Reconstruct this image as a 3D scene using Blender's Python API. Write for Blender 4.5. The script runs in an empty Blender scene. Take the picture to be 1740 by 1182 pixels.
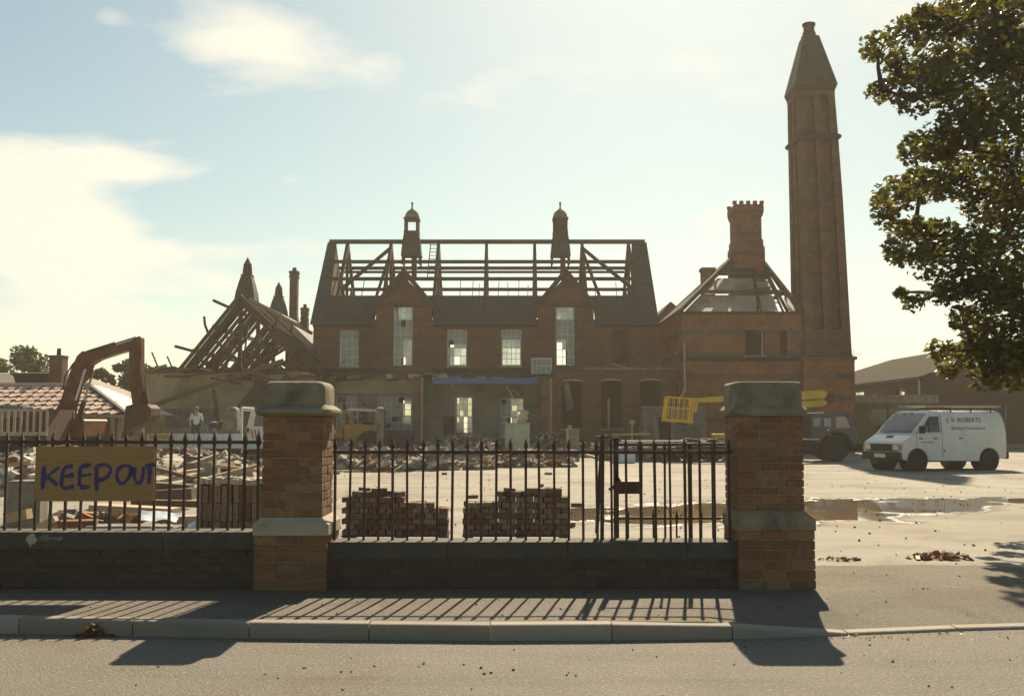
import bpy, bmesh, math, random
from mathutils import Vector, Matrix, Euler, noise as mnoise
random.seed(7)
R = math.radians
sc = bpy.context.scene
COL = sc.collection
# ------------------------------------------------------------------ camera
F = 1692.0                       # focal length in photograph pixels (1740 wide)
CAMZ = 1.62
TILT = math.atan(129.0 / F)
cam_d = bpy.data.cameras.new('camera'); cam = bpy.data.objects.new('camera', cam_d); COL.objects.link(cam)
cam_d.sensor_width = 36.0; cam_d.lens = 36.0 * F / 1740.0
cam_d.clip_start = 0.1; cam_d.clip_end = 6000
cam.location = (0, 0, CAMZ); cam.rotation_euler = (math.pi / 2 + TILT, 0, 0)
sc.camera = cam
sc.render.resolution_x, sc.render.resolution_y = 1024, 695
# ------------------------------------------------------------------ sky and sun
HAZE = 0.0007
SUN_EL, SUN_AZ = R(39.5), R(10.4)
SUNDIR = Vector((math.sin(SUN_AZ) * math.cos(SUN_EL), math.cos(SUN_AZ) * math.cos(SUN_EL), math.sin(SUN_EL)))
SKY_STRENGTH = 0.074
world = bpy.data.worlds.new('World'); sc.world = world; world.use_nodes = True
def build_world():
    nt = world.node_tree; N = nt.nodes; L = nt.links
    for n in list(N): N.remove(n)
    out = N.new('ShaderNodeOutputWorld'); bg = N.new('ShaderNodeBackground')
    bg.inputs['Strength'].default_value = SKY_STRENGTH
    L.new(bg.outputs[0], out.inputs[0])
    sky = N.new('ShaderNodeTexSky'); sky.sky_type = 'NISHITA'; sky.sun_disc = False
    sky.sun_elevation = SUN_EL; sky.sun_rotation = SUN_AZ
    sky.air_density = 1.0; sky.dust_density = 0.7; sky.ozone_density = 1.0; sky.altitude = 20
    tc = N.new('ShaderNodeTexCoord')
    def math_(op, a, b=None, clamp=False):
        m = N.new('ShaderNodeMath'); m.operation = op; m.use_clamp = clamp
        for i, v in enumerate((a, b)):
            if v is None: continue
            if isinstance(v, (int, float)): m.inputs[i].default_value = v
            else: L.new(v, m.inputs[i])
        return m.outputs[0]
    # warm aged-print balance of the sky light
    tint = N.new('ShaderNodeMix'); tint.data_type = 'RGBA'; tint.blend_type = 'MULTIPLY'; tint.inputs[0].default_value = 1
    # soft shoulder, as on colour print film: c / (1 + c * k)
    sh = N.new('ShaderNodeVectorMath'); sh.operation = 'MULTIPLY_ADD'; L.new(sky.outputs[0], sh.inputs[0]); sh.inputs[1].default_value = (.10,) * 3; sh.inputs[2].default_value = (1, 1, 1)
    dv = N.new('ShaderNodeVectorMath'); dv.operation = 'DIVIDE'; L.new(sky.outputs[0], dv.inputs[0]); L.new(sh.outputs[0], dv.inputs[1])
    gm = N.new('ShaderNodeGamma'); gm.inputs[1].default_value = 1.4; L.new(dv.outputs[0], gm.inputs[0])      # deepens the blue away from the sun
    L.new(gm.outputs[0], tint.inputs[6]); tint.inputs[7].default_value = (.60, .615, .505, 1)
    # clouds: projected on a flat layer
    sep = N.new('ShaderNodeSeparateXYZ'); L.new(tc.outputs['Generated'], sep.inputs[0])
    den = math_('ADD', math_('MAXIMUM', sep.outputs[2], 0.0), 0.13)
    u = math_('DIVIDE', sep.outputs[0], den); v = math_('DIVIDE', sep.outputs[1], den)
    comb = N.new('ShaderNodeCombineXYZ'); L.new(u, comb.inputs[0]); L.new(v, comb.inputs[1])
    no = N.new('ShaderNodeTexNoise'); no.inputs['Scale'].default_value = 1.5; no.inputs['Detail'].default_value = 9
    no.inputs['Roughness'].default_value = 0.55; no.inputs['Distortion'].default_value = 0.25
    mp = N.new('ShaderNodeMapping'); mp.inputs['Location'].default_value = CLOUD_OFF
    L.new(comb.outputs[0], mp.inputs[0]); L.new(mp.outputs[0], no.inputs['Vector'])
    val = no.outputs[0]
    # the individual cloud banks that the photograph shows (direction, angular size, weight)
    for (px, py, sx, sy, w) in CLOUDS:
        d = pix_dir(px, py)
        az = math.atan2(d.x, d.y); el = math.asin(d.z)
        azn = math_('ARCTAN2', sep.outputs[0], sep.outputs[1]); eln = math_('ARCSINE', sep.outputs[2])
        da = math_('DIVIDE', math_('SUBTRACT', azn, az), sx / F); de = math_('DIVIDE', math_('SUBTRACT', eln, el), sy / F)
        r2 = math_('ADD', math_('MULTIPLY', da, da), math_('MULTIPLY', de, de))
        g = math_('EXPONENT', math_('MULTIPLY', r2, -1.0))
        val = math_('ADD', val, math_('MULTIPLY', g, w))
    ramp = N.new('ShaderNodeValToRGB'); L.new(val, ramp.inputs[0])
    e = ramp.color_ramp.elements; e[0].position = 0.60; e[0].color = (0, 0, 0, 1); e[1].position = 0.77; e[1].color = (1, 1, 1, 1)
    cl = N.new('ShaderNodeMix'); cl.data_type = 'RGBA'
    L.new(math_('MULTIPLY', ramp.outputs[0], 0.92), cl.inputs[0]); L.new(tint.outputs[2], cl.inputs[6])
    cl.inputs[7].default_value = CLOUD_COL
    L.new(cl.outputs[2], bg.inputs[0])
CLOUD_OFF = (3.1, 1.7, 0)
CLOUD_COL = (5.9, 5.55, 4.6, 1)
CLOUDS = [(40, 310, 170, 75, .32), (250, 290, 110, 22, .17), (70, 420, 210, 60, .26), (140, 520, 290, 70, .19), (430, 60, 165, 62, .26), (495, 305, 30, 16, .2), (180, 28, 45, 22, .14), (200, 600, 300, 40, .08), (1600, 480, 130, 60, .14)]
def pix_dir(px, py):
    d = Vector(((px - 870) / F, 1, 0)); a = (591 - py) / F
    c, s = math.cos(TILT), math.sin(TILT)
    return Vector(((px - 870) / F, c - a * s, s + a * c)).normalized()
build_world()
sun_d = bpy.data.lights.new('sun', 'SUN'); sun = bpy.data.objects.new('sun', sun_d); COL.objects.link(sun)
sun_d.energy = 4.2; sun_d.angle = R(0.55); sun_d.color = (1.0, 0.85, 0.63)
sun.rotation_euler = (-SUNDIR).to_track_quat('-Z', 'Y').to_euler(); sun.location = (10, 30, 60)
vs = sc.view_settings
vs.view_transform = 'Standard'; vs.look = 'None'; vs.gamma = 1; vs.use_curve_mapping = False
vs.exposure = 1.27
# ------------------------------------------------------------------ pixel helpers (distance always comes from the ground or a neighbour)
def P(px, py, Y):
    d = pix_dir(px, py); k = Y / d.y
    return Vector((d.x * k, Y, CAMZ + d.z * k))
def G(px, py, z=0.12):
    d = pix_dir(px, py); k = (z - CAMZ) / d.z
    return Vector((d.x * k, d.y * k, z))
def PX(px, Y, py=720): return P(px, py, Y).x
def PZ(py, Y, px=870): return P(px, py, Y).z
# ------------------------------------------------------------------ material helpers
MATS = {}
def nodes_mat(name):
    m = bpy.data.materials.new(name); m.use_nodes = True; MATS[name] = m
    nt = m.node_tree; return m, nt, nt.nodes, nt.links, nt.nodes['Principled BSDF']
def ramp_node(N, cols):
    r = N.new('ShaderNodeValToRGB'); els = r.color_ramp.elements
    while len(els) < len(cols): els.new(0.5)
    for i, c in enumerate(cols):
        p, col = c if isinstance(c[1], (tuple, list)) else (i / max(1, len(cols) - 1), c)
        els[i].position = p; els[i].color = (*col, 1)
    return r
def plain(name, cols, scale=4, rough=.8, bump=.2, bscale=None, metal=0, spec=.3, per_object=False, detail=6, stretch=None, coat=0):
    """noise-varied colour; cols = list of colours through a ramp"""
    m, nt, N, L, b = nodes_mat(name)
    if isinstance(cols[0], (int, float)): cols = [tuple(c * .75 for c in cols), cols, tuple(min(1, c * 1.2) for c in cols)]
    tc = N.new('ShaderNodeTexCoord'); vec = tc.outputs['Object']
    geo = N.new('ShaderNodeNewGeometry'); vec = geo.outputs['Position']
    if stretch:
        mp = N.new('ShaderNodeMapping'); mp.inputs['Scale'].default_value = stretch; L.new(vec, mp.inputs[0]); vec = mp.outputs[0]
    no = N.new('ShaderNodeTexNoise'); no.inputs['Scale'].default_value = scale; no.inputs['Detail'].default_value = detail
    no.inputs['Roughness'].default_value = .62
    L.new(vec, no.inputs['Vector'])
    fac = no.outputs[0]
    mr = N.new('ShaderNodeMapRange'); mr.inputs[1].default_value = .3; mr.inputs[2].default_value = .7; L.new(fac, mr.inputs[0]); fac = mr.outputs[0]
    if per_object:
        oi = N.new('ShaderNodeObjectInfo'); mx = N.new('ShaderNodeMath'); mx.operation = 'MULTIPLY_ADD'
        L.new(oi.outputs['Random'], mx.inputs[0]); mx.inputs[1].default_value = .8
        m2 = N.new('ShaderNodeMath'); m2.operation = 'MULTIPLY'; L.new(fac, m2.inputs[0]); m2.inputs[1].default_value = .25
        L.new(m2.outputs[0], mx.inputs[2]); fac = mx.outputs[0]
    r = ramp_node(N, cols); L.new(fac, r.inputs[0]); L.new(r.outputs[0], b.inputs['Base Color'])
    b.inputs['Roughness'].default_value = rough; b.inputs['Metallic'].default_value = metal
    b.inputs['Specular IOR Level'].default_value = spec; b.inputs['Coat Weight'].default_value = coat
    if bump:
        n2 = N.new('ShaderNodeTexNoise'); n2.inputs['Scale'].default_value = bscale or scale * 6; n2.inputs['Detail'].default_value = 5
        L.new(vec, n2.inputs['Vector'])
        bp = N.new('ShaderNodeBump'); bp.inputs['Strength'].default_value = bump; bp.inputs['Distance'].default_value = .02
        L.new(n2.outputs[0], bp.inputs['Height']); L.new(bp.outputs[0], b.inputs['Normal'])
    return m
def brick_mat(name, c1, c2, mortar, band=None, bandcol=(.10, .11, .13), bw=.225, bh=.075, dirt=(.05, .04, .03)):
    """brick courses too small to pick apart; bands of blue brick are the wall's own colour"""
    m, nt, N, L, b = nodes_mat(name)
    geo = N.new('ShaderNodeNewGeometry'); sep = N.new('ShaderNodeSeparateXYZ'); L.new(geo.outputs['Position'], sep.inputs[0])
    ad = N.new('ShaderNodeMath'); ad.operation = 'ADD'; L.new(sep.outputs[0], ad.inputs[0]); L.new(sep.outputs[1], ad.inputs[1])
    cb = N.new('ShaderNodeCombineXYZ'); L.new(ad.outputs[0], cb.inputs[0]); L.new(sep.outputs[2], cb.inputs[1])
    br = N.new('ShaderNodeTexBrick'); br.inputs['Scale'].default_value = 1
    br.inputs['Brick Width'].default_value = bw; br.inputs['Row Height'].default_value = bh
    br.inputs['Mortar Size'].default_value = .006; br.inputs['Bias'].default_value = -.1
    br.inputs['Color1'].default_value = (*c1, 1); br.inputs['Color2'].default_value = (*c2, 1); br.inputs['Mortar'].default_value = (*mortar, 1)
    L.new(cb.outputs[0], br.inputs['Vector'])
    col = br.outputs['Color']
    no = N.new('ShaderNodeTexNoise'); no.inputs['Scale'].default_value = .9; no.inputs['Detail'].default_value = 8; no.inputs['Roughness'].default_value = .65
    L.new(geo.outputs['Position'], no.inputs['Vector'])
    mr = N.new('ShaderNodeMapRange'); mr.inputs[1].default_value = .42; mr.inputs[2].default_value = .72; mr.inputs[4].default_value = .6
    L.new(no.outputs[0], mr.inputs[0])
    if band:
        per, wid, off = band
        a = N.new('ShaderNodeMath'); a.operation = 'ADD'; a.inputs[1].default_value = off; L.new(sep.outputs[2], a.inputs[0])
        d = N.new('ShaderNodeMath'); d.operation = 'MODULO'; d.inputs[1].default_value = per; L.new(a.outputs[0], d.inputs[0])
        lt = N.new('ShaderNodeMath'); lt.operation = 'LESS_THAN'; lt.inputs[1].default_value = wid; L.new(d.outputs[0], lt.inputs[0])
        s = N.new('ShaderNodeMath'); s.operation = 'MULTIPLY'; s.inputs[1].default_value = .75; L.new(lt.outputs[0], s.inputs[0])
        mx = N.new('ShaderNodeMix'); mx.data_type = 'RGBA'; L.new(s.outputs[0], mx.inputs[0]); L.new(col, mx.inputs[6]); mx.inputs[7].default_value = (*bandcol, 1)
        col = mx.outputs[2]
    m2 = N.new('ShaderNodeMix'); m2.data_type = 'RGBA'; L.new(mr.outputs[0], m2.inputs[0]); L.new(col, m2.inputs[6]); m2.inputs[7].default_value = (*dirt, 1)
    n3 = N.new('ShaderNodeTexNoise'); n3.inputs['Scale'].default_value = 2.6; n3.inputs['Detail'].default_value = 6; n3.inputs['Roughness'].default_value = .7; L.new(geo.outputs['Position'], n3.inputs['Vector'])
    r3 = N.new('ShaderNodeMapRange'); r3.inputs[1].default_value = .5; r3.inputs[2].default_value = .72; r3.inputs[4].default_value = .55; L.new(n3.outputs[0], r3.inputs[0])
    m3 = N.new('ShaderNodeMix'); m3.data_type = 'RGBA'; L.new(r3.outputs[0], m3.inputs[0]); L.new(m2.outputs[2], m3.inputs[6]); m3.inputs[7].default_value = (c1[0] * 1.45, c1[1] * 1.4, c1[2] * 1.25, 1)
    L.new(m3.outputs[2], b.inputs['Base Color']); b.inputs['Roughness'].default_value = .9; b.inputs['Specular IOR Level'].default_value = .2
    bp = N.new('ShaderNodeBump'); bp.inputs['Strength'].default_value = .5; bp.inputs['Distance'].default_value = .01
    L.new(br.outputs['Fac'], bp.inputs['Height']); bp.invert = True; L.new(bp.outputs[0], b.inputs['Normal'])
    return m
def glass_mat(name, col, transp=.5, rough=.15):
    m, nt, N, L, b = nodes_mat(name)
    b.inputs['Base Color'].default_value = (*col, 1); b.inputs['Roughness'].default_value = rough; b.inputs['Specular IOR Level'].default_value = .6
    tr = N.new('ShaderNodeBsdfTransparent'); tr.inputs[0].default_value = (.85, .88, .85, 1)
    mx = N.new('ShaderNodeMixShader'); mx.inputs[0].default_value = transp
    no = N.new('ShaderNodeTexNoise'); no.inputs['Scale'].default_value = 1.3; geo = N.new('ShaderNodeNewGeometry'); L.new(geo.outputs['Position'], no.inputs['Vector'])
    mr = N.new('ShaderNodeMapRange'); mr.inputs[1].default_value = .3; mr.inputs[2].default_value = .7; mr.inputs[3].default_value = transp - .12; mr.inputs[4].default_value = transp + .12
    L.new(no.outputs[0], mr.inputs[0]); L.new(mr.outputs[0], mx.inputs[0])
    L.new(b.outputs[0], mx.inputs[1]); L.new(tr.outputs[0], mx.inputs[2]); L.new(mx.outputs[0], N['Material Output'].inputs[0])
    return m
def leaf_mat(name, cols, trans=.35):
    m, nt, N, L, b = nodes_mat(name)
    geo = N.new('ShaderNodeNewGeometry'); r = ramp_node(N, cols)
    L.new(geo.outputs['Random Per Island'], r.inputs[0]); L.new(r.outputs[0], b.inputs['Base Color'])
    b.inputs['Roughness'].default_value = .45; b.inputs['Specular IOR Level'].default_value = .4
    tl = N.new('ShaderNodeBsdfTranslucent'); hs = N.new('ShaderNodeMix'); hs.data_type = 'RGBA'; hs.blend_type = 'MULTIPLY'; hs.inputs[0].default_value = 1
    L.new(r.outputs[0], hs.inputs[6]); hs.inputs[7].default_value = (2.0, 1.9, .7, 1); L.new(hs.outputs[2], tl.inputs[0])
    mx = N.new('ShaderNodeMixShader'); mx.inputs[0].default_value = trans
    L.new(b.outputs[0], mx.inputs[1]); L.new(tl.outputs[0], mx.inputs[2]); L.new(mx.outputs[0], N['Material Output'].inputs[0])
    return m
# ------------------------------------------------------------------ mesh helpers
WM = {}           # world matrix of things (Empties) and their parts
class MB:
    def __init__(s): s.v = []; s.f = []; s.mi = []; s.m = 0
    def add(s, vs, fs):
        o = len(s.v); s.v += [Vector(p) for p in vs]
        for f in fs: s.f.append([i + o for i in f]); s.mi.append(s.m)
        return s
    def box(s, a, b):
        x0, y0, z0 = a; x1, y1, z1 = b
        return s.add([(x0, y0, z0), (x1, y0, z0), (x1, y1, z0), (x0, y1, z0), (x0, y0, z1), (x1, y0, z1), (x1, y1, z1), (x0, y1, z1)],
                     [(0, 3, 2, 1), (4, 5, 6, 7), (0, 1, 5, 4), (1, 2, 6, 5), (2, 3, 7, 6), (3, 0, 4, 7)])
    def obox(s, c, size, rot):
        c = Vector(c); M = rot if isinstance(rot, Matrix) else Euler(rot).to_matrix(); h = Vector(size) / 2
        vs = [c + M @ Vector((sx * h.x, sy * h.y, sz * h.z)) for sz in (-1, 1) for sy in (-1, 1) for sx in (-1, 1)]
        return s.add(vs, [(0, 2, 3, 1), (4, 5, 7, 6), (0, 1, 5, 4), (1, 3, 7, 5), (3, 2, 6, 7), (2, 0, 4, 6)])
    def bar(s, p, q, w, h=None, up=(0, 0, 1)):
        """rectangular bar from p to q; w across, h along 'up'"""
        p, q = Vector(p), Vector(q); h = h or w; d = (q - p)
        if d.length < 1e-6: return s
        dn = d.normalized(); u = Vector(up)
        if abs(dn.dot(u)) > .98: u = Vector((0, 1, 0))
        x = dn.cross(u).normalized(); u = x.cross(dn)
        return s.obox((p + q) / 2, (w, d.length, h), Matrix((x, dn, u)).transposed())
    def cyl(s, p, q, r0, r1=None, n=10, cap=True):
        p, q = Vector(p), Vector(q); r1 = r0 if r1 is None else r1; d = (q - p).normalized()
        a = d.orthogonal().normalized(); b = d.cross(a)
        vs = []
        for c, r in ((p, r0), (q, r1)):
            for i in range(n):
                t = 2 * math.pi * i / n; vs.append(c + (a * math.cos(t) + b * math.sin(t)) * r)
        fs = [(i, (i + 1) % n, n + (i + 1) % n, n + i) for i in range(n)]
        if cap: fs += [tuple(range(n))[::-1], tuple(range(n, 2 * n))]
        return s.add(vs, fs)
    def tube(s, pts, r, n=6):
        for i in range(len(pts) - 1):
            r0 = r[i] if isinstance(r, (list, tuple)) else r; r1 = r[i + 1] if isinstance(r, (list, tuple)) else r
            s.cyl(pts[i], pts[i + 1], r0, r1, n)
        return s
    def prism(s, poly, a, b, axis='y'):
        """2D polygon extruded from a to b along axis; poly in the other two axes, in xyz order"""
        def mk(p, t): return {'y': (p[0], t, p[1]), 'x': (t, p[0], p[1]), 'z': (p[0], p[1], t)}[axis]
        n = len(poly); vs = [mk(p, a) for p in poly] + [mk(p, b) for p in poly]
        return s.add(vs, [tuple(range(n)), tuple(range(2 * n - 1, n - 1, -1))] + [(i, n + i, n + (i + 1) % n, (i + 1) % n) for i in range(n)])
    def rings(s, rings, cap=True):
        """loft through rings of equal length"""
        n = len(rings[0]); vs = [p for r in rings for p in r]; fs = []
        for k in range(len(rings) - 1):
            fs += [(k * n + i, k * n + (i + 1) % n, (k + 1) * n + (i + 1) % n, (k + 1) * n + i) for i in range(n)]
        if cap: fs += [tuple(range(n))[::-1], tuple(range((len(rings) - 1) * n, len(rings) * n))]
        return s.add(vs, fs)
    def lathe(s, c, prof, n=12, sq=False):
        """prof: (radius, z) list; sq: square plan"""
        c = Vector(c); k = 4 if sq else n; off = math.pi / 4 if sq else 0; f = math.sqrt(2) if sq else 1
        return s.rings([[c + Vector((r * f * math.cos(off + 2 * math.pi * i / k), r * f * math.sin(off + 2 * math.pi * i / k), z)) for i in range(k)] for r, z in prof])
    def ball(s, c, r, n=10, m=6, sc=(1, 1, 1)):
        c = Vector(c); rings = []
        for j in range(1, m):
            t = math.pi * j / m
            rings.append([c + Vector((r * sc[0] * math.sin(t) * math.cos(2 * math.pi * i / n), r * sc[1] * math.sin(t) * math.sin(2 * math.pi * i / n), -r * sc[2] * math.cos(t))) for i in range(n)])
        return s.rings(rings)
    def quad(s, a, b, c, d): return s.add([a, b, c, d], [(0, 1, 2, 3)])
    def build(s, name, mat, parent=None, world=True, smooth=False, bevel=0, seg=1):
        me = bpy.data.meshes.new(name)
        vs = s.v
        if world and parent is not None and parent in WM:
            inv = WM[parent].inverted(); vs = [inv @ v for v in vs]
        me.from_pydata([tuple(v) for v in vs], [], s.f)
        mats = mat if isinstance(mat, (list, tuple)) else [mat]
        for mm in mats: me.materials.append(mm)
        if len(mats) > 1:
            for p, i in zip(me.polygons, s.mi): p.material_index = i
        bm = bmesh.new(); bm.from_mesh(me); bmesh.ops.recalc_face_normals(bm, faces=bm.faces)
        if bevel:
            es = [e for e in bm.edges if len(e.link_faces) == 2 and e.calc_face_angle(0) > .5]
            bmesh.ops.bevel(bm, geom=es, offset=bevel, segments=seg, affect='EDGES', clamp_overlap=True)
        bm.to_mesh(me); bm.free()
        if smooth:
            for p in me.polygons: p.use_smooth = True
            if smooth != 'all':
                try: me.set_sharp_from_angle(angle=R(40))
                except Exception: pass
        o = bpy.data.objects.new(name, me); COL.objects.link(o)
        if parent is not None: o.parent = parent; WM[o] = WM.get(parent, Matrix())
        return o
def tag(o, label=None, cat=None, group=None, kind=None):
    if label: o['label'] = label
    if cat: o['category'] = cat
    if group: o['group'] = group
    if kind: o['kind'] = kind
    return o
def thing(name, loc, label, cat, group=None, rz=0, rot=None):
    o = bpy.data.objects.new(name, None); COL.objects.link(o); o.empty_display_size = .2
    o.location = loc; o.rotation_euler = rot or (0, 0, rz)
    WM[o] = Matrix.Translation(Vector(loc)) @ Euler(rot or (0, 0, rz)).to_matrix().to_4x4()
    return tag(o, label, cat, group)
def single(name, mb, mat, base, label, cat, group=None, kind=None, **kw):
    """a thing that is one mesh, origin at its base (mb in world coordinates)"""
    base = Vector(base); mb.v = [v - base for v in mb.v]
    o = mb.build(name, mat, None, **kw); o.location = base
    return tag(o, label, cat, group, kind)
def struct(name, mb, mat, **kw): return tag(mb.build(name, mat, None, **kw), kind='structure')
def inst(name, me, loc, rot, parent, scale=(1, 1, 1)):
    o = bpy.data.objects.new(name, me); COL.objects.link(o); o.parent = parent; o.location = loc; o.rotation_euler = rot; o.scale = scale
    return o
def wall_grid(mb, x0, x1, z0, z1, y0, y1, ops, axis='x'):
    """wall slab from y0 to y1 thick, with rectangular openings (a0,a1,b0,b1); axis 'y' swaps x and y"""
    xs = sorted({x0, x1, *[v for o in ops for v in o[:2] if x0 < v < x1]}); zs = sorted({z0, z1, *[v for o in ops for v in o[2:4] if z0 < v < z1]})
    def solid(i, j):
        if i < 0 or j < 0 or i >= len(xs) - 1 or j >= len(zs) - 1: return False
        cx = (xs[i] + xs[i + 1]) / 2; cz = (zs[j] + zs[j + 1]) / 2
        return not any(o[0] < cx < o[1] and o[2] < cz < o[3] for o in ops)
    def T(x, y, z): return (x, y, z) if axis == 'x' else (y, x, z)
    for i in range(len(xs) - 1):
        for j in range(len(zs) - 1):
            if not solid(i, j): continue
            a, b, c, d = xs[i], xs[i + 1], zs[j], zs[j + 1]
            mb.quad(T(a, y0, c), T(b, y0, c), T(b, y0, d), T(a, y0, d)); mb.quad(T(b, y1, c), T(a, y1, c), T(a, y1, d), T(b, y1, d))
            if not solid(i - 1, j): mb.quad(T(a, y1, c), T(a, y0, c), T(a, y0, d), T(a, y1, d))
            if not solid(i + 1, j): mb.quad(T(b, y0, c), T(b, y1, c), T(b, y1, d), T(b, y0, d))
            if not solid(i, j - 1): mb.quad(T(a, y0, c), T(a, y1, c), T(b, y1, c), T(b, y0, c))
            if not solid(i, j + 1): mb.quad(T(a, y0, d), T(b, y0, d), T(b, y1, d), T(a, y1, d))
    return mb
def rnd(a, b): return random.uniform(a, b)
# ------------------------------------------------------------------ materials
M = {}
def ground_mat(name, base, dark, light, big=.12, med=.7, speck=90, speck_amt=.35, stain=.5, streak=(.25, 1.2, 1), bump=.5, rough=.9, brown=(.16, .10, .06), wet=()):
    """worn surface: large tone patches, stains, drag streaks and aggregate speckle at three scales"""
    m, nt, N, L, b = nodes_mat(name)
    geo = N.new('ShaderNodeNewGeometry'); pos = geo.outputs['Position']
    def nz(scale, detail, vec=pos, lo=.35, hi=.65, rough_=.6, dist=0):
        n = N.new('ShaderNodeTexNoise'); n.inputs['Scale'].default_value = scale; n.inputs['Detail'].default_value = detail; n.inputs['Roughness'].default_value = rough_; n.inputs['Distortion'].default_value = dist
        L.new(vec, n.inputs['Vector']); r = N.new('ShaderNodeMapRange'); r.inputs[1].default_value = lo; r.inputs[2].default_value = hi; L.new(n.outputs[0], r.inputs[0]); return r.outputs[0]
    def mixc(f, a, c, k=1, mode='MIX'):
        if k != 1:
            q = N.new('ShaderNodeMath'); q.operation = 'MULTIPLY'; q.inputs[1].default_value = k; L.new(f, q.inputs[0]); f = q.outputs[0]
        x = N.new('ShaderNodeMix'); x.data_type = 'RGBA'; x.blend_type = mode; L.new(f, x.inputs[0])
        for i, v in ((6, a), (7, c)):
            if isinstance(v, tuple): x.inputs[i].default_value = (*v, 1)
            else: L.new(v, x.inputs[i])
        return x.outputs[2]
    mp = N.new('ShaderNodeMapping'); mp.inputs['Scale'].default_value = streak; L.new(pos, mp.inputs[0])
    col = mixc(nz(big, 6), base, light)
    col = mixc(nz(med, 8, lo=.5, hi=.72, dist=.6), col, dark, stain)
    col = mixc(nz(1.1, 7, mp.outputs[0], .52, .7), col, dark, stain * .8)
    col = mixc(nz(.33, 6, lo=.56, hi=.72, dist=1.0), col, brown, .55)
    sp = nz(speck, 3, lo=.38, hi=.62, rough_=.7)
    col = mixc(sp, col, (.02, .018, .015), speck_amt * .5); col = mixc(nz(speck * .55, 2, lo=.58, hi=.7), col, light, speck_amt)
    b.inputs['Roughness'].default_value = rough; b.inputs['Specular IOR Level'].default_value = .25
    bp = N.new('ShaderNodeBump'); bp.inputs['Strength'].default_value = bump; bp.inputs['Distance'].default_value = .012
    if wet:      # shallow standing water with soft damp margins
        def mt(op, a, c=None, clamp=False):
            q = N.new('ShaderNodeMath'); q.operation = op; q.use_clamp = clamp
            for i, v in enumerate((a, c)):
                if v is None: continue
                if isinstance(v, (int, float)): q.inputs[i].default_value = v
                else: L.new(v, q.inputs[i])
            return q.outputs[0]
        se = N.new('ShaderNodeSeparateXYZ'); L.new(pos, se.inputs[0]); field = None
        for (cx, cy, rx, ry) in wet:
            dx = mt('DIVIDE', mt('SUBTRACT', se.outputs[0], cx), rx); dy = mt('DIVIDE', mt('SUBTRACT', se.outputs[1], cy), ry)
            g = mt('SUBTRACT', 1.0, mt('ADD', mt('MULTIPLY', dx, dx), mt('MULTIPLY', dy, dy))); field = g if field is None else mt('MAXIMUM', field, g)
        wob = N.new('ShaderNodeTexNoise'); wob.inputs['Scale'].default_value = .9; wob.inputs['Detail'].default_value = 7; wob.inputs['Roughness'].default_value = .6; wob.inputs['Distortion'].default_value = .8; L.new(pos, wob.inputs['Vector'])
        field = mt('ADD', field, mt('MULTIPLY', mt('SUBTRACT', wob.outputs[0], .5), 3.2))
        def step(lo, hi):
            r = N.new('ShaderNodeMapRange'); r.interpolation_type = 'SMOOTHSTEP'; r.inputs[1].default_value = lo; r.inputs[2].default_value = hi; L.new(field, r.inputs[0]); return r.outputs[0]
        damp, pool = step(-.25, .25), step(.1, .42)
        col = mixc(damp, col, (.45, .42, .38), 1, 'MULTIPLY'); col = mixc(pool, col, (.15, .11, .062), .8)
        rg = N.new('ShaderNodeMapRange'); L.new(pool, rg.inputs[0]); rg.inputs[3].default_value = rough; rg.inputs[4].default_value = .03; L.new(rg.outputs[0], b.inputs['Roughness'])
        sg_ = N.new('ShaderNodeMapRange'); L.new(pool, sg_.inputs[0]); sg_.inputs[3].default_value = .25; sg_.inputs[4].default_value = .6; L.new(sg_.outputs[0], b.inputs['Specular IOR Level'])
        L.new(mt('MULTIPLY', mt('SUBTRACT', 1.0, pool, True), bump), bp.inputs['Strength'])
    L.new(col, b.inputs['Base Color'])
    L.new(sp, bp.inputs['Height']); L.new(bp.outputs[0], b.inputs['Normal'])
    return m
M['asphalt'] = ground_mat('asphalt', (.195, .172, .135), (.11, .096, .076), (.285, .252, .20), speck=48, speck_amt=.8, stain=.4, streak=(.3, 2.2, 1), bump=.7)
M['pave'] = ground_mat('pavement_asphalt', (.145, .126, .092), (.08, .068, .05), (.22, .19, .142), med=1.1, speck=55, speck_amt=.75, stain=.55, bump=.6)
_w = [(G(px, py, .12), rx, ry) for px, py, rx, ry in ((1120, 873, 2.2, 2.0), (1270, 868, 2.4, 2.2), (1400, 864, 1.2, 2.4), (1500, 858, 1.9, 1.9), (1600, 851, 1.5, 1.2), (1740, 849, 1.4, .9), (640, 800, 2.0, 1.0))]
M['yard'] = ground_mat('yard_concrete', (.255, .225, .172), (.13, .11, .08), (.345, .31, .245), big=.10, med=.45, speck=40, speck_amt=.35, stain=.75, streak=(.18, .8, 1), bump=.5, wet=[(p.x, p.y, rx, ry) for p, rx, ry in _w])
M['kerb'] = plain('kerb_concrete', [(.20, .17, .135), (.32, .28, .225)], scale=5, rough=.9, bump=.3, bscale=80, per_object=True)
M['brick'] = plain('loose_brick', [(.07, .048, .035), (.15, .075, .048), (.20, .15, .10), (.17, .08, .048), (.10, .07, .052), (.25, .20, .15), (.18, .09, .055)], scale=20, rough=.9, bump=.5, bscale=90, per_object=True)
M['pbrick'] = plain('pillar_brick', [(.10, .05, .03), (.22, .10, .045), (.16, .072, .036), (.27, .15, .075), (.15, .085, .05), (.24, .115, .052), (.12, .065, .04)], scale=22, rough=.9, bump=.35, bscale=110, per_object=True)
M['dbrick'] = plain('low_wall_brick', [(.055, .038, .026), (.10, .06, .038), (.075, .048, .032)], scale=14, rough=.92, bump=.6, bscale=70, per_object=True)  # darker brick tones for the low walls
M['mortar'] = plain('mortar', [(.22, .18, .125), (.34, .285, .20)], scale=20, rough=.95, bump=.5)
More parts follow.
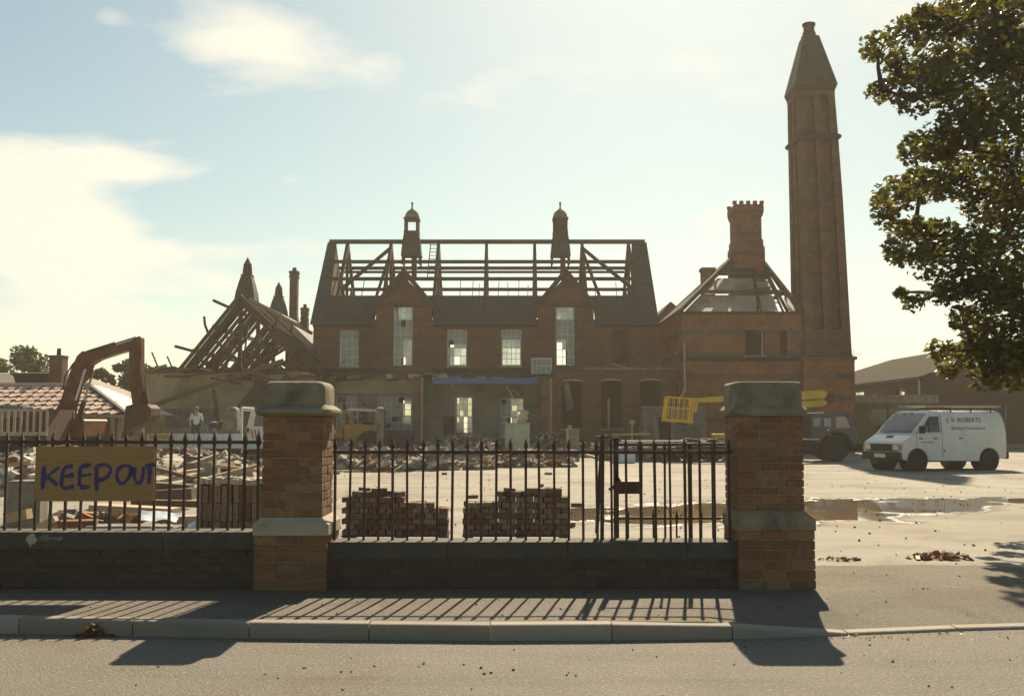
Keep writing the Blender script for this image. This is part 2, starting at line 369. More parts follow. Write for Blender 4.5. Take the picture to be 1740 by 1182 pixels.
M['dmortar'] = plain('low_wall_mortar', [(.055, .045, .034), (.085, .068, .05)], scale=20, rough=.95, bump=.5)  # darker mortar tones for the low walls
M['stone'] = plain('cap_stone', [(.10, .08, .05), (.215, .175, .12), (.30, .25, .175)], scale=4, rough=.9, bump=.5, bscale=50, detail=10)
M['palestone'] = plain('pale_stone', [(.30, .25, .18), (.44, .38, .28)], scale=6, rough=.9, bump=.4, bscale=60)
M['coping'] = plain('dark_coping', [(.055, .046, .036), (.09, .075, .058)], scale=5, rough=.88, bump=.4, bscale=60)
M['iron'] = plain('painted_iron', [(.025, .016, .011), (.055, .028, .018), (.09, .042, .024)], scale=18, rough=.6, bump=.3, spec=.4)  # brown tones put in for the flare's tint on black iron
M['ply'] = plain('plywood', [(.24, .135, .05), (.32, .185, .07), (.28, .16, .06)], scale=3, rough=.75, bump=.15, stretch=(1, 1, 9))
M['bluepaint'] = plain('blue_paint', [(.02, .02, .10), (.035, .035, .17)], scale=9, rough=.55, bump=.1)
M['timber'] = plain('old_timber', [(.09, .055, .035), (.15, .095, .06), (.11, .07, .045)], scale=5, rough=.85, bump=.3, per_object=True)
M['roof_timber'] = plain('roof_timber', [(.055, .036, .024), (.10, .065, .042), (.075, .05, .032)], scale=4, rough=.88, bump=.3, per_object=True)
M['paletimber'] = plain('pale_timber', [(.28, .20, .12), (.42, .32, .20), (.34, .25, .15)], scale=5, rough=.8, bump=.3, per_object=True)
M['mb_brick'] = brick_mat('facade_brick', (.20, .09, .047), (.135, .066, .039), (.12, .095, .068), band=(.95, .16, .35), bandcol=(.085, .076, .066))
M['wing_brick'] = brick_mat('wing_brick', (.30, .12, .055), (.205, .086, .043), (.15, .11, .075), band=(1.15, .24, .62), bandcol=(.095, .088, .08))
M['chim_brick'] = brick_mat('chimney_brick', (.185, .092, .055), (.135, .072, .046), (.11, .09, .065), band=(1.2, .22, .3), bandcol=(.09, .08, .072))
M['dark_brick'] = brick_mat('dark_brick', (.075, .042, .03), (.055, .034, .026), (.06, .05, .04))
M['slate'] = plain('slate', [(.045, .038, .034), (.075, .064, .055), (.10, .085, .07)], scale=3, rough=.75, bump=.3, stretch=(5, 1, 1))
M['newslate'] = plain('brown_tile_roof', [(.045, .037, .025), (.065, .054, .037)], scale=2, rough=1, bump=.3, spec=.05)
M['plaster_yellow'] = plain('yellow_plaster', [(.20, .165, .08), (.34, .28, .15), (.40, .34, .19)], scale=.8, rough=.9, bump=.2, detail=9)
M['plaster_grey'] = plain('grey_plaster', [(.10, .082, .05), (.19, .165, .115), (.25, .22, .165)], scale=.9, rough=.9, bump=.2, detail=9)
M['plaster_white'] = plain('white_plaster', [(.42, .39, .30), (.68, .65, .56), (.75, .72, .64)], scale=.9, rough=.85, bump=.1, detail=8)
M['white_frame'] = plain('white_window_paint', [(.5, .5, .45), (.68, .67, .62)], scale=6, rough=.6, bump=.1)
M['pane'] = glass_mat('dusty_glass', (.34, .35, .32), transp=.42)
M['pane_clear'] = glass_mat('clear_glass', (.10, .11, .11), transp=.82, rough=.05)
M['carglass'] = plain('vehicle_glass', [(.012, .016, .018), (.02, .026, .03)], scale=3, rough=.08, bump=0, spec=.8)
M['van_white'] = plain('van_white_paint', [(.56, .56, .52), (.68, .68, .64)], scale=1.5, rough=.3, bump=0, spec=.5, coat=.2)
M['truck_white'] = plain('truck_white_paint', [(.6, .6, .56), (.76, .76, .72)], scale=3, rough=.45, bump=.05)
M['black'] = plain('black_plastic', [(.012, .011, .01), (.024, .022, .02)], scale=8, rough=.6, bump=.1)
M['rubber'] = plain('tyre_rubber', [(.014, .012, .011), (.03, .026, .022)], scale=12, rough=.85, bump=.3)
M['hub'] = plain('wheel_hub', [(.20, .19, .17), (.32, .30, .27)], scale=12, rough=.5, bump=.1, metal=.3)
M['orange'] = plain('digger_orange', [(.045, .016, .006), (.115, .036, .010), (.18, .058, .014)], scale=2.5, rough=.55, bump=.15, detail=9)
M['rusty'] = plain('rusty_steel', [(.05, .03, .02), (.10, .052, .028)], scale=5, rough=.8, bump=.3)
M['steel'] = plain('bright_steel', [(.32, .31, .29), (.5, .48, .45)], scale=9, rough=.3, metal=.8, bump=.05)
M['yellow'] = plain('yellow_paint', [(.44, .27, .03), (.58, .37, .045), (.62, .42, .07)], scale=2, rough=.5, bump=.1, detail=8)
M['loader_yellow'] = plain('loader_yellow', [(.26, .14, .025), (.40, .22, .035)], scale=2.5, rough=.55, bump=.15)
M['bluetruck'] = plain('blue_truck_paint', [(.03, .032, .055), (.05, .052, .085)], scale=2, rough=.4, bump=.05, spec=.5)
M['bluebeam'] = plain('blue_painted_beam', [(.08, .13, .27), (.13, .20, .38)], scale=1.5, rough=.7, bump=.2)
M['lettering'] = plain('dark_lettering', [(.07, .08, .07), (.10, .11, .10)], scale=9, rough=.6, bump=0)
M['brownletter'] = plain('brown_lettering', [(.16, .12, .08), (.2, .15, .1)], scale=9, rough=.6, bump=0)
M['lamp_lens'] = plain('lamp_lens', [(.55, .54, .48), (.66, .64, .58)], scale=9, rough=.15, bump=0, spec=.6)
M['orangelens'] = plain('orange_lens', [(.45, .13, .03), (.52, .17, .04)], scale=9, rough=.2, bump=0)
M['red'] = plain('red_paint', [(.34, .04, .025), (.45, .06, .04)], scale=6, rough=.5, bump=.1)
M['greencab'] = plain('grey_green_enamel', [(.24, .27, .22), (.36, .39, .33)], scale=2, rough=.5, bump=.05)
M['block'] = brick_mat('concrete_block', (.20, .18, .14), (.17, .155, .12), (.13, .115, .09), bw=.45, bh=.225)
M['conc'] = plain('weathered_concrete', [(.10, .09, .07), (.19, .175, .14), (.24, .22, .18)], scale=4, rough=.9, bump=.4, detail=9)
M['paleconc'] = plain('dusty_rubble', [(.24, .20, .14), (.40, .35, .26), (.48, .43, .33)], scale=6, rough=.92, bump=.5, detail=8)
M['sheet'] = plain('plastic_sheet', [(.36, .42, .46), (.6, .64, .66)], scale=3, rough=.3, bump=.3)
M['tile'] = plain('clay_tile', [(.42, .27, .19), (.56, .40, .30), (.48, .33, .24)], scale=6, rough=.5, bump=.15, per_object=True, spec=.5)
M['cream'] = plain('cream_roof', [(.24, .20, .14), (.32, .28, .2)], scale=2, rough=.8, bump=.3)
M['olive'] = plain('olive_panel', [(.09, .085, .04), (.13, .12, .06)], scale=2, rough=.8, bump=.1)
M['skin'] = plain('skin', [(.38, .20, .13), (.46, .26, .18)], scale=9, rough=.6, bump=.05)
M['shirt'] = plain('white_shirt', [(.58, .56, .52), (.72, .70, .66)], scale=9, rough=.85, bump=.2)
M['jeans'] = plain('blue_jeans', [(.04, .05, .09), (.07, .085, .14)], scale=12, rough=.9, bump=.2)
M['palejeans'] = plain('faded_jeans', [(.16, .20, .24), (.24, .28, .32)], scale=12, rough=.9, bump=.2)
M['navy'] = plain('navy_shirt', [(.018, .02, .045), (.03, .034, .07)], scale=12, rough=.9, bump=.2)
M['hair'] = plain('light_brown_hair', [(.22, .14, .08), (.3, .2, .12)], scale=30, rough=.7, bump=.3)
M['darkhair'] = plain('dark_hair', [(.03, .02, .015), (.05, .035, .025)], scale=30, rough=.7, bump=.3)
M['bark'] = plain('bark', [(.04, .032, .024), (.07, .055, .04)], scale=6, rough=.95, bump=.8, bscale=25)
M['leaf'] = leaf_mat('sycamore_leaf', [(.032, .042, .012), (.05, .058, .015), (.07, .072, .019), (.12, .09, .027)], trans=.45)
M['leaf_far'] = leaf_mat('far_leaf', [(.03, .042, .018), (.045, .06, .022), (.065, .075, .03)], trans=.25)
M['dry_leaf'] = leaf_mat('dry_leaf', [(.20, .10, .03), (.28, .15, .05), (.16, .08, .03)], trans=.2)
M['grass'] = leaf_mat('weed', [(.07, .09, .03), (.10, .11, .04)], trans=.25)
# standing water and wet ground
def water_mat():
    m, nt, N, L, b = nodes_mat('muddy_water')
    b.inputs['Base Color'].default_value = (.17, .125, .07, 1); b.inputs['Roughness'].default_value = .06; b.inputs['Specular IOR Level'].default_value = .6
    geo = N.new('ShaderNodeNewGeometry'); no = N.new('ShaderNodeTexNoise'); no.inputs['Scale'].default_value = 2.5; L.new(geo.outputs['Position'], no.inputs['Vector'])
    bp = N.new('ShaderNodeBump'); bp.inputs['Strength'].default_value = .012; bp.inputs['Distance'].default_value = .02; L.new(no.outputs[0], bp.inputs['Height']); L.new(bp.outputs[0], b.inputs['Normal'])
    return m
M['water'] = water_mat()
M['wet'] = plain('wet_concrete', [(.14, .115, .08), (.24, .205, .15)], scale=1.2, rough=.06, bump=.02, bscale=8, spec=.6, detail=9)

def thin_board():
    m, nt, N, L, b = nodes_mat('thin_white_lining'); geo = N.new('ShaderNodeNewGeometry'); no = N.new('ShaderNodeTexNoise'); no.inputs['Scale'].default_value = .8; no.inputs['Detail'].default_value = 7; L.new(geo.outputs['Position'], no.inputs['Vector'])
    r = ramp_node(N, [(.35, (.55, .46, .30)), (.5, (.76, .72, .62)), (.7, (.82, .79, .70))]); L.new(no.outputs[0], r.inputs[0]); L.new(r.outputs[0], b.inputs['Base Color']); b.inputs['Roughness'].default_value = .8
    tl = N.new('ShaderNodeBsdfTranslucent'); L.new(r.outputs[0], tl.inputs[0]); mx = N.new('ShaderNodeMixShader'); mx.inputs[0].default_value = .7
    L.new(b.outputs[0], mx.inputs[1]); L.new(tl.outputs[0], mx.inputs[2]); L.new(mx.outputs[0], N['Material Output'].inputs[0]); return m
M['lining'] = thin_board()
# ------------------------------------------------------------------ ground, road, kerb, pavement
ZP = 0.12                                      # pavement and yard level
KPX = [(0, 1049, .12), (430, 1057, .12), (820, 1061, .12), (1205, 1059, .12)]
kp = [G(*k) for k in KPX]
kr = [G(1400, 1076, .022), G(1740, 1062, .022)]
line = [Vector((-60, kp[0].y + .9, .12)), Vector((-9, kp[0].y + .22, .12))] + kp + [kr[0], kr[1], Vector((9, kr[1].y + .1, .022)), Vector((60, kr[1].y + .4, .022))]
def kerb_at(x):
    for a, b in zip(line, line[1:]):
        if a.x <= x <= b.x:
            t = (x - a.x) / (b.x - a.x); return a.y + (b.y - a.y) * t, a.z + (b.z - a.z) * t
    return line[-1].y, line[-1].z
XS = [-60, -30, -15] + [-9 + .15 * i for i in range(121)] + [15, 30, 60]
rb = MB()
for a, b in zip(XS, XS[1:]):
    ya, yb = kerb_at(a)[0] + .02, kerb_at(b)[0] + .02
    rb.quad((a, -60, 0), (b, -60, 0), (b, yb, 0), (a, ya, 0))
struct('road', rb, M['asphalt'])
pv = MB(); NY = 14
def pave_z(x, t, zk):
    return zk - .004 + (ZP - zk) * min(1, t * 2.4) + .004 * mnoise.noise(Vector((x * 1.2, t * 3, 0)))
def back_y(x):
    return 9.45 if x < 2.75 else 10.75 + .22 * mnoise.noise(Vector((x * .8, 0, 3))) + .10 * mnoise.noise(Vector((x * 3.1, 5, 3)))
grid = []
for x in XS:
    y0, zk = kerb_at(x); y0 += .125; y1 = back_y(x)
    grid.append([(x, y0 + (y1 - y0) * j / NY, pave_z(x, j / NY, zk)) for j in range(NY + 1)])
for i in range(len(XS) - 1):
    for j in range(NY): pv.quad(grid[i][j], grid[i + 1][j], grid[i + 1][j + 1], grid[i][j + 1])
pavement = struct('pavement', pv, M['pave'], smooth='all')
WM[pavement] = Matrix()
# kerb stones, each one a piece of the pavement
x = line[0].x + 52; ends = []
xs_k = [-8.6]
while xs_k[-1] < 8: xs_k.append(xs_k[-1] + .915)
shift = PX(627, 7.5) - min(xs_k, key=lambda v: abs(v - PX(627, 7.5)))
for a, b in zip(xs_k, xs_k[1:]):
    a += shift; b += shift - .008
    ya, za = kerb_at(a); yb, zb = kerb_at(b)
    dz = rnd(-.003, .003)
    pa, pb = (a, ya), (b, yb); k = MB(); z0 = -.10; r = .018
    def sec(x, y, z): return [(x, y, z0), (x, y, z - r), (x, y + r * .4, z - r * .3), (x, y + r, z), (x, y + .125, z), (x, y + .125, z0)]
    k.rings([sec(a, ya, za + dz), sec(b, yb, zb + dz)])
    k.build('kerb_stone', M['kerb'], pavement)
# the yard: one sheet out to the horizon, patches of wear in the material
yd = MB(); yx = [-400, -200, -120, -60, -40] + [-30 + 2 * i for i in range(31)] + [40, 60, 120, 200, 400]
yy = [9.42, 10.2, 11, 12, 13.5, 15, 17, 19, 21, 24, 27, 30, 34, 38, 43, 48, 55, 65, 90, 150, 300, 600]
def yard_z(x, y):
    return ZP - (.03 if y < 10.5 else .008) + (.012 * mnoise.noise(Vector((x * .35, y * .3, 1))) if y < 60 else 0)
for a, b in zip(yx, yx[1:]):
    for c, d in zip(yy, yy[1:]):
        yd.quad(*[(p, q, yard_z(p, q)) for p, q in ((a, c), (b, c), (b, d), (a, d))])
struct('ground', yd, M['yard'], smooth='all')
# ------------------------------------------------------------------ bricks
BMESH = {}
def brick_mesh(l, w, h, mat):
    key = (round(l, 3), round(w, 3), round(h, 3), mat.name)
    if key not in BMESH:
        o = MB().box((-l / 2, -w / 2, -h / 2), (l / 2, w / 2, h / 2)).build('brick', mat, bevel=.004)
        BMESH[key] = o.data; bpy.data.objects.remove(o)
    return BMESH[key]
def jit(s=.0025): return rnd(-s, s)
def brick(parent, c, size, mat, rz=0, j=.0025):
    """c in world coordinates"""
    l = WM[parent].inverted() @ Vector(c)
    inst('brick', brick_mesh(*size, mat), (l.x + jit(j), l.y + jit(j), l.z + jit(j * .3)), (jit(.008), jit(.008), rz + jit(.012)), parent)
def ring_courses(parent, x0, x1, y0, y1, z0, n, ch, mat):
    """courses of bricks round a rectangular pier"""
    jt = .010; bd = .1025; h = ch - jt
    for k in range(n):
        z = z0 + ch * (k + .5); w = x1 - x0
        cuts = [0, .215, .215 + .225, w] if k % 2 else [0, w - .44, w - .225 + .01, w]
        if w > .6: cuts = [0, .215, .44, w] if k % 2 else [0, w - .44, w - .22, w]
        for y in (y0 + bd / 2, y1 - bd / 2):
            for i, (a, b) in enumerate(zip(cuts, cuts[1:])):
                l = b - a - (jt if i < len(cuts) - 2 else 0)
                brick(parent, (x0 + a + l / 2, y, z), (l, bd, h), mat)
        yi0, yi1 = y0 + bd + jt, y1 - bd - jt; m = (yi1 - yi0) * (.5 if k % 2 else .36)
        for x in (x0 + bd / 2, x1 - bd / 2):
            for a, b in ((yi0, yi0 + m - jt), (yi0 + m, yi1)):
                brick(parent, (x, (a + b) / 2, z), (bd, b - a, h), mat)
def superell(cx, cy, hx, hy, z, r=.05, n=4):
    pts = []
    for qx, qy, a0 in ((1, 1, 0), (-1, 1, 90), (-1, -1, 180), (1, -1, 270)):
        for i in range(n + 1):
            t = R(a0 + 90 * i / n); pts.append((cx + qx * (hx - r) + r * math.cos(t), cy + qy * (hy - r) + r * math.sin(t), z))
    return pts
YF = 9.22
def pillar(px0, px1, bx0, bx1, ytop, ylip, yshaft_bot, yband_bot, label, cap_round, wide):
    x0, x1 = PX(px0, YF), PX(px1, YF); w = x1 - x0; y0, y1 = YF, YF + .545
    X0, X1 = PX(bx0, YF), PX(bx1, YF)
    cx, cy = (x0 + x1) / 2, (y0 + y1) / 2
    t = thing('gate_pillar', (cx, cy, ZP), label, 'pillar')
    zb, zs, zc, zt = PZ(yband_bot, YF), PZ(yshaft_bot, YF), PZ(ylip, YF), PZ(ytop, YF)
    MB().box((X0 + .012, y0 - .04 + .012, ZP - .05), (X1 - .012, y1 + .04 - .012, zb)).box((x0 + .011, y0 + .011, zb), (x1 - .011, y1 - .011, zc)).build('mortar_core', M['mortar'], t)
    nb = 6; ring_courses(t, X0, X1, y0 - .04, y1 + .04, ZP, nb, (zb - ZP) / nb, M['pbrick'])
    ns = 12; ring_courses(t, x0, x1, y0, y1, zs, ns, (zc - zs) / ns, M['pbrick'])
    # chamfered stone band
    e = .012
    band = MB(); hx, hy = (X1 - X0) / 2 + e, (y1 - y0) / 2 + .04 + e; CX = (X0 + X1) / 2
    band.rings([superell(CX, cy, hx, hy, zb - .001, .008, 1), superell(CX, cy, hx, hy, zb + (zs - zb) * .62, .008, 1), superell(cx, cy, w / 2 + .006, (y1 - y0) / 2 + .006, zs + .002, .008, 1)])
    band.build('stone_band', M['palestone'] if not wide else M['stone'], t)
    cap = MB(); hx = w / 2; hy = (y1 - y0) / 2; H = zt - zc; L = .075 if not wide else .05
    rr = cap_round
    prof = [(L * .55, 0), (L, .03), (L, .055), (L * .5, .085), (.012, .10), (.010, H - rr)] + [(.010 - rr * (1 - math.cos(R(a))), H - rr + rr * math.sin(R(a))) for a in (20, 40, 60, 78, 90)]
    cap.rings([superell(cx, cy, hx + o, hy + o, zc + z, max(.015, .05 + o * .3) if not wide else .07, 4) for o, z in prof])
    cap.build('cap_stone', M['stone'], t, smooth=True)
    return t, x0, x1, y0, y1
pillar(447, 549, 437, 560, 647, 706, 879, 908, 'brick gate pillar with rounded stone cap beside the keep out board', .07, False)
pillar(1252, 1364, 1250, 1378, 648, 706, 868, 900, 'brick gate pillar with flat grey stone cap at the open yard entrance', .03, True)

# ------------------------------------------------------------------ low walls and iron railings
def low_wall(x0, x1, zc, ztop, label):
    t = thing('low_wall', ((x0 + x1) / 2, 9.42, ZP), label, 'wall')
    y0, y1 = 9.27, 9.58; n = round((zc - ZP) / .078); ch = (zc - ZP) / n
    MB().box((x0, y0 + .012, ZP - .05), (x1, y1, zc)).build('mortar_core', M['dmortar'], t)
    for k in range(n):
        x = x0 - (.11 if k % 2 else 0)
        while x < x1 - .02:
            a = max(x, x0); b = min(x + .215, x1)
            if b - a > .03: brick(t, ((a + b) / 2, y0 + .05, ZP + ch * (k + .5)), (b - a, .1, ch - .01), M['dbrick'])
            x += .225
    x = x0
    while x < x1 - .05:
        b = min(x + 1.1, x1)
        c = MB(); ya, yb = y0 - .03, y1 + .03; z0, z1 = zc + .002, ztop
        c.rings([[(q, ya, z0), (q, ya, z1 - .02), (q, ya + .02, z1), (q, yb - .02, z1), (q, yb, z1 - .02), (q, yb, z0)] for q in (x, b - .006)])
        c.build('coping_stone', M['coping'], t); x = b
    return t
ZL, ZR = PZ(904, 9.24), PZ(921, 9.24)
xl1, xr0, xr1 = PX(437, 9.24) - .002, PX(560, 9.24) + .002, PX(1251, 9.24) - .002
low_wall(-7.6, xl1, ZL - .155, ZL, 'dark low brick wall under the railings with the keep out board')
low_wall(xr0, xr1, ZR - .155, ZR, 'dark low brick wall between the two gate pillars')
def bar_mesh(h, r=.011):
    b = MB(); b.lathe((0, 0, 0), [(r, 0), (r, h - .13), (r * 1.5, h - .125), (r * 1.5, h - .115), (r * .9, h - .105), (r * 1.7, h - .07), (r * .15, h)], sq=True)
    o = b.build('bar', M['iron']); me = o.data; bpy.data.objects.remove(o); return me
def railing(x0, x1, z0, zrail, ztip, first, step, label, skip=()):
    yc = 9.42; t = thing('iron_railing', ((x0 + x1) / 2, yc, z0), label, 'railing'); me = bar_mesh(ztip - z0)
    MB().box((x0, yc - .006, zrail - .016), (x1, yc + .006, zrail + .016)).build('top_rail', M['iron'], t)
    l = WM[t].inverted(); x = first; k = 0
    while x < x1 - .02:
        if x > x0 + .02:
            p = l @ Vector((x, yc, z0 - .004)); inst('bar', me, p, (jit(.008), jit(.012), jit(.2)), t, (1, 1, 1 + jit(.006)))
        x += step + jit(.004); k += 1
    return t
sp = PX(24.6 + 870, 9.42)
railing(-7.6, xl1, ZL, PZ(751, 9.42), PZ(733, 9.42), PX(8 - 4 * 25.2 - 350, 9.42), PX(25.2 + 870, 9.42), 'flare-browned iron railing carrying the keep out board')
rr_ = railing(xr0, xr1, ZR, PZ(768, 9.42), PZ(744, 9.42), PX(571, 9.42), sp, 'flare-browned iron railing between the two gate pillars')
# raking stay of the right-hand railing
st = MB(); st.bar(P(1014, 905, 9.75), P(1023, 742, 9.47), .03); st.bar(P(1023, 917, 9.47), P(1024, 738, 9.47), .034)
st.cyl(P(1013, 743, 9.45), P(1034, 741, 9.45), .01); st.build('stay', M['iron'], rr_)
# open gate folded back behind the railing
gt = thing('iron_gate', (PX(1250, 9.86), 9.86, ZP), 'open iron gate with lock box folded back behind the railing', 'gate')
gy = 9.86; gx0, gx1 = PX(1046, gy), PX(1244, gy); gz0, gzt = ZP + .06, PZ(753, gy)
for x, w in ((gx0, .05), (gx1, .045), (PX(1171, gy), .036)): MB().box((x - w / 2, gy - .02, gz0 - .055), (x + w / 2, gy + .02, gzt + (.06 if w > .04 else 0))).build('stile', M['iron'], gt)
for py in (755, 880, 925): MB().box((gx0, gy - .008, PZ(py, gy) - .012), (gx1, gy + .008, PZ(py, gy) + .012)).build('rail', M['iron'], gt)
gb = MB()
gbm = bar_mesh(gzt - gz0 + .02, .010); dbm = bar_mesh(PZ(865, gy) - gz0, .008); l = WM[gt].inverted()
for i, px in enumerate((1088, 1128, 1209)):
    inst('bar', gbm, l @ Vector((PX(px, gy), gy - .0, gz0)), (0, jit(.01), 0), gt)
for i, px in enumerate((1066, 1108, 1147, 1189, 1229)):
    inst('dog_bar', dbm, l @ Vector((PX(px, gy), gy, gz0)), (0, jit(.01), 0), gt)
lb = MB(); lb.box((PX(1043, gy), gy - .05, PZ(838, gy)), (PX(1088, gy), gy + .03, PZ(817, gy))); lb.prism([(PX(1043, gy), PZ(817, gy) + .001), (PX(1055, gy), PZ(817, gy) + .001), (PX(1046, gy), PZ(804, gy))], gy - .02, gy + .02)
lb.bar((PX(1043, gy), gy, PZ(826, gy)), (PX(1034, gy), gy, PZ(832, gy)), .03); lb.build('lock_box', M['iron'], gt)
MB().bar((gx1, gy, gzt - .06), (gx1 + .06, 9.7, gzt - .06), .03).bar((gx1, gy, gz0 + .35), (gx1 + .06, 9.7, gz0 + .35), .03).build('hinge', M['iron'], gt)

# ------------------------------------------------------------------ keep out board
bx0, bx1, bz0, bz1 = PX(63, 9.38), PX(265, 9.38), PZ(851, 9.38), PZ(758, 9.38)
sg = thing('sign_board', ((bx0 + bx1) / 2, 9.38, bz0), 'plywood board hand painted KEEP OUT wired to the railings', 'sign')
MB().box((bx0, 9.372, bz0), (bx1, 9.388, bz1)).build('board', M['ply'], sg, bevel=.002)
def stroke(mb, pts, w):
    """brush stroke along pixel points on the board's face; overlapping strokes sit at their own height"""
    stroke.k += 1; y = 9.3705 - .00035 * stroke.k
    P_ = [P(px, py, 9.372) for px, py in pts]; dense = []
    for i in range(len(P_) - 1):
        p0, p1, p2, p3 = P_[max(0, i - 1)], P_[i], P_[i + 1], P_[min(len(P_) - 1, i + 2)]
        for k in range(5):
            f = k / 5; dense.append(.5 * ((2 * p1) + (p2 - p0) * f + (2 * p0 - 5 * p1 + 4 * p2 - p3) * f * f + (3 * p1 - p0 - 3 * p2 + p3) * f ** 3))
    dense.append(P_[-1]); L_ = []
    for i, p in enumerate(dense):
        d = (dense[min(i + 1, len(dense) - 1)] - dense[max(0, i - 1)]); n = Vector((-d.z, 0, d.x)).normalized()
        ww = w * (.5 + .28 * mnoise.noise(p * 14) + .12 * mnoise.noise(p * 60)) * (.75 if i in (0, len(dense) - 1) else 1)
        L_.append((p + n * ww, p - n * ww))
    for (a, b), (c, d) in zip(L_, L_[1:]):
        mb.quad((a.x, y, a.z), (b.x, y, b.z), (d.x, y, d.z), (c.x, y, c.z))
stroke.k = 0
W = .036
LETTERS = [[[(75, 791), (74, 810), (72, 831)], [(101, 793), (88, 803), (76, 815)], [(80, 809), (90, 817), (98, 824)]],
    [[(124, 791), (110, 795), (106, 808), (105, 825), (112, 829), (126, 825)], [(107, 809), (118, 808), (126, 806)]],
    [[(155, 789), (140, 792), (136, 800), (135, 826)], [(137, 808), (146, 807), (155, 805)], [(136, 827), (145, 827), (153, 826)]],
    [[(164, 791), (164, 812), (164, 834)], [(164, 792), (178, 789), (188, 795), (185, 806), (177, 813), (168, 815)]],
    [[(212, 790), (201, 797), (199, 812), (206, 821), (216, 815), (222, 802), (221, 793), (212, 790)]],
    [[(228, 793), (228, 808), (233, 820), (240, 817), (243, 806), (244, 792)]], [[(247, 792), (254, 790), (264, 789)], [(254, 791), (254, 806), (253, 822)]]]
for strokes in LETTERS:
    let = MB(); stroke.k = 0
    for pts in strokes: stroke(let, pts, W)
    let.build('painted_letter', M['bluepaint'], sg)
for px, py in ((72, 764), (257, 764), (160, 766)): MB().cyl(P(px, py, 9.366), P(px, py, 9.45), .004, n=6).build('wire_tie', M['steel'], sg)
# lettering stays in front of the board by under 5 mm; a scrap of torn poster on the coping

for i, (px0, px1, py0, py1) in enumerate(((44, 62, 907, 925), (64, 84, 909, 919), (86, 108, 911, 917))):
    y = 9.27 - .0345 ; a_, b_ = P(px0, py0, y), P(px1, py1, y); pm = MB(); n = 26
    ring = [(a_.x + (b_.x - a_.x) * (.5 + .5 * math.cos(t) * (1 + .55 * mnoise.noise(Vector((math.cos(t) * 3, math.sin(t) * 3, i * 7.1))))), y, (a_.z + b_.z) / 2 + (a_.z - b_.z) / 2 * math.sin(t) * (1 + 1.1 * mnoise.noise(Vector((math.cos(t) * 3, math.sin(t) * 3, i * 3.3 + 4))))) for t in [2 * math.pi * k / n for k in range(n)]]
    pm.add(ring + [(p[0], p[1] + .002, p[2]) for p in ring], [tuple(range(n)), tuple(range(2 * n - 1, n - 1, -1))] + [(k, n + k, n + (k + 1) % n, (k + 1) % n) for k in range(n)])
    single('torn_poster', pm, M['palestone'] if i == 0 else M['conc'], ring[0], ('bright scrap of torn poster stuck to the dark coping', 'dull scrap of torn poster next to the bright scrap', 'thin faded strip of torn poster on the dark coping')[i], 'poster')
# ------------------------------------------------------------------ window builder
def window(parent, x0, x1, z0, z1, y, cols, rows, pane=None, gone=(), clear=(), sill=True, mat=None, arch=0, fw=.06, bw=.028):
    mat = mat or M['white_frame']
    f = MB(); d0, d1 = y, y + .07
    f.box((x0, d0, z0), (x0 + fw, d1, z1)); f.box((x1 - fw, d0, z0), (x1, d1, z1)); f.box((x0 + fw, d0, z0), (x1 - fw, d1, z0 + fw)); f.box((x0 + fw, d0, z1 - fw), (x1 - fw, d1, z1))
    xi0, xi1, zi0, zi1 = x0 + fw, x1 - fw, z0 + fw, z1 - fw
    cw, rh = (xi1 - xi0) / cols, (zi1 - zi0) / rows
    for c in range(1, cols): f.box((xi0 + cw * c - bw / 2, d0 + .012, zi0), (xi0 + cw * c + bw / 2, d1 - .012, zi1))
    for r in range(1, rows):
        w = bw * (1.7 if r == rows // 2 else 1); f.box((xi0, d0 + .015, zi0 + rh * r - w / 2), (xi1, d1 - .015, zi0 + rh * r + w / 2))
    o = f.build('window', mat, parent)
    g = [MB(), MB()]
    for c in range(cols):
        for r in range(rows):
            if (c, r) in gone: continue
            a, b = xi0 + cw * c, zi0 + rh * r
            MB().box((a + .004, d0 + .03, b + .004), (a + cw - .004, d0 + .036, b + rh - .004)).build('pane', M['pane_clear'] if (c, r) in clear else (pane or M['pane']), o)
    if sill: MB().box((x0 - .06, y - .16, z0 - .09), (x1 + .06, y + .1, z0 - .004)).build('sill', M['palestone'], o)
    return o
def slates(mb, a, b, c, d, n, th=.02):
    """stepped slate courses on the quad a b (eave) c d (top)"""
    a, b, c, d = map(Vector, (a, b, c, d)); nrm = (b - a).cross(d - a).normalized()
    if nrm.z < 0: nrm = -nrm
    for k in range(n):
        t0, t1 = k / n, min(1, (k + 1.12) / n)
        p, q, r, s = a.lerp(d, t0), b.lerp(c, t0), b.lerp(c, t1), a.lerp(d, t1)
        j = nrm * th
        mb.add([p + j, q + j, r + j * .1, s + j * .1, p - j * .2, q - j * .2], [(0, 1, 2, 3), (4, 5, 1, 0)])
    mb.add([a - nrm * .03, b - nrm * .03, c - nrm * .03, d - nrm * .03], [(0, 1, 2, 3)])
    return mb
def timber(name, parent, p, q, w, h, mat=None): return MB().bar(p, q, w, h).build(name, mat or M['roof_timber'], parent)

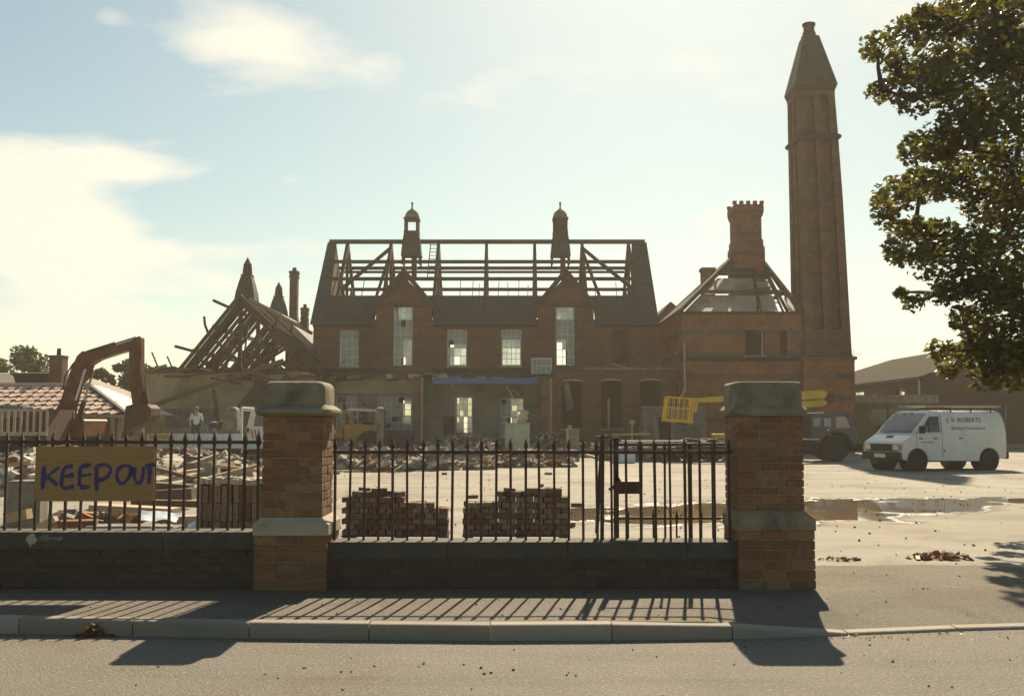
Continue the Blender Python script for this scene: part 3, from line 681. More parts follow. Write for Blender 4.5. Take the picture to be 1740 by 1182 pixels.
# ------------------------------------------------------------------ main school block
YB, YR, YBK = 55.0, 59.6, 64.2
bxL, bxR = PX(530, YB), PX(1118, YB)
zE = PZ(551, YB); zRg = PZ(411, YR)
mbk = thing('school_building', ((bxL + bxR) / 2, YB, ZP), 'long brick school block with stripped roof timbers and two cupolas', 'building')
def op(px0, px1, py0, py1, Y=YB): return (PX(px0, Y), PX(px1, Y), PZ(py1, Y), PZ(py0, Y))
W1, T1, W2, W3, T2, W4 = op(575, 608, 561, 622), op(667, 700, 516, 621), op(759, 793, 560, 621), op(852, 886, 560, 621), op(945, 977, 515, 621), op(1040, 1070, 561, 621)
zM = PZ(640, YB)        # line between brick storey and torn plaster storey
G1, G2, G3 = op(772, 803, 674, 741), op(850, 890, 676, 741), op(640, 700, 672, 741)
G4 = op(570, 606, 672, 741)
# front wall, upper storey
zD = PZ(520, YB)        # dormer shoulders
D1, D2 = (PX(637, YB), PX(733, YB)), (PX(914, YB), PX(1010, YB))
MBw = MB()
wall_grid(MBw, bxL, bxR, zM, zE, YB, YB + .36, [W1, T1, W2, W3, T2, W4])
MBw.build('front_wall', M['mb_brick'], mbk)
for (a, b), t, px in ((D1, T1, 683.5), (D2, T2, 961)):
    w = MB(); wall_grid(w, a, b, zE + .001, zD, YB - .06, YB + .30, [t])
    ap = PZ(470, YB); c = (a + b) / 2
    w.prism([(a, zD), (b, zD), (c, ap)], YB - .06, YB + .3); w.build('gable', M['mb_brick'], mbk)
    # projecting pier under the gable
    w = MB(); wall_grid(w, a, b, zM, zE, YB - .06, YB - .004, [t]); w.build('gable_pier', M['mb_brick'], mbk)
    za = PZ(461, YB); ov = .28
    for s in (-1, 1):
        e = a - ov if s < 0 else b + ov; ze = zD - ov * (za - zD) / (c - a) * .9 + .02
        MB().bar((e, YB - .2, ze), (c, YB - .2, za), .09, .26).build('bargeboard', M['roof_timber'], mbk)
        k = MB(); yb_ = YB + 1.0 + (za - zE) / (zRg - zE) * (YR - YB)
        slates(k, (e, YB - .16, ze + .06), (e, YB + .6, ze + .06), (c, YB + (za - zE) / (zRg - zE) * (YR - YB) + .05, za + .06), (c, YB - .16, za + .06), 7); k.build('gable_roof', M['slate'], mbk)
    MB().bar((a + .1, YB - .1, zD - .02), (b - .1, YB - .1, zD - .02), .1, .1).build('collar', M['roof_timber'], mbk)
    MB().bar((c, YB - .2, za - .9), (c, YB - .2, za + .12), .08).build('finial_post', M['roof_timber'], mbk)
# ground storey, plastered after the lean-to came off
w = MB(); wall_grid(w, bxL, bxR, ZP - .05, zM - .002, YB + .003, YB + .36, [G1, G2, G3, G4]); w.build('lower_wall', M['plaster_grey'], mbk)
w = MB(); wall_grid(w, PX(556, YB), PX(704, YB), PZ(668, YB), zM - .004, YB - .06, YB - .001, []); w.build('torn_plaster_band', M['plaster_yellow'], mbk)
# rear wall with its own windows
def opz(px0, px1, py0, py1): return op(px0, px1, py0, py1, YBK)
rear = [opz(764, 800, 585, 625), opz(846, 884, 575, 632), opz(940, 962, 560, 632), opz(576, 610, 640, 690), opz(776, 802, 672, 735), opz(868, 892, 676, 735), opz(684, 698, 680, 720), opz(950, 962, 660, 735), opz(684, 702, 540, 632)]
w = MB(); wall_grid(w, bxL, bxR, ZP - .05, zE, YBK, YBK + .36, rear); w.build('rear_wall', M['plaster_grey'], mbk)
for x in (bxL, bxR):
    s = .36 if x == bxL else -.36
    w = MB(); w.prism([(YB + .36, ZP - .05), (YBK, ZP - .05), (YBK, zE), (YR, zRg - .25), (YB + .36, zE + .25)], x, x + s, axis='x'); w.build('gable_wall', M['mb_brick'], mbk)
MB().box((bxL + .36, YB + .36, PZ(646, YB)), (bxR - .36, YBK, PZ(646, YB) + .2)).build('upper_floor', M['timber'], mbk)
MB().box((PX(1012, YB), YB + 2.2, zM + .1), (bxR - .36, YB + 2.35, zE)).build('added_partition', M['plaster_grey'], mbk)  # added inner wall, set to make the end window opening dark
MB().box((bxL + .36, YB + 3.2, zM + .1), (PX(640, YB), YB + 3.35, zE)).build('added_partition', M['plaster_grey'], mbk)
window(mbk, *W1, YB + .12, 3, 4)
window(mbk, *T1, YB + .12, 3, 8, gone={(1, 0), (1, 5)})
window(mbk, *W2, YB + .12, 3, 4, gone={(0, 2), (1, 0)}, clear={(2, 0), (2, 1), (1, 1)})
window(mbk, *W3, YB + .12, 4, 6, gone=set(), clear={(c, r) for c in range(4) for r in range(3)})
window(mbk, *T2, YB + .12, 3, 8, gone={(0, 0), (1, 0), (1, 1), (0, 1), (0, 2)})
wf = W4; f = MB(); f.box((wf[0], YB + .1, wf[2]), (wf[0] + .05, YB + .18, wf[3])); f.box((wf[1] - .05, YB + .1, wf[2]), (wf[1], YB + .18, wf[3])); f.box((wf[0] + .05, YB + .1, wf[3] - .05), (wf[1] - .05, YB + .18, wf[3])); f.build('window', M['roof_timber'], mbk)
window(mbk, *G1, YB + .14, 4, 6, gone={(2, 0), (2, 1), (2, 2)}, clear={(0, 5), (3, 4), (3, 5), (3, 3), (0, 2), (1, 3)})
window(mbk, *G2, YB + .14, 4, 6, gone={(0, 5), (1, 2)}, clear={(3, 1), (3, 3), (2, 4), (3, 0)})
window(mbk, *G3, YB + .14, 5, 6, gone={(1, 1), (3, 5), (2, 2)}, clear={(4, 4), (4, 3)})
window(mbk, *G4, YB + .14, 4, 6, gone={(1, 4), (2, 2)}, clear={(0, 5), (1, 5)})
MB().box((PX(754, YB), YB - .06, ZP), (PX(773, YB), YB + .0, PZ(707, YB))).build('door', M['rusty'], mbk)
MB().box((PX(775, YB), YB - .05, PZ(752, YB)), (PX(800, YB), YB + .0, PZ(735, YB))).build('blue_panel', M['bluepaint'], mbk)
# eaves course
MB().box((bxL - .02, YB - .14, zE - .16), (D1[0] - .02, YB - .001, zE - .03)).build('eaves_course', M['dark_brick'], mbk)
MB().box((D1[1] + .02, YB - .14, zE - .16), (D2[0] - .02, YB - .001, zE - .03)).build('eaves_course', M['dark_brick'], mbk)
MB().box((D2[1] + .02, YB - .14, zE - .16), (bxR + .02, YB - .001, zE - .03)).build('eaves_course', M['dark_brick'], mbk)
MB().box((bxL, YB - .05, PZ(632, YB)), (bxR, YB - .002, PZ(626, YB))).build('string_course', M['dark_brick'], mbk)
# roof: slope parameter t from eave (0) to ridge (1)
def RP(x, t, back=False, lift=0):
    y0 = YBK + .5 if back else YB - .3
    return Vector((x, y0 + (YR - y0) * t, zE - .02 + (zRg - zE) * t + lift))
def tz(py):      # slope parameter whose picture height is py
    lo, hi = 0, 1
    for _ in range(40):
        m = (lo + hi) / 2; p = RP(0, m); q = 591 - F * ((p.z - CAMZ) * math.cos(TILT) - p.y * math.sin(TILT)) / (p.y * math.cos(TILT) + (p.z - CAMZ) * math.sin(TILT))
        if q > py: lo = m
        else: hi = m
    return lo
t5 = tz(502); xa, xb = PX(526, YB), PX(1121, YB)
ra, rb_ = PX(560, 56.6), PX(1073, 56.6); ra1, rb1 = PX(568, YR), PX(1076, YR)
for a, b in ((xa, D1[0] - .05), (D1[1] + .05, D2[0] - .05), (D2[1] + .05, xb)):
    k = MB(); slates(k, RP(a, 0), RP(b, 0), RP(b, t5), RP(a, t5), 14); k.build('slate_roof', M['slate'], mbk)
for a, b in ((D1[0] - .05, D1[1] + .05), (D2[0] - .05, D2[1] + .05)):
    k = MB(); slates(k, RP(a, .22), RP(b, .22), RP(b, t5), RP(a, t5), 8); k.build('slate_roof', M['slate'], mbk)
k = MB(); slates(k, RP(xa, t5), RP(ra, t5), RP(ra1, 1), RP(xa, 1), 16); k.build('slate_verge', M['slate'], mbk)
k = MB(); slates(k, RP(rb_, t5), RP(xb, t5), RP(xb, 1), RP(rb1, 1), 16); k.build('slate_verge', M['slate'], mbk)
for (p, q) in ((xa, xa + .5), (xb - .7, xb)):
    k = MB(); slates(k, RP(p, .0, True), RP(q, .0, True), RP(q, 1, True), RP(p, 1, True), 26); k.build('slate_verge', M['slate'], mbk)
k = MB(); slates(k, RP(ra, 0, True), RP(rb_, 0, True), RP(rb_, .22, True), RP(ra, .22, True), 8); k.build('slate_roof', M['slate'], mbk)
timber('ridge_beam', mbk, RP(xa + .1, 1, lift=.03), RP(xb - .1, 1, lift=.03), .12, .26)
for tt, wd in ((tz(443), .2), (tz(472), .2)):
    for bk in (False, True):
        timber('purlin', mbk, RP(ra - .5, tt, bk, -.06), RP(rb_ + .5, tt, bk, -.06), .16, .2)
tm = tz(455); timber('collar_beam', mbk, (ra, YR, RP(0, tm).z), (rb_, YR, RP(0, tm).z), .12, .14)
def XR(px, Y=58.): return PX(px, Y)
for i, px in enumerate((579, 656, 740, 825, 910, 994, 1076)):
    x = XR(px)
    for bk in (False, True): timber('principal_rafter', mbk, RP(x, .12, bk, -.16), RP(x, 1, bk, -.12), .17, .24)
    timber('king_post', mbk, (x, YR, zE + .5), (x, YR, zRg), .16, .16)
    timber('tie_beam', mbk, (x, YB + .2, zE + .05), (x, YBK, zE + .05), .2, .28)
    for s in (-1, 1): timber('strut', mbk, (x, YR + s * .1, zE + 1.2), (x, YR + s * 2.1, zE + 3.0), .12, .14)
# wind braces at both ends
for a, b, c in ((656, 583, 600), (994, 1074, 1052)):
    timber('wind_brace', mbk, RP(XR(a), tz(422)), RP(XR(b), tz(492)), .12, .2)
    timber('wind_brace', mbk, RP(XR(a), tz(420), True), RP(XR(c), tz(520), True), .12, .2)
for i in range(31):
    px = 590 + i * 16.2 + rnd(-4, 4); x = XR(px)
    if any(abs(px - q) < 8 for q in (579, 656, 740, 825, 910, 994, 1076)): continue
    if rnd(0, 1) < .72: timber('lath', mbk, RP(x, t5 - .05), RP(x + rnd(-.05, .05), tz(rnd(474, 496) if i % 3 else 472)), .035, .05)
# ladder on the roof
lx = XR(733)
ld = thing('roof_ladder', RP(lx, tz(472), False, .12), 'wooden ladder leaning up the stripped roof to the ridge', 'ladder')
for s in (-.22, .22): MB().bar(RP(lx + s, tz(480), False, .14), RP(lx + s, 1, False, .14), .05, .07).build('rail', M['timber'], ld)
for i in range(11):
    tt = tz(478) + (1 - tz(478)) * (i + .5) / 11; MB().bar(RP(lx - .22, tt, False, .14), RP(lx + .22, tt, False, .14), .035).build('rung', M['timber'], ld)
# cupolas
def cupola(px, open_, label):
    x = PX(px, YR, 400); z = lambda py: PZ(py, YR, px); c = thing('cupola', (x, YR, zRg - .2), label, 'cupola')
    sk = MB(); h = lambda w: w * YR / F / 2
    sk.lathe((x, YR, 0), [(h(34), z(436)), (h(30), z(415)), (h(25), z(397)), (h(26), z(396)), (h(26), z(394))], sq=True); sk.build('slate_skirt', M['slate'], c)
    for sx in (-1, 1):
        for sy in (-1, 1): MB().bar((x + sx * h(29), YR + sy * h(29), z(452)), (x + sx * h(28), YR + sy * h(28), z(420)), .1).build('leg', M['roof_timber'], c)
    MB().bar((x + .15, YR, z(470)), (x + .15, YR, z(430)), .3).build('mast', M['roof_timber'], c)
    for sx in (-1, 1):
        for sy in (-1, 1): MB().bar((x + sx * h(20), YR + sy * h(20), z(394)), (x + sx * h(20), YR + sy * h(20), z(374)), .15).build('post', M['roof_timber'], c)
    if not open_:
        for i in range(9): MB().obox((x, YR - h(20), z(393) + (z(375) - z(393)) * (i + .5) / 9), (h(34), .03, .11), (R(35), 0, 0)).build('louvre', M['roof_timber'], c)
    MB().lathe((x, YR, 0), [(h(25), z(375)), (h(27), z(374)), (h(27), z(371.5)), (h(24), z(371))], sq=True).build('cornice', M['roof_timber'], c)
    MB().lathe((x, YR, 0), [(h(25), z(371)), (h(25), z(368)), (h(22), z(363)), (h(16), z(359)), (h(8), z(356.5)), (h(3), z(354)), (h(2.5), z(348)), (h(4), z(347)), (h(4), z(345)), (h(1), z(343))], n=12).build('lead_dome', M['conc'], c, smooth=True)
cupola(700, True, 'open cupola with lead dome standing beside the roof ladder')
cupola(952, False, 'louvred cupola with lead dome on the ridge away from the ladder')
# loose window sash leaning on the ledge
sx0, sx1 = PX(903, 54.7), PX(938, 54.7)
sash = thing('window_sash', ((sx0 + sx1) / 2, 54.7, PZ(635, 54.7)), 'loose white window sash leaning on the torn ledge', 'window sash')
window(sash, sx0, sx1, PZ(635, 54.7), PZ(608, 54.7), 54.7, 4, 2, sill=False)
# torn stubs of the lean-to: ledge, piers, blue beam
stub = thing('lean_to_remains', (PX(700, 54), 54, ZP), 'torn brick piers and ragged ledge of the demolished lean-to', 'ruin')
for px, w_ in ((709, .42), (926, .5)):
    x = PX(px, 53.6); k = MB(); k.box((x - w_ / 2, 53.2, ZP - .05), (x + w_ / 2, YB - .07, PZ(640, 53.6))); k.build('pier', M['wing_brick'], stub)
    MB().box((x + w_ / 2 + .002, 53.25, ZP), (x + w_ / 2 + .12, 53.4, PZ(642, 53.6))).build('pier_plaster', M['palestone'], stub)
rs = random.Random(3)
xx = PX(545, YB)
while xx < PX(1000, YB):
    l_ = rs.uniform(.3, .8); d_ = rs.uniform(.15, .55); hh = rs.uniform(.08, .3)
    MB().obox((xx, YB - .08 - d_ / 2, zM + rs.uniform(-.12, .02)), (l_, d_, hh), (rs.uniform(-.2, .2), rs.uniform(-.15, .15), rs.uniform(-.2, .2))).build('ragged_brickwork', rs.choice((M['conc'], M['wing_brick'], M['paleconc'], M['dark_brick'])), stub); xx += l_ * rs.uniform(.55, 1.0)
MB().box((PX(736, 53.7), 53.5, PZ(652, 53.7)), (PX(919, 53.7), 53.9, PZ(642, 53.7))).build('blue_beam', M['bluebeam'], stub)
MB().bar(P(722, 634, 53.8), P(752, 638, 53.4), .2, .06).build('hanging_board', M['paletimber'], stub)
for a, b in (((735, 652), (727, 672)), ((767, 652), (774, 664)), ((861, 655), (875, 682)), ((868, 660), (883, 672))): MB().cyl(P(*a, 54.2), P(*b, 54.2), .03, n=5).build('hanging_pipe', M['steel'], stub)
# projecting ground-floor brick front with three doorways
YP = 53.4; pf = thing('brick_annexe', (PX(1040, YP), YP, ZP), 'roofless brick annexe with three empty doorways', 'building')
pz = PZ(629, YP); px0_, px1_ = PX(938, YP), PX(1152, YP)
O = [op(955, 990, 648, 727, YP), op(1022, 1057, 647, 727, YP), op(1088, 1124, 647, 727, YP)]
w = MB(); wall_grid(w, px0_, px1_, ZP - .05, pz, YP, YP + .34, O); w.build('wall', M['mb_brick'], pf)
w = MB(); w.box((px0_, YP + .34, ZP - .05), (px0_ + .3, YB - .07, pz)); w.build('side_wall', M['mb_brick'], pf)
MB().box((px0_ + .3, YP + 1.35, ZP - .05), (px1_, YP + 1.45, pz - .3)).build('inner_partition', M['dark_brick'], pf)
MB().box((PX(990, YP), YP - .12, pz + .003), (px1_ + .05, YP + .5, pz + .16)).build('ledge', M['conc'], pf)
for o_ in O:
    h = MB(); n = 9
    for i in range(n):
        t0, t1 = i / n, (i + 1) / n; f_ = lambda t: o_[3] - .02 + .07 * (1 - (2 * t - 1) ** 2)
        h.add([(o_[0] + (o_[1] - o_[0]) * t, yq, f_(t) + dz) for t in (t0, t1) for yq in (YP - .03, YP + .1) for dz in (0, .07)], [(0, 1, 5, 4), (2, 6, 7, 3), (0, 4, 6, 2), (1, 3, 7, 5)])
    h.build('arched_lintel', M['paleconc'], pf)
    MB().box((o_[0] - .08, YP - .1, o_[2] - .12), (o_[1] + .08, YP + .1, o_[2] - .003)).build('sill', M['conc'], pf)
    MB().box((o_[1] - .06, YP + .1, o_[2]), (o_[1] - .001, YP + .16, o_[3] - .03)).build('door_frame', M['roof_timber'], pf)
MB().bar(P(1034, 728, YP + .3), P(1034, 677, YP + .3), .1).build('leaning_post', M['paletimber'], pf)
MB().add([P(958, 650, YP - .02), P(966, 648, YP - .02), P(975, 693, YP - .3), P(963, 698, YP - .25)], [(0, 1, 2, 3)]).build('hanging_plaster', M['plaster_grey'], pf)
MB().bar(P(1040, 617, YP - .05), P(1068, 626, YP - .05), .16, .07).build('loose_board', M['paletimber'], pf)

# ------------------------------------------------------------------ chimney house (right wing)
YW = 52.0; wx0, wx1 = PX(1160, YW), PX(1368, YW); zW = PZ(530, YW, 1265); YWB = 59.0
wg = thing('boiler_house', ((wx0 + wx1) / 2, YW, ZP), 'banded brick boiler house with half stripped hipped roof', 'building')
O1, O2 = (PX(1269, YW), PX(1302, YW), PZ(604, YW, 1285), PZ(561, YW, 1285)), (PX(1328, YW), PX(1341, YW), PZ(605, YW, 1335), PZ(561, YW, 1335))
w = MB(); wall_grid(w, wx0, wx1, ZP - .05, zW, YW, YW + .36, [O1, O2]); w.build('front_wall', M['wing_brick'], wg)
SO = [(53.2, 54.1, zW - 2.6, zW - 1.0), (55.8, 56.7, zW - 2.6, zW - 1.0)]
w = MB(); wall_grid(w, YW + .36, YWB, ZP - .05, zW, wx0, wx0 + .36, SO, axis='y'); w.build('side_wall', M['wing_brick'], wg)
for a in SO: MB().box((wx0 + .1, a[0] + .05, a[2] + .05), (wx0 + .14, a[1] - .05, a[3] - .05)).build('window', M['pane'], wg); 
w = MB(); w.box((wx1 - .36, YW + .36, ZP - .05), (wx1, YWB, zW)); w.build('side_wall', M['wing_brick'], wg)
w = MB(); w.box((wx0, YWB, ZP - .05), (wx1, YWB + .36, zW)); w.build('rear_wall', M['wing_brick'], wg)
for o_ in (O1, O2):
    MB().box((o_[0] - .08, YW - .1, o_[2] - .12), (o_[1] + .08, YW + .12, o_[2] - .002)).build('sill', M['palestone'], wg)
MB().box((O1[1] - .1, YW + .2, O1[2]), (O1[1] - .04, YW + .26, O1[3])).build('window', M['white_frame'], wg)
MB().box((wx0 + .5, YW + 1.6, ZP), (wx1 - .5, YW + 1.7, zW - .4)).build('inner_partition', M['plaster_grey'], wg)
zs_ = PZ(610, YW, 1265); MB().box((wx0 - .08, YW - .1, zs_ - .1), (wx1, YW - .002, zs_ + .12)).build('string_course', M['dark_brick'], wg)
MB().box((wx0 - .08, YW - .1, zW - .12), (wx1, YW - .002, zW + .02)).build('eaves_course', M['dark_brick'], wg)
MB().cyl((wx0 + .12, YW - .12, zs_ - 1.6), (wx0 + .12, YW - .12, zW - 1.6), .05, n=8).bar((wx0 + .12, YW - .12, zs_ - 1.6), (wx0 - .3, YW - .4, zs_ - 2.3), .08).build('downpipe', M['palestone'], wg)
# hipped roof
ax0, ax1 = PX(1243, 55.4, 440), PX(1291, 55.4, 440); zA = PZ(440, 55.4, 1265); ay = 55.3
FL, FR, BL, BR = Vector((wx0 - .15, YW - .25, zW)), Vector((wx1 - .1, YW - .25, zW)), Vector((wx0 - .15, YWB + .3, zW)), Vector((wx1 + .1, YWB + .3, zW))
AL, AR = Vector((ax0, ay, zA)), Vector((ax1, ay, zA))
for p, q in ((FL, AL), (FR, AR), (BL, AL), (BR, AR)): timber('hip_rafter', wg, p, q, .16, .24)
for t in (.36, .70):
    timber('purlin', wg, FL.lerp(AL, t), FR.lerp(AR, t), .12, .18); timber('purlin', wg, FL.lerp(AL, t), BL.lerp(AL, t), .12, .18); timber('purlin', wg, FR.lerp(AR, t), BR.lerp(AR, t), .12, .18)
n = 9
for i in range(1, n):
    f_ = i / n
    if i in (6, 8): timber('rafter', wg, FL.lerp(FR, f_), AL.lerp(AR, f_), .09, .13)
    if i != 2: timber('rafter', wg, FL.lerp(BL, f_), AL.lerp(AL + Vector((0, .4, 0)), f_), .09, .13)
    if i in (1, 3, 4, 7): timber('rafter', wg, FR.lerp(BR, f_), AR.lerp(AR + Vector((0, .4, 0)), f_), .09, .13)
def slope_quad(f0, f1, t0, t1, A=FL, B=FR, C=AR, D=AL, lift=0):
    nrm = (B - A).cross(D - A).normalized(); nrm = nrm if nrm.z > 0 else -nrm
    q = lambda f, t: A.lerp(D, t).lerp(B.lerp(C, t), f) + nrm * lift
    return q(f0, t0), q(f1, t0), q(f1, t1), q(f0, t1)
for f0, f1, t0, t1 in ((.03, .655, .02, .34), (.05, .655, .38, .66), (.675, .84, .02, .34), (.675, .88, .38, .60), (.94, .995, .02, .30)):
    a, b, c, d = slope_quad(f0, f1, t0, t1, lift=-.16); a, b = a + Vector((0, .4, 0)), b + Vector((0, .4, 0)); MB().add([a, b, c, d], [(0, 1, 2, 3)]).build('ceiling_board', M['lining'], wg)
k = MB(); slates(k, *slope_quad(.0, .72, .72, 1.0, lift=.08), 6); k.build('slate_roof', M['slate'], wg)
k = MB(); slates(k, *slope_quad(0, .2, 0, 1, FL, BL, AL + Vector((0, .4, 0)), AL, .08), 20); k.build('slate_roof', M['slate'], wg)
k = MB(); slates(k, *slope_quad(.2, .98, 0, .42, FL, BL, AL + Vector((0, .4, 0)), AL, .08), 8); k.build('slate_roof', M['slate'], wg)
k = MB(); slates(k, *slope_quad(.6, .98, .42, .75, FL, BL, AL + Vector((0, .4, 0)), AL, .08), 7); k.build('slate_roof', M['slate'], wg)
for i in range(10):
    a, b, c, d = slope_quad(.70, .99, .3 + .05 * i, .32 + .05 * i, lift=-.25 - .1 * (i % 3)); timber('lath', wg, a + Vector((rnd(-.2, .4), 0, 0)), b + Vector((-rnd(0, .6), 0, rnd(-.3, .3))), .05, .06)
# ridge stack
x = (ax0 + ax1) / 2; z = lambda py: PZ(py, 55.3, 1265); h = lambda w_: w_ * 55.3 / F / 2
s_ = MB(); s_.lathe((x, 55.3, 0), [(h(52), zW + .5), (h(52), z(425)), (h(48), z(420)), (h(48), z(412)), (h(44), z(410)), (h(44), z(374)), (h(47), z(372)), (h(50), z(366)), (h(51), z(364)), (h(51), z(354)), (h(47), z(352)), (h(40), z(351.5))], sq=True); s_.build('chimney_stack', M['wing_brick'], wg)
for i in range(5):
    for yy_ in (-1, 1): MB().box((x + h(46) * (i / 2 - 1) - .1, 55.3 + yy_ * h(44) - .1, z(352)), (x + h(46) * (i / 2 - 1) + .1, 55.3 + yy_ * h(44) + .1, z(346.5))).build('merlon', M['wing_brick'], wg)
MB().lathe((PX(1206, 58.5), 58.5, 0), [(.36, zW + 1.0), (.36, PZ(462, 58.5)), (.42, PZ(461, 58.5)), (.42, PZ(456, 58.5))], sq=True).build('chimney_stack', M['wing_brick'], wg)
# small gable seen between the wing and the main block
gx = P(1139, 515, 62.0)
sg2 = thing('rear_block', (gx.x, 62, ZP), 'small slated gable showing between school block and boiler house', 'building')
MB().box((gx.x - 1.2, 62, ZP), (gx.x + 1.5, 66, gx.z - 1.3)).prism([(gx.x - 1.2, gx.z - 1.3), (gx.x + 1.5, gx.z - 1.3), (gx.x, gx.z)], 62, 66).build('wall', M['mb_brick'], sg2)
k = MB(); slates(k, (gx.x - 1.35, 61.8, gx.z - 1.4), (gx.x - 1.35, 66, gx.z - 1.4), (gx.x, 66, gx.z + .08), (gx.x, 61.8, gx.z + .08), 6); slates(k, (gx.x + 1.65, 61.8, gx.z - 1.4), (gx.x + 1.65, 66, gx.z - 1.4), (gx.x, 66, gx.z + .08), (gx.x, 61.8, gx.z + .08), 6); k.build('roof', M['slate'], sg2)

# ------------------------------------------------------------------ tall chimney
YC = 51.7
ch = thing('tall_chimney', (PX(1408, YC), YC + 1.2, ZP), 'very tall square fluted brick chimney with pyramid slate cap', 'chimney')
def cx_at(py): # front-face left and right edges (pixels) by height
    pts = [(150, 1357, 1420), (230, 1359, 1426), (450, 1365, 1441), (608, 1368, 1447), (790, 1369, 1448)]
    for a, b in zip(pts, pts[1:]):
        if a[0] <= py <= b[0]:
            t = (py - a[0]) / (b[0] - a[0]); return a[1] + (b[1] - a[1]) * t, a[2] + (b[2] - a[2]) * t
    return pts[0][1:] if py < 150 else pts[-1][1:]
zc_ = lambda py: PZ(py, YC, 1400)
def fr(py):
    l_, r_ = cx_at(py); zz = zc_(py); return P(l_, py, YC).x, P(r_, py, YC).x, zz
pyb = 752
def fluted(py, rec=.0, out=0):
    """plan of the shaft at a height: square with three recessed panels on each face"""
    xl, xr, zz = fr(py); w_ = xr - xl + 2 * out; cx = (xl + xr) / 2; cy = YC + 1.2; h_ = w_ / 2
    side = []
    e = [(-1, 0), (-.62, 0), (-.62, 1), (-.16, 1), (-.16, 0), (.16, 0), (.16, 1), (.62, 1), (.62, 0)]
    pts = []
    for q in range(4):
        c_, s__ = math.cos(q * math.pi / 2), math.sin(q * math.pi / 2)
        for u_, r_ in e:
            X_, Y_ = u_ * h_, -h_ + r_ * rec
            pts.append((cx + X_ * c_ - Y_ * s__, cy + X_ * s__ + Y_ * c_, zz))
    return pts
s_ = MB(); s_.rings([fluted(790, 0, .12), fluted(612, 0, .12)]); s_.build('base', M['wing_brick'], ch)
s_ = MB(); s_.rings([fluted(612, 0, .12)] + [fluted(611, 0, .22), fluted(606, 0, .22), fluted(604, 0, .02), fluted(560, 0.0, 0), fluted(556, .2, 0), fluted(340, .2, 0), fluted(236, .2, 0)]); s_.build('shaft', M['chim_brick'], ch)
s_ = MB(); s_.rings([fluted(236, 0, .02), fluted(233, 0, .12), fluted(229, 0, .14), fluted(226, 0, .03)]); s_.build('string_course', M['dark_brick'], ch)
s_ = MB(); s_.rings([fluted(226, .26, 0), fluted(160, .26, .0), fluted(158, 0, .0), fluted(152, 0, .02)]); s_.build('shaft_head', M['chim_brick'], ch)
xl, xr, _ = fr(152); cx = (xl + xr) / 2; cy = YC + 1.2; hh = (xr - xl) / 2
cp = MB(); cz = lambda py: PZ(py, YC, 1380)
prof = [(hh + .0, cz(152)), (hh + .09, cz(146)), (hh + .10, cz(142))]
cp.lathe((cx, cy, 0), prof, sq=True); cp.build('cornice', M['dark_brick'], ch)
k = MB(); H0, H1 = cz(142), cz(50); hw0, hw1 = hh + .13, .40
for q in range(4):
    A_ = Matrix.Rotation(q * math.pi / 2, 3, 'Z'); o_ = Vector((cx, cy, 0))
    f_ = lambda x, y, z: o_ + A_ @ Vector((x, y, 0)) + Vector((0, 0, z))
    slates(k, f_(-hw0, -hw0, H0), f_(hw0, -hw0, H0), f_(hw1, -hw1, H1), f_(-hw1, -hw1, H1), 18, .03)
k.build('pyramid_cap', M['slate'], ch)
MB().lathe((cx, cy, 0), [(.44, cz(51)), (.44, cz(48)), (.36, cz(46)), (.36, cz(42)), (.30, cz(40)), (.30, cz(30)), (.36, cz(29)), (.36, cz(26)), (.2, cz(25))], n=12).build('chimney_pot', M['rusty'], ch, smooth=True)
an = MB(); p_ = P(1449, 603, YC + 1); an.bar(p_ - Vector((.15, 0, .25)), p_ + Vector((.1, 0, .25)), .03)
an.bar(p_ + Vector((0, 0, 0)), p_ + Vector((.5, 0, .06)), .02)
for i in range(4): an.bar(p_ + Vector((.1 + .13 * i, -.25, .02)), p_ + Vector((.1 + .13 * i, .25, .02)), .012)
an.build('aerial', M['steel'], ch)
# ------------------------------------------------------------------ half demolished hall on the left
YH = 52.0
hx0, hx1 = PX(246, YH), PX(532, YH); hz = PZ(634, YH, 350)
hl = thing('school_hall', ((hx0 + hx1) / 2, YH, ZP), 'yellow plastered hall with bare rafters and two spired ventilators', 'building')
HO = [(PX(281, YH), PX(372, YH), PZ(727, YH), PZ(694, YH))]
w = MB(); wall_grid(w, hx0, hx1, ZP - .05, hz, YH, YH + .3, HO); w.build('front_wall', M['plaster_yellow'], hl)
MB().box((HO[0][0], YH + .1, HO[0][2]), (HO[0][1], YH + .16, HO[0][3])).build('boarded_window', M['conc'], hl)
MB().box((hx0 - .002, YH + .3, ZP - .05), (hx0 + .3, YH + 18, hz - .3)).build('side_wall', M['plaster_yellow'], hl)
MB().box((hx0 + .3, YH + 17.7, ZP - .05), (hx1, YH + 18, hz)).build('rear_wall', M['plaster_grey'], hl)
for a, b in ((430, 442),): MB().box((PX(a, YH), YH - .1, ZP), (PX(b, YH), YH - .002, hz + .1)).build('pier', M['wing_brick'], hl)
MB().box((PX(446, YH), YH - .08, ZP), (PX(456, YH), YH - .002, hz)).build('pier', M['plaster_grey'], hl)
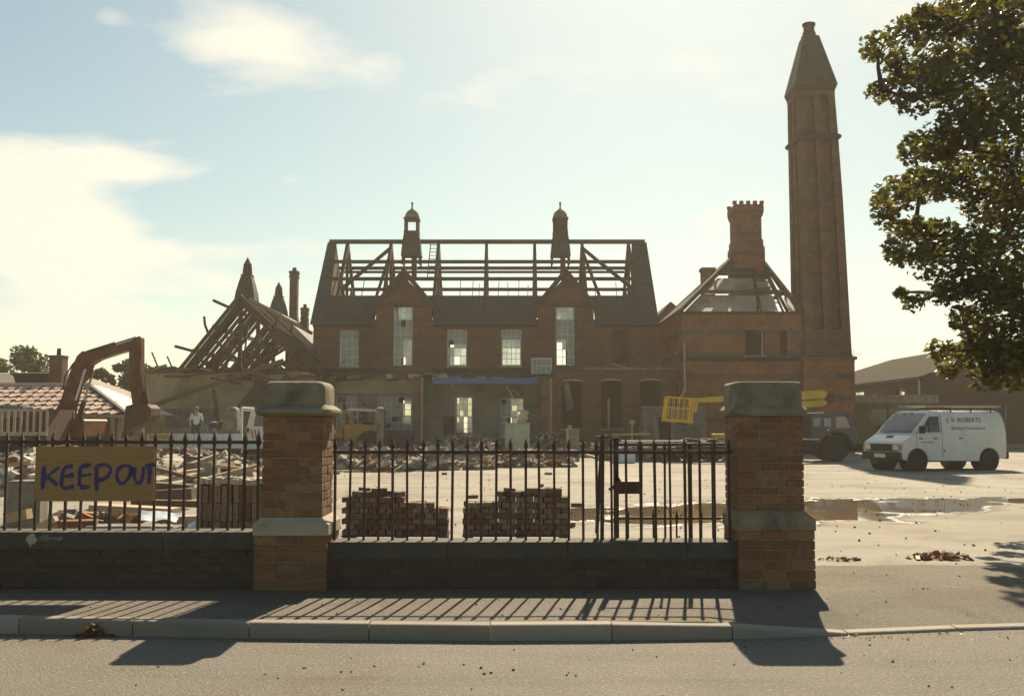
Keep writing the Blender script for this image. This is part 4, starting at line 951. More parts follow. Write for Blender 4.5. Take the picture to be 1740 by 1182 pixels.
# roof frame: ridge runs away from the road
RX = P(419, 508, 54).x; RZ = P(419, 508, 54).z; EZ = PZ(630, 53); ELX, ERX = PX(306, 53), PX(536, 53) + .3
YH0, YH1 = 52.6, 68.0
timber('ridge_beam', hl, (RX, YH0, RZ), (RX, YH1, RZ), .1, .24)
sl = lambda s, t: Vector((RX + ((ELX if s < 0 else ERX) - RX) * (1 - t), 0, EZ + (RZ - EZ) * t))
i = 0; y = YH0
while y < YH1:
    for s in (-1, 1):
        if (s < 0 and i in (5, 8, 13)) or (s > 0 and i in (4,)): y_ = 0; continue
        p, q = sl(s, -.06 if (i + s) % 3 else .1), sl(s, 1); p.y = q.y = y
        p.y += rnd(-.06, .06); timber('rafter', hl, p, q, .11, .19)
    y += .92; i += 1
for t in (.30, .62):
    for s in (-1, 1):
        p, q = sl(s, t), sl(s, t); p.y, q.y = YH0 - .5, YH1; timber('purlin', hl, p - Vector((0, 0, .18)), q - Vector((0, 0, .18)), .14, .22)
for k_, y in enumerate((52.9, 56.6, 60.3, 64.0)):
    timber('king_post', hl, (RX, y, EZ - .2), (RX, y, RZ), .2, .2)
    timber('tie_beam', hl, (ELX, y, EZ), (ERX, y, EZ), .2, .26)
    for s in (-1, 1):
        p, q = sl(s, 0), sl(s, 1); p.y = q.y = y; timber('principal_rafter', hl, p - Vector((0, 0, .32)), q - Vector((0, 0, .3)), .2, .26)
        r_ = sl(s, .52); r_.y = y; timber('strut', hl, (RX, y, EZ + .5), r_ - Vector((0, 0, .3)), .12, .15)
        r_ = sl(s, .25); r_.y = y; timber('strut', hl, (RX + s * 1.2, y, EZ + .1), r_ - Vector((0, 0, .3)), .1, .13)
# trefoil braces between the trusses, seen as rounded openings
for y in (52.9, 56.6):
    for s in (-1, 1):
        pts = [Vector((RX + s * (.35 + 1.6 * math.sin(a_)), y, EZ + 1.2 + 1.9 * (1 - math.cos(a_)) * .9)) for a_ in [R(15 * j) for j in range(7)]]
        b_ = MB(); b_.tube(pts, .07, 5); b_.build('curved_brace', M['roof_timber'], hl)
# hip rafters of the front end
for s in (-1, 1):
    timber('hip_rafter', hl, (ELX + .5 if s < 0 else ERX - .6, YH0 - .5, EZ - .1), (RX, YH0 + 1.4, RZ - .1), .12, .2)
for j in range(7):
    f_ = (j + .7) / 7.4; x_ = ELX + (ERX - .5 - ELX) * f_; tt = 1 - abs(f_ - .5) * 2
    timber('jack_rafter', hl, (x_, YH0 - .5, EZ - .1), (x_ + (RX - x_) * .35, YH0 + tt * .9, EZ + (RZ - EZ) * tt * .62), .08, .13)
k = MB(); A_ = lambda t, y: Vector((sl(1, t).x + .05, y, sl(1, t).z + .12))
slates(k, A_(-.02, 54.4), A_(-.02, YH1), A_(.5, YH1), A_(.36, 54.4), 12); k.build('slate_roof', M['slate'], hl)
k = MB(); slates(k, A_(.5, 60.5), A_(.5, YH1), A_(.97, YH1), A_(.97, 61.5), 10); k.build('slate_roof', M['slate'], hl)
def spire(px, Y, ytip, ybase, label):
    x = PX(px, Y, ytip); z = lambda py: PZ(py, Y, px); h = lambda w_: w_ * 56 / F / 2
    c = thing('ventilator_spire', (x, Y, RZ - .1), label, 'spire'); u_ = z(ytip); s = (u_ - z(ybase))
    g = lambda f_: u_ - s * f_
    MB().lathe((x, Y, 0), [(h(36), g(1.05)), (h(33), g(.98)), (h(30), g(.8)), (h(22), g(.56)), (h(17), g(.44)), (h(18), g(.42)), (h(18), g(.40))], sq=True).build('slate_skirt', M['slate'], c)
    MB().lathe((x, Y, 0), [(h(12), g(.40)), (h(12), g(.20)), (h(14), g(.185)), (h(14), g(.16)), (h(9), g(.11)), (h(.8), g(0))], n=8).build('lantern', M['roof_timber'], c)
    for q in range(4):
        a_ = q * math.pi / 2; MB().bar((x + h(15) * math.cos(a_), Y + h(15) * math.sin(a_), g(.41)), (x + h(12) * math.cos(a_), Y + h(12) * math.sin(a_), g(.2)), .06).build('fin', M['roof_timber'], c)
spire(421, 54.6, 437, 513, 'taller slate ventilator spire over the bare rafters nearest the road')
spire(474, 66, 479, 540, 'farther slate ventilator spire beside the slim brick chimney')
# slim chimneys behind
Yq = 67.0
for px, yt, w_, lab in ((496, 461, 13, 'slim tall brick chimney stack behind the bare rafters'), (515, 523, 11, 'short stub of chimney close beside the school gable')):
    x = PX(px, Yq); h = w_ * Yq / F / 2; zt = PZ(yt, Yq, px)
    c_ = thing('chimney_stack', (x, Yq, ZP), lab, 'chimney')
    MB().lathe((x, Yq, 0), [(h * 1.15, ZP), (h * 1.15, PZ(540, Yq)), (h, PZ(537, Yq)), (h, zt - .5), (h * 1.15, zt - .45), (h * 1.15, zt - .32), (h, zt - .3), (h * 1.2, zt - .12), (h * 1.2, zt)], sq=True).build('shaft', M['chim_brick'], c_)
    MB().lathe((x, Yq, 0), [(h * .6, zt), (h * .5, zt + .25)], n=8).build('pot', M['rusty'], c_)
# wreckage of timbers along the hall's wall head, each its own piece of timber
def plank(a, b, Ya, Yb, w_, h_, mat, label, group=None, name='timber_beam'):
    p, q = P(*a, Ya), P(*b, Yb); base = p if p.z < q.z else q
    return single(name, MB().bar(p, q, w_, h_), mat, base, label, 'timber', group)
plank((250, 692), (482, 612), 50.6, 51.6, .2, .2, M['timber'], 'long roof pole leaning from the digger bucket up to the wall head')
plank((297, 588), (372, 608), 54.5, 54.5, .1, .16, M['roof_timber'], 'loose lath sticking out low from the bare rafters')
plank((362, 510), (420, 536), 54.6, 54.6, .1, .16, M['roof_timber'], 'loose lath sticking out high below the taller spire')
plank((424, 508), (530, 566), 53, 56, .14, .16, M['paletimber'], 'pale beam sliding down the slope from the taller spire')
plank((390, 722), (450, 645), 51.0, 51.8, .22, .5, M['roof_timber'], 'broad broken truss board leaning on the hall pier')
plank((420, 700), (492, 640), 51.0, 51.7, .18, .4, M['roof_timber'], 'dark broken rafter leaning beside the hall pier')
plank((372, 728), (363, 662), 51.0, 51.8, .14, .14, M['timber'], 'upright prop standing against the yellow hall wall')
plank((258, 598), (272, 632), 52.4, 52.4, .07, .07, M['roof_timber'], 'short twisted stick poking up over the hall wall')
plank((284, 605), (296, 632), 52.4, 52.4, .07, .07, M['roof_timber'], 'second short stick poking up over the hall wall')
rs = random.Random(11)
wr = thing('wall_head_wreckage', (PX(350, YH), YH + .1, hz), 'tangle of splintered roof timbers lying along the hall wall head', 'wreckage')
for i in range(70):
    px = rs.uniform(245, 500); p = P(px, rs.uniform(626, 645), rs.uniform(51.75, 52.6)); l_ = rs.uniform(.5, 2.2); a_ = rs.uniform(-.5, .5)
    MB().bar(p, p + Vector((l_ * math.cos(a_), rs.uniform(-.5, .5), l_ * math.sin(a_) * .4)), rs.uniform(.05, .16), rs.uniform(.05, .18)).build('splintered_timber', rs.choice((M['roof_timber'], M['timber'], M['roof_timber'], M['paletimber'])), wr)

# ------------------------------------------------------------------ low tiled building far left
YS = 40.5
def S_(px, py, Y): return P(px, py, Y)
ts = thing('tiled_shed', (PX(110, YS), YS, ZP), 'low building with big pinkish interlocking roof tiles behind the cage lorry', 'building')
e0, e1 = S_(-60, 703, YS), S_(213, 703, YS); YT = YS + 3.4; r0, r1 = S_(-60, 654, YT), S_(150, 662, YT); r1.z = r0.z
MB().box((e0.x, YS + .5, ZP - .05), (e1.x - .5, YS + 3.2, e0.z - .12)).build('wall', M['plaster_grey'], ts)
MB().box((e0.x, YS - .04, e0.z - .16), (e1.x, YS + .02, e0.z - .03)).build('gutter', M['palestone'], ts)
for px in (168, 190, 210, 120, 60, 15): MB().box((PX(px, YS) - .06, YS + .0, ZP), (PX(px, YS) + .06, YS + .12, e0.z - .17)).build('post', M['palestone'], ts)
MB().add([e0 - Vector((0, 0, .06)), e1 - Vector((0, 0, .06)), r1 - Vector((0, 0, .06)), r0 - Vector((0, 0, .06))], [(0, 1, 2, 3)]).build('roof_boarding', M['dark_brick'], ts)
slope = (r0 - e0); nrow = 7; tw = .50; up_ = Vector((0, slope.y, slope.z)); L_ = up_.length; ang = math.atan2(slope.z, slope.y)
th = L_ / nrow
tm_ = MB(); tm_.add([(-tw * .49, th * .42, .012), (0, -th * .22, .045), (tw * .49, th * .42, .012), (tw * .36, th * 1.0, -.005), (-tw * .36, th * 1.0, -.005), (-tw * .49, th * .42, -.02), (0, -th * .22, 0.0), (tw * .49, th * .42, -.02)],
        [(0, 1, 2, 3, 4), (0, 5, 6, 1), (1, 6, 7, 2)])
to = tm_.build('tile', M['tile']); tme = to.data; bpy.data.objects.remove(to)
l = WM[ts].inverted()
for r_ in range(nrow):
    f_ = r_ / nrow; base = e0.lerp(r0, f_); xe = e1.x + (r1.x - e1.x) * f_
    x = base.x + (tw / 2 if r_ % 2 else 0)
    while x < xe - .15:
        inst('tile', tme, l @ Vector((x, base.y, base.z)), (ang + rnd(-.03, .03), rnd(-.02, .02), rnd(-.02, .02)), ts); x += tw
MB().bar(r1 + Vector((0, -.02, .04)), e1 + Vector((.05, 0, .03)), .16, .1).build('hip_tiles', M['slate'], ts)
MB().bar(r0 + Vector((0, 0, .04)), r1 + Vector((0, 0, .04)), .2, .12).build('ridge_tiles', M['tile'], ts)
k = MB(); slates(k, e1, (e1.x - .2, YT + 3, e1.z), (r1.x + .1, YT + 1, r1.z), r1, 6); k.build('hip_slope', M['tile'], ts)
# older roof behind it
Yb_ = 50.0
ob = thing('cream_roofed_house', (PX(70, Yb_), Yb_, ZP), 'house with plain cream roof behind the tiled shed', 'building')
a0, a1, b0, b1 = P(-70, 672, Yb_), P(180, 672, Yb_), P(-70, 628, Yb_ + 3), P(128, 640, Yb_ + 3); b1.z = b0.z = P(20, 633, Yb_ + 3).z; b0.x = b0.x
MB().box((a0.x, Yb_ + .2, ZP - .05), (a1.x - .2, Yb_ + 6, a0.z - .02)).build('wall', M['plaster_grey'], ob)
k = MB(); slates(k, a0, a1, b1, b0, 10); k.build('roof', M['cream'], ob)
k = MB(); slates(k, a1, (a1.x, Yb_ + 6, a1.z), (b1.x, Yb_ + 3.05, b1.z), b1, 10); k.build('hip_slope', M['cream'], ob)
dp = [P(22, 637, Yb_ + .6), P(80, 637, Yb_ + .6), P(68, 659, Yb_ + .6), P(29, 659, Yb_ + .6)]
MB().prism([(p.x, p.z) for p in dp], Yb_ + .6, Yb_ + 2.9).build('dormer_front', M['black'], ob)
MB().box((dp[0].x - .1, Yb_ + .5, dp[0].z + .002), (dp[1].x + .1, Yb_ + 3, dp[0].z + .1)).build('dormer_roof', M['newslate'], ob)
Yk = 45.5; x = PX(96, Yk); h = 22 * Yk / F / 2
c_ = thing('chimney_stack', (x, Yk, ZP), 'plain square brick chimney with one black pot beside the digger boom', 'chimney')
MB().lathe((x, Yk, 0), [(h, ZP), (h, PZ(608, Yk) ), (h * 1.06, PZ(607, Yk)), (h * 1.06, PZ(604, Yk))], sq=True).build('shaft', M['chim_brick'], c_)
MB().lathe((x, Yk, 0), [(.1, PZ(604, Yk)), (.09, PZ(593, Yk)), (.11, PZ(592, Yk))], n=8).build('pot', M['black'], c_)

# ------------------------------------------------------------------ excavator
YX = 39.0; Q = lambda px, py: (P(px, py, YX).x, P(px, py, YX).z)
ex = thing('excavator', (PX(70, YX), YX, ZP), 'rusty orange excavator with raised arm and bucket hanging down', 'excavator')
MB().prism([Q(*p) for p in ((88, 742), (93, 708), (108, 678), (117, 651), (125, 626), (135, 605), (144, 597), (158, 598), (200, 587), (228, 578), (236, 582), (236, 592), (206, 600), (172, 611), (157, 620), (151, 640), (138, 652), (128, 690), (119, 742))], YX - .25, YX + .25).build('boom', M['orange'], ex, bevel=.03)
MB().prism([Q(*p) for p in ((222, 588), (228, 576), (240, 571), (243, 574), (243, 640), (240, 690), (228, 692), (222, 640))], YX - .2, YX + .2).build('stick', M['orange'], ex, bevel=.03)
MB().cyl(P(148, 599, YX), P(196, 584, YX), .09).build('ram_barrel', M['orange'], ex); MB().cyl(P(196, 584, YX), P(231, 573, YX), .045).build('ram_rod', M['steel'], ex)
for s in (-.38, .38):
    MB().cyl(P(118, 738, YX) + Vector((0, s, 0)), P(136, 680, YX) + Vector((0, s, 0)), .1).build('ram_barrel', M['rusty'], ex); MB().cyl(P(136, 680, YX) + Vector((0, s, 0)), P(152, 628, YX) + Vector((0, s, 0)), .05).build('ram_rod', M['steel'], ex)
MB().cyl(P(233, 605, YX - .3), P(243, 665, YX - .3), .07).build('ram_barrel', M['rusty'], ex)
for a, b in (((243, 660), (248, 690)), ((248, 690), (234, 694)), ((231, 670), (248, 680))): MB().bar(P(*a, YX), P(*b, YX), .3, .1).build('bucket_link', M['rusty'], ex)
bk = [(222, 690), (240, 686), (258, 687), (265, 694), (264, 706), (257, 716), (246, 722), (232, 728), (218, 735)]
pts = [P(*p, YX) for p in bk]; b_ = MB()
for s in (-.5, .5): b_.prism([(p.x, p.z) for p in pts], YX + s - .02, YX + s + .02)
for i in range(1, len(pts) - 1):
    b_.bar(pts[i], pts[i + 1], .96, .04, up=(0, 0, 1)) if False else b_.add([pts[i] + Vector((0, -.48, 0)), pts[i + 1] + Vector((0, -.48, 0)), pts[i + 1] + Vector((0, .48, 0)), pts[i] + Vector((0, .48, 0))] , [(0, 1, 2, 3)])
b_.add([pts[0] + Vector((0, -.48, 0)), pts[1] + Vector((0, -.48, 0)), pts[1] + Vector((0, .48, 0)), pts[0] + Vector((0, .48, 0))], [(0, 1, 2, 3)])
b_.build('bucket', M['rusty'], ex)
for i in range(5):
    y = YX - .42 + .21 * i; MB().prism([Q(216, 733), Q(221, 736), Q(213, 744)], y - .05, y + .05).build('bucket_tooth', M['rusty'], ex)
hs = MB(); hpts = [P(139, 604, YX), P(124, 618, YX - .3), P(110, 640, YX - .3), P(108, 660, YX - .3), P(116, 668, YX)]; hs.tube(hpts, .03, 6); hs.build('hose', M['black'], ex)
def BX(px0, px1, py0, py1, y0, y1): return MB().box((PX(px0, YX), y0, PZ(py1, YX)), (PX(px1, YX), y1, PZ(py0, YX)))
BX(0, 164, 712, 742, YX - 1.15, YX + 1.15).build('house', M['orange'], ex, bevel=.06)
BX(-30, 0, 706, 744, YX - 1.15, YX + 1.15).build('counterweight', M['rusty'], ex, bevel=.1)
BX(62, 100, 698, 711.8, YX - 1.1, YX - .3).build('engine_cover', M['orange'], ex, bevel=.04)
cb_ = MB(); zc0, zc1 = PZ(711, YX), PZ(690, YX); cb_.box((PX(20, YX), YX - 1.1, zc0), (PX(60, YX), YX - .2, zc1)); cb_.build('cab', M['carglass'], ex, bevel=.04)
for s in (-1, 1):
    tr = MB(); pts2 = [Q(-28, 760), Q(-20, 750), Q(150, 750), Q(160, 760), Q(158, 778), Q(148, 786), Q(-18, 786), Q(-28, 776)]
    zmin = min(p[1] for p in pts2); pts2 = [(p[0], p[1] - zmin + ZP) for p in pts2]
    tr.prism(pts2, YX + s * 1.05 - .28, YX + s * 1.05 + .28); tr.build('track', M['rusty'], ex, bevel=.04)
    for i in range(6): MB().cyl((PX(-10 + 31 * i, YX), YX + s * 1.05 - .3, ZP + .35), (PX(-10 + 31 * i, YX), YX + s * 1.05 + .3, ZP + .35), .22, n=12).build('track_roller', M['black'], ex)
MB().cyl((PX(70, YX), YX, ZP + .5), (PX(70, YX), YX, PZ(742, YX)), .7, n=16).build('turntable', M['black'], ex)

# ------------------------------------------------------------------ wheels
def wheel(parent, c, r, w, ax='y', name='wheel', hub=None):
    c = Vector(c); d = {'y': Vector((0, 1, 0)), 'x': Vector((1, 0, 0))}[ax] if isinstance(ax, str) else ax
    a = d.orthogonal().normalized(); b = d.cross(a); n = 20; prof = [(r * .58, -.5), (r * .93, -.5), (r, -.36), (r, .36), (r * .93, .5), (r * .58, .5)]
    rg = [[c + d * (w * o) + (a * math.cos(2 * math.pi * i / n) + b * math.sin(2 * math.pi * i / n)) * q for i in range(n)] for q, o in prof]
    t = MB().rings(rg).build(name, M['rubber'], parent, world=parent in WM, smooth=True)
    hb = MB(); pr = [(r * .57, -.44), (r * .5, -.36), (r * .2, -.30), (r * .18, -.42), (r * .05, -.44), (r * .05, .44), (r * .2, .42), (r * .5, .36), (r * .57, .44)]
    hb.rings([[c + d * (w * o) + (a * math.cos(2 * math.pi * i / n) + b * math.sin(2 * math.pi * i / n)) * q for i in range(n)] for q, o in pr]).build('rim', hub or M['hub'], t, world=parent in WM, smooth=True)
    return t
# ------------------------------------------------------------------ slatted cage lorry at far left
YG = 36.0
cg = thing('cage_lorry', (PX(-20, YG), YG + 1, ZP), 'lorry with slatted cage sides standing in front of the excavator', 'lorry')
zb0, zb1 = PZ(740, YG), PZ(695, YG); cx0, cx1 = PX(-130, YG), PX(80, YG)
MB().box((cx0, YG, zb0 - .18), (cx1, YG + 2.2, zb0)).build('bed', M['rusty'], cg)
for y in (YG, YG + 2.14):
    MB().box((cx0, y, zb1 - .07), (cx1, y + .06, zb1)).build('cage_rail', M['palestone'], cg); MB().box((cx0, y - .01, zb0 + .002), (cx1, y + .07, zb0 + .14)).build('cage_rail', M['palestone'], cg)
    for i in range(20):
        x = cx1 - .06 - i * .235; MB().box((x, y + .005, zb0 + .141), (x + .09, y + .05, zb1 - .071)).build('slat', M['palestone'], cg)
MB().box((cx1 - .05, YG + .06, zb0 + .002), (cx1, YG + 2.14, zb1)).build('tailgate', M['rusty'], cg)
MB().box((cx0, YG + .4, zb0 - .42), (cx1 - .1, YG + 1.8, zb0 - .181)).build('chassis', M['black'], cg)
for px in (33, 58 - 0):
    for y in (YG + .28, YG + 1.92): wheel(cg, (PX(px, YG) - (.28 if px == 33 else -.28), y, ZP + .42), .42, .28)
for y in (YG + .28, YG + 1.92): wheel(cg, (cx0 + .8, y, ZP + .42), .42, .28)
MB().box((cx0 - 1.9, YG, ZP + .5), (cx0 - .05, YG + 2.2, ZP + 2.4)).build('cab', M['bluetruck'], cg, bevel=.1)
wheel(cg, (cx0 - 1, YG + .28, ZP + .42), .42, .28); wheel(cg, (cx0 - 1, YG + 1.92, ZP + .42), .42, .28)

# ------------------------------------------------------------------ white dropside truck
YD = 45.0
ft = thing('dropside_truck', (PX(340, YD), YD + 1, ZP), 'white dropside truck with a worker standing on its bed', 'truck')
fx0, fx1 = PX(250, YD), PX(409, YD); zt, zb = PZ(737, YD), PZ(758, YD)
MB().box((fx0, YD, zb - .1), (fx1, YD + 2.1, zb)).build('bed', M['truck_white'], ft)
for k_, (a, b) in enumerate(((fx0, (fx0 + fx1) / 2 - .02), ((fx0 + fx1) / 2 + .02, fx1))):
    for y in (YD, YD + 2.04):
        MB().box((a, y, zb + .005), (b, y + .05, zt)).build('dropside', M['truck_white'], ft, bevel=.01)
        for z in (.3, .62): MB().box((a + .05, y - .012, zb + (zt - zb) * z), (b - .05, y - .001, zb + (zt - zb) * z + .05)).build('side_rib', M['truck_white'], ft)
MB().box((fx0 + .1, YD - .02, PZ(746, YD)), (fx0 + 1.15, YD - .0125, PZ(738, YD))).build('yellow_stripe', M['yellow'], ft)
MB().box((fx0, YD + .06, zb + .005), (fx0 + .05, YD + 2.03, zt)).build('tailboard', M['truck_white'], ft)
hz_ = PZ(692, YD)
for y in (YD + .02, YD + 2.0): MB().bar((fx1 + .04, y, zb), (fx1 + .04, y, hz_), .09).build('headboard_post', M['truck_white'], ft)
MB().bar((fx1 + .04, YD + .02, hz_), (fx1 + .04, YD + 2.05, hz_), .09).build('headboard_bar', M['truck_white'], ft)
MB().bar((fx1 + .04, YD + .02, PZ(697, YD)), (PX(433, YD), YD + .02, PZ(697, YD)), .08).build('headboard_brace', M['truck_white'], ft)
# cab: side profile, facing right
cp_ = [(PX(412, YD), PZ(758, YD)), (PX(418, YD), PZ(728, YD)), (PX(424, YD), PZ(700, YD)), (PX(428, YD), PZ(696, YD)), (PX(455, YD), PZ(694, YD)), (PX(478, YD), PZ(725, YD)), (PX(482, YD), PZ(762, YD)), (PX(412, YD), PZ(764, YD))]
MB().prism(cp_, YD + .05, YD + 1.95).build('cab', M['truck_white'], ft, bevel=.05)
MB().prism([(PX(431, YD), PZ(724, YD)), (PX(434, YD), PZ(702, YD)), (PX(453, YD), PZ(701, YD)), (PX(466, YD), PZ(724, YD))], YD + .03, YD + .049).build('side_window', M['carglass'], ft)
MB().box((PX(419, YD), YD + .02, PZ(735, YD)), (PX(423, YD), YD + .045, PZ(727, YD))).build('vent', M['black'], ft)
for i in range(3):
    a = 425 + i * 6; MB().prism([(PX(a, YD), PZ(729, YD)), (PX(a + 3, YD), PZ(729, YD)), (PX(a + 6, YD), PZ(745, YD)), (PX(a + 3.5, YD), PZ(745, YD))], YD + .035, YD + .047).build('orange_stripe', M['orangelens'], ft)
MB().box((fx0 + .2, YD + .5, zb - .36), (PX(470, YD), YD + 1.6, zb - .101)).build('chassis', M['black'], ft)
for x in (PX(285, YD), PX(446, YD)):
    for y in (YD + .2, YD + 1.85): wheel(ft, (x, y, ZP + .33), .33, .25)
MB().bar((PX(411, YD), YD + .05, ZP + .2), (PX(413, YD), YD + .05, zb - .02), .07).build('mudguard_stay', M['truck_white'], ft)
# round load on the bed by the headboard
ld_ = MB(); 
hp_ = [P(384, 733, YD + 1), P(382, 705, YD + 1), P(388, 694, YD + 1), P(398, 690, YD + 1), P(405, 694, YD + 1), P(407, 733, YD + 1)]
tag(single('mixer_drum', MB().rings([[p.lerp(hp_[0].lerp(hp_[-1], .5), 1 - s) + Vector((0, o, 0)) for p in hp_] for s, o in ((.85, -.4), (1, -.3), (1, .3), (.85, .4))]), M['conc'], (hp_[0] + hp_[-1]) / 2, 'dull cement mixer drum on the white truck by its headboard', 'mixer', bevel=.05))

# ------------------------------------------------------------------ people
def skin_mesh(name, joints, edges, mat, parent, sub=2):
    me = bpy.data.meshes.new(name); me.from_pydata([j[0] for j in joints], edges, []); me.materials.append(mat)
    o = bpy.data.objects.new(name, me); COL.objects.link(o); o.parent = parent
    md = o.modifiers.new('skin', 'SKIN'); md.use_smooth_shade = True
    for sv, j in zip(me.skin_vertices[0].data, joints):
        r = j[1]; sv.radius = (r, r) if not isinstance(r, tuple) else r
    me.skin_vertices[0].data[0].use_root = True
    ss = o.modifiers.new('sub', 'SUBSURF'); ss.levels = sub; ss.render_levels = sub
    return o
def person(loc, rz, label, pose, top, legs, hairm):
    t = thing('person', loc, label, 'person', rz=rz)
    J = pose; 
    names = list(J); idx = {n: i for i, n in enumerate(names)}
    E = [('pelvis', 'belly'), ('belly', 'chest'), ('chest', 'neck'), ('neck', 'headbase'), ('headbase', 'head'), ('head', 'crown')]
    for s in 'LR': E += [('chest', 'sh' + s), ('sh' + s, 'el' + s), ('el' + s, 'wr' + s), ('wr' + s, 'ha' + s), ('pelvis', 'hip' + s), ('hip' + s, 'kn' + s), ('kn' + s, 'an' + s), ('an' + s, 'toe' + s)]
    rad = {'pelvis': .13, 'belly': .12, 'chest': .145, 'neck': .055, 'headbase': .07, 'head': .088, 'crown': .06, 'sh': .065, 'el': .042, 'wr': .03, 'ha': .036, 'hip': .09, 'kn': .06, 'an': .042, 'toe': .04}
    rr = lambda n: rad.get(n, rad.get(n[:-1], .05))
    body = skin_mesh('body', [(J[n], rr(n)) for n in names], [(idx[a], idx[b]) for a, b in E], M['skin'], t)
    def sub(name, ns, es, mat, k, add=.012):
        ii = {n: i for i, n in enumerate(ns)}
        return skin_mesh(name, [(J[n], rr(n) * k + add) for n in ns], [(ii[a], ii[b]) for a, b in es], mat, t)
    sub('shirt', ['belly', 'pelvis', 'chest', 'shL', 'shR', 'elL', 'elR'], [('pelvis', 'belly'), ('belly', 'chest'), ('chest', 'shL'), ('chest', 'shR'), ('shL', 'elL'), ('shR', 'elR')], top, 1.05)
    sub('trousers', ['pelvis', 'hipL', 'hipR', 'knL', 'knR', 'anL', 'anR'], [('pelvis', 'hipL'), ('pelvis', 'hipR'), ('hipL', 'knL'), ('hipR', 'knR'), ('knL', 'anL'), ('knR', 'anR')], legs, 1.06)
    hd, cr = Vector(J['head']), Vector(J['crown']); u = (cr - hd).normalized(); fw = Vector((0, -1, 0)); fw = (fw - u * fw.dot(u)).normalized(); sd = fw.cross(u)
    MB().ball(hd + u * .045 - fw * .02, .105, 12, 8, (1, 1.0, .92)).build('hair', hairm, t, world=False, smooth='all')
    MB().ball(hd + fw * .095 - u * .03, .02, 6, 4).build('nose', M['skin'], t, world=False, smooth='all')
    for s in (-1, 1):
        MB().ball(hd + sd * .1 * s - u * .02, .025, 6, 4).build('ear', M['skin'], t, world=False, smooth='all')
        MB().ball(hd + fw * .088 + sd * .035 * s + u * .005, .012, 6, 4).build('eye', M['black'], t, world=False, smooth='all')
        sh = J['toe' + 'LR'[s > 0]]; an = J['an' + 'LR'[s > 0]]
        MB().bar(Vector(an) + Vector((0, .04, -.045)), Vector(sh) + Vector((0, -.05, -.01)), .10, .09).build('boot', M['black'], t, world=False, bevel=.025)
        w_, e_, h_ = Vector(J['wr' + 'LR'[s > 0]]), Vector(J['el' + 'LR'[s > 0]]), Vector(J['ha' + 'LR'[s > 0]])
        d_ = (h_ - w_).normalized(); a_ = d_.orthogonal().normalized()
        for q in range(4):
            o_ = a_ * (.024 * (q - 1.5)); MB().tube([h_ + o_, h_ + o_ + d_ * .045, h_ + o_ + d_ * (.075 - .008 * abs(q - 1.5)) + Vector((0, -.015, 0))], [.011, .010, .008], 6).build('finger', M['skin'], t, world=False)
        MB().tube([w_ + d_ * .03 + a_ * .03, w_ + d_ * .07 + a_ * .055], [.012, .009], 6).build('thumb', M['skin'], t, world=False)
    return t
stand = {'pelvis': (0, 0, .96), 'belly': (0, 0, 1.12), 'chest': (0, .0, 1.34), 'neck': (0, -.01, 1.50), 'headbase': (0, -.03, 1.58), 'head': (0.0, -.06, 1.65), 'crown': (0, -.065, 1.73),
         'shL': (-.19, 0, 1.42), 'elL': (-.29, .03, 1.15), 'wrL': (-.26, -.12, .95), 'haL': (-.25, -.16, .88), 'shR': (.19, 0, 1.42), 'elR': (.28, .04, 1.15), 'wrR': (.27, -.08, .93), 'haR': (.27, -.11, .86),
         'hipL': (-.10, 0, .90), 'knL': (-.12, -.03, .50), 'anL': (-.13, .02, .09), 'toeL': (-.15, -.15, .05), 'hipR': (.10, 0, .90), 'knR': (.13, -.03, .50), 'anR': (.15, .02, .09), 'toeR': (.18, -.15, .05)}
bend = {'pelvis': (0, .1, .90), 'belly': (.0, -.04, 1.02), 'chest': (.0, -.26, 1.06), 'neck': (0, -.42, 1.06), 'headbase': (0, -.49, 1.06), 'head': (0.0, -.56, 1.05), 'crown': (0, -.64, 1.06),
        'shL': (-.19, -.32, 1.05), 'elL': (-.24, -.42, .80), 'wrL': (-.16, -.52, .60), 'haL': (-.14, -.55, .53), 'shR': (.19, -.32, 1.05), 'elR': (.24, -.42, .80), 'wrR': (.14, -.55, .60), 'haR': (.12, -.58, .53),
        'hipL': (-.10, .1, .86), 'knL': (-.13, -.06, .48), 'anL': (-.14, .04, .09), 'toeL': (-.15, -.13, .05), 'hipR': (.10, .1, .86), 'knR': (.13, -.06, .48), 'anR': (.14, .04, .09), 'toeR': (.16, -.13, .05)}
sit = {'pelvis': (0, .05, .12), 'belly': (0, .03, .28), 'chest': (0, .0, .50), 'neck': (0, -.01, .66), 'headbase': (0, -.03, .74), 'head': (0, -.05, .81), 'crown': (0, -.05, .89),
       'shL': (-.19, 0, .58), 'elL': (-.25, -.12, .34), 'wrL': (-.18, -.35, .36), 'haL': (-.16, -.42, .38), 'shR': (.19, 0, .58), 'elR': (.25, -.12, .34), 'wrR': (.18, -.35, .36), 'haR': (.16, -.42, .38),
       'hipL': (-.10, .02, .10), 'knL': (-.13, -.42, .12), 'anL': (-.13, -.45, -.30), 'toeL': (-.13, -.6, -.34), 'hipR': (.10, .02, .10), 'knR': (.13, -.42, .12), 'anR': (.13, -.45, -.30), 'toeR': (.13, -.6, -.34)}
p1 = P(333, 740, YD + 1.0); person((p1.x, YD + 1.0, zb), .25, 'person in white shirt and blue jeans standing on the white truck', stand, M['shirt'], M['jeans'], M['hair'])
p2 = P(357, 740, YD + 1.2); person((p2.x, YD + 1.2, zb), R(65), 'person in navy shirt and faded jeans bending over on the white truck', bend, M['navy'], M['palejeans'], M['darkhair'])

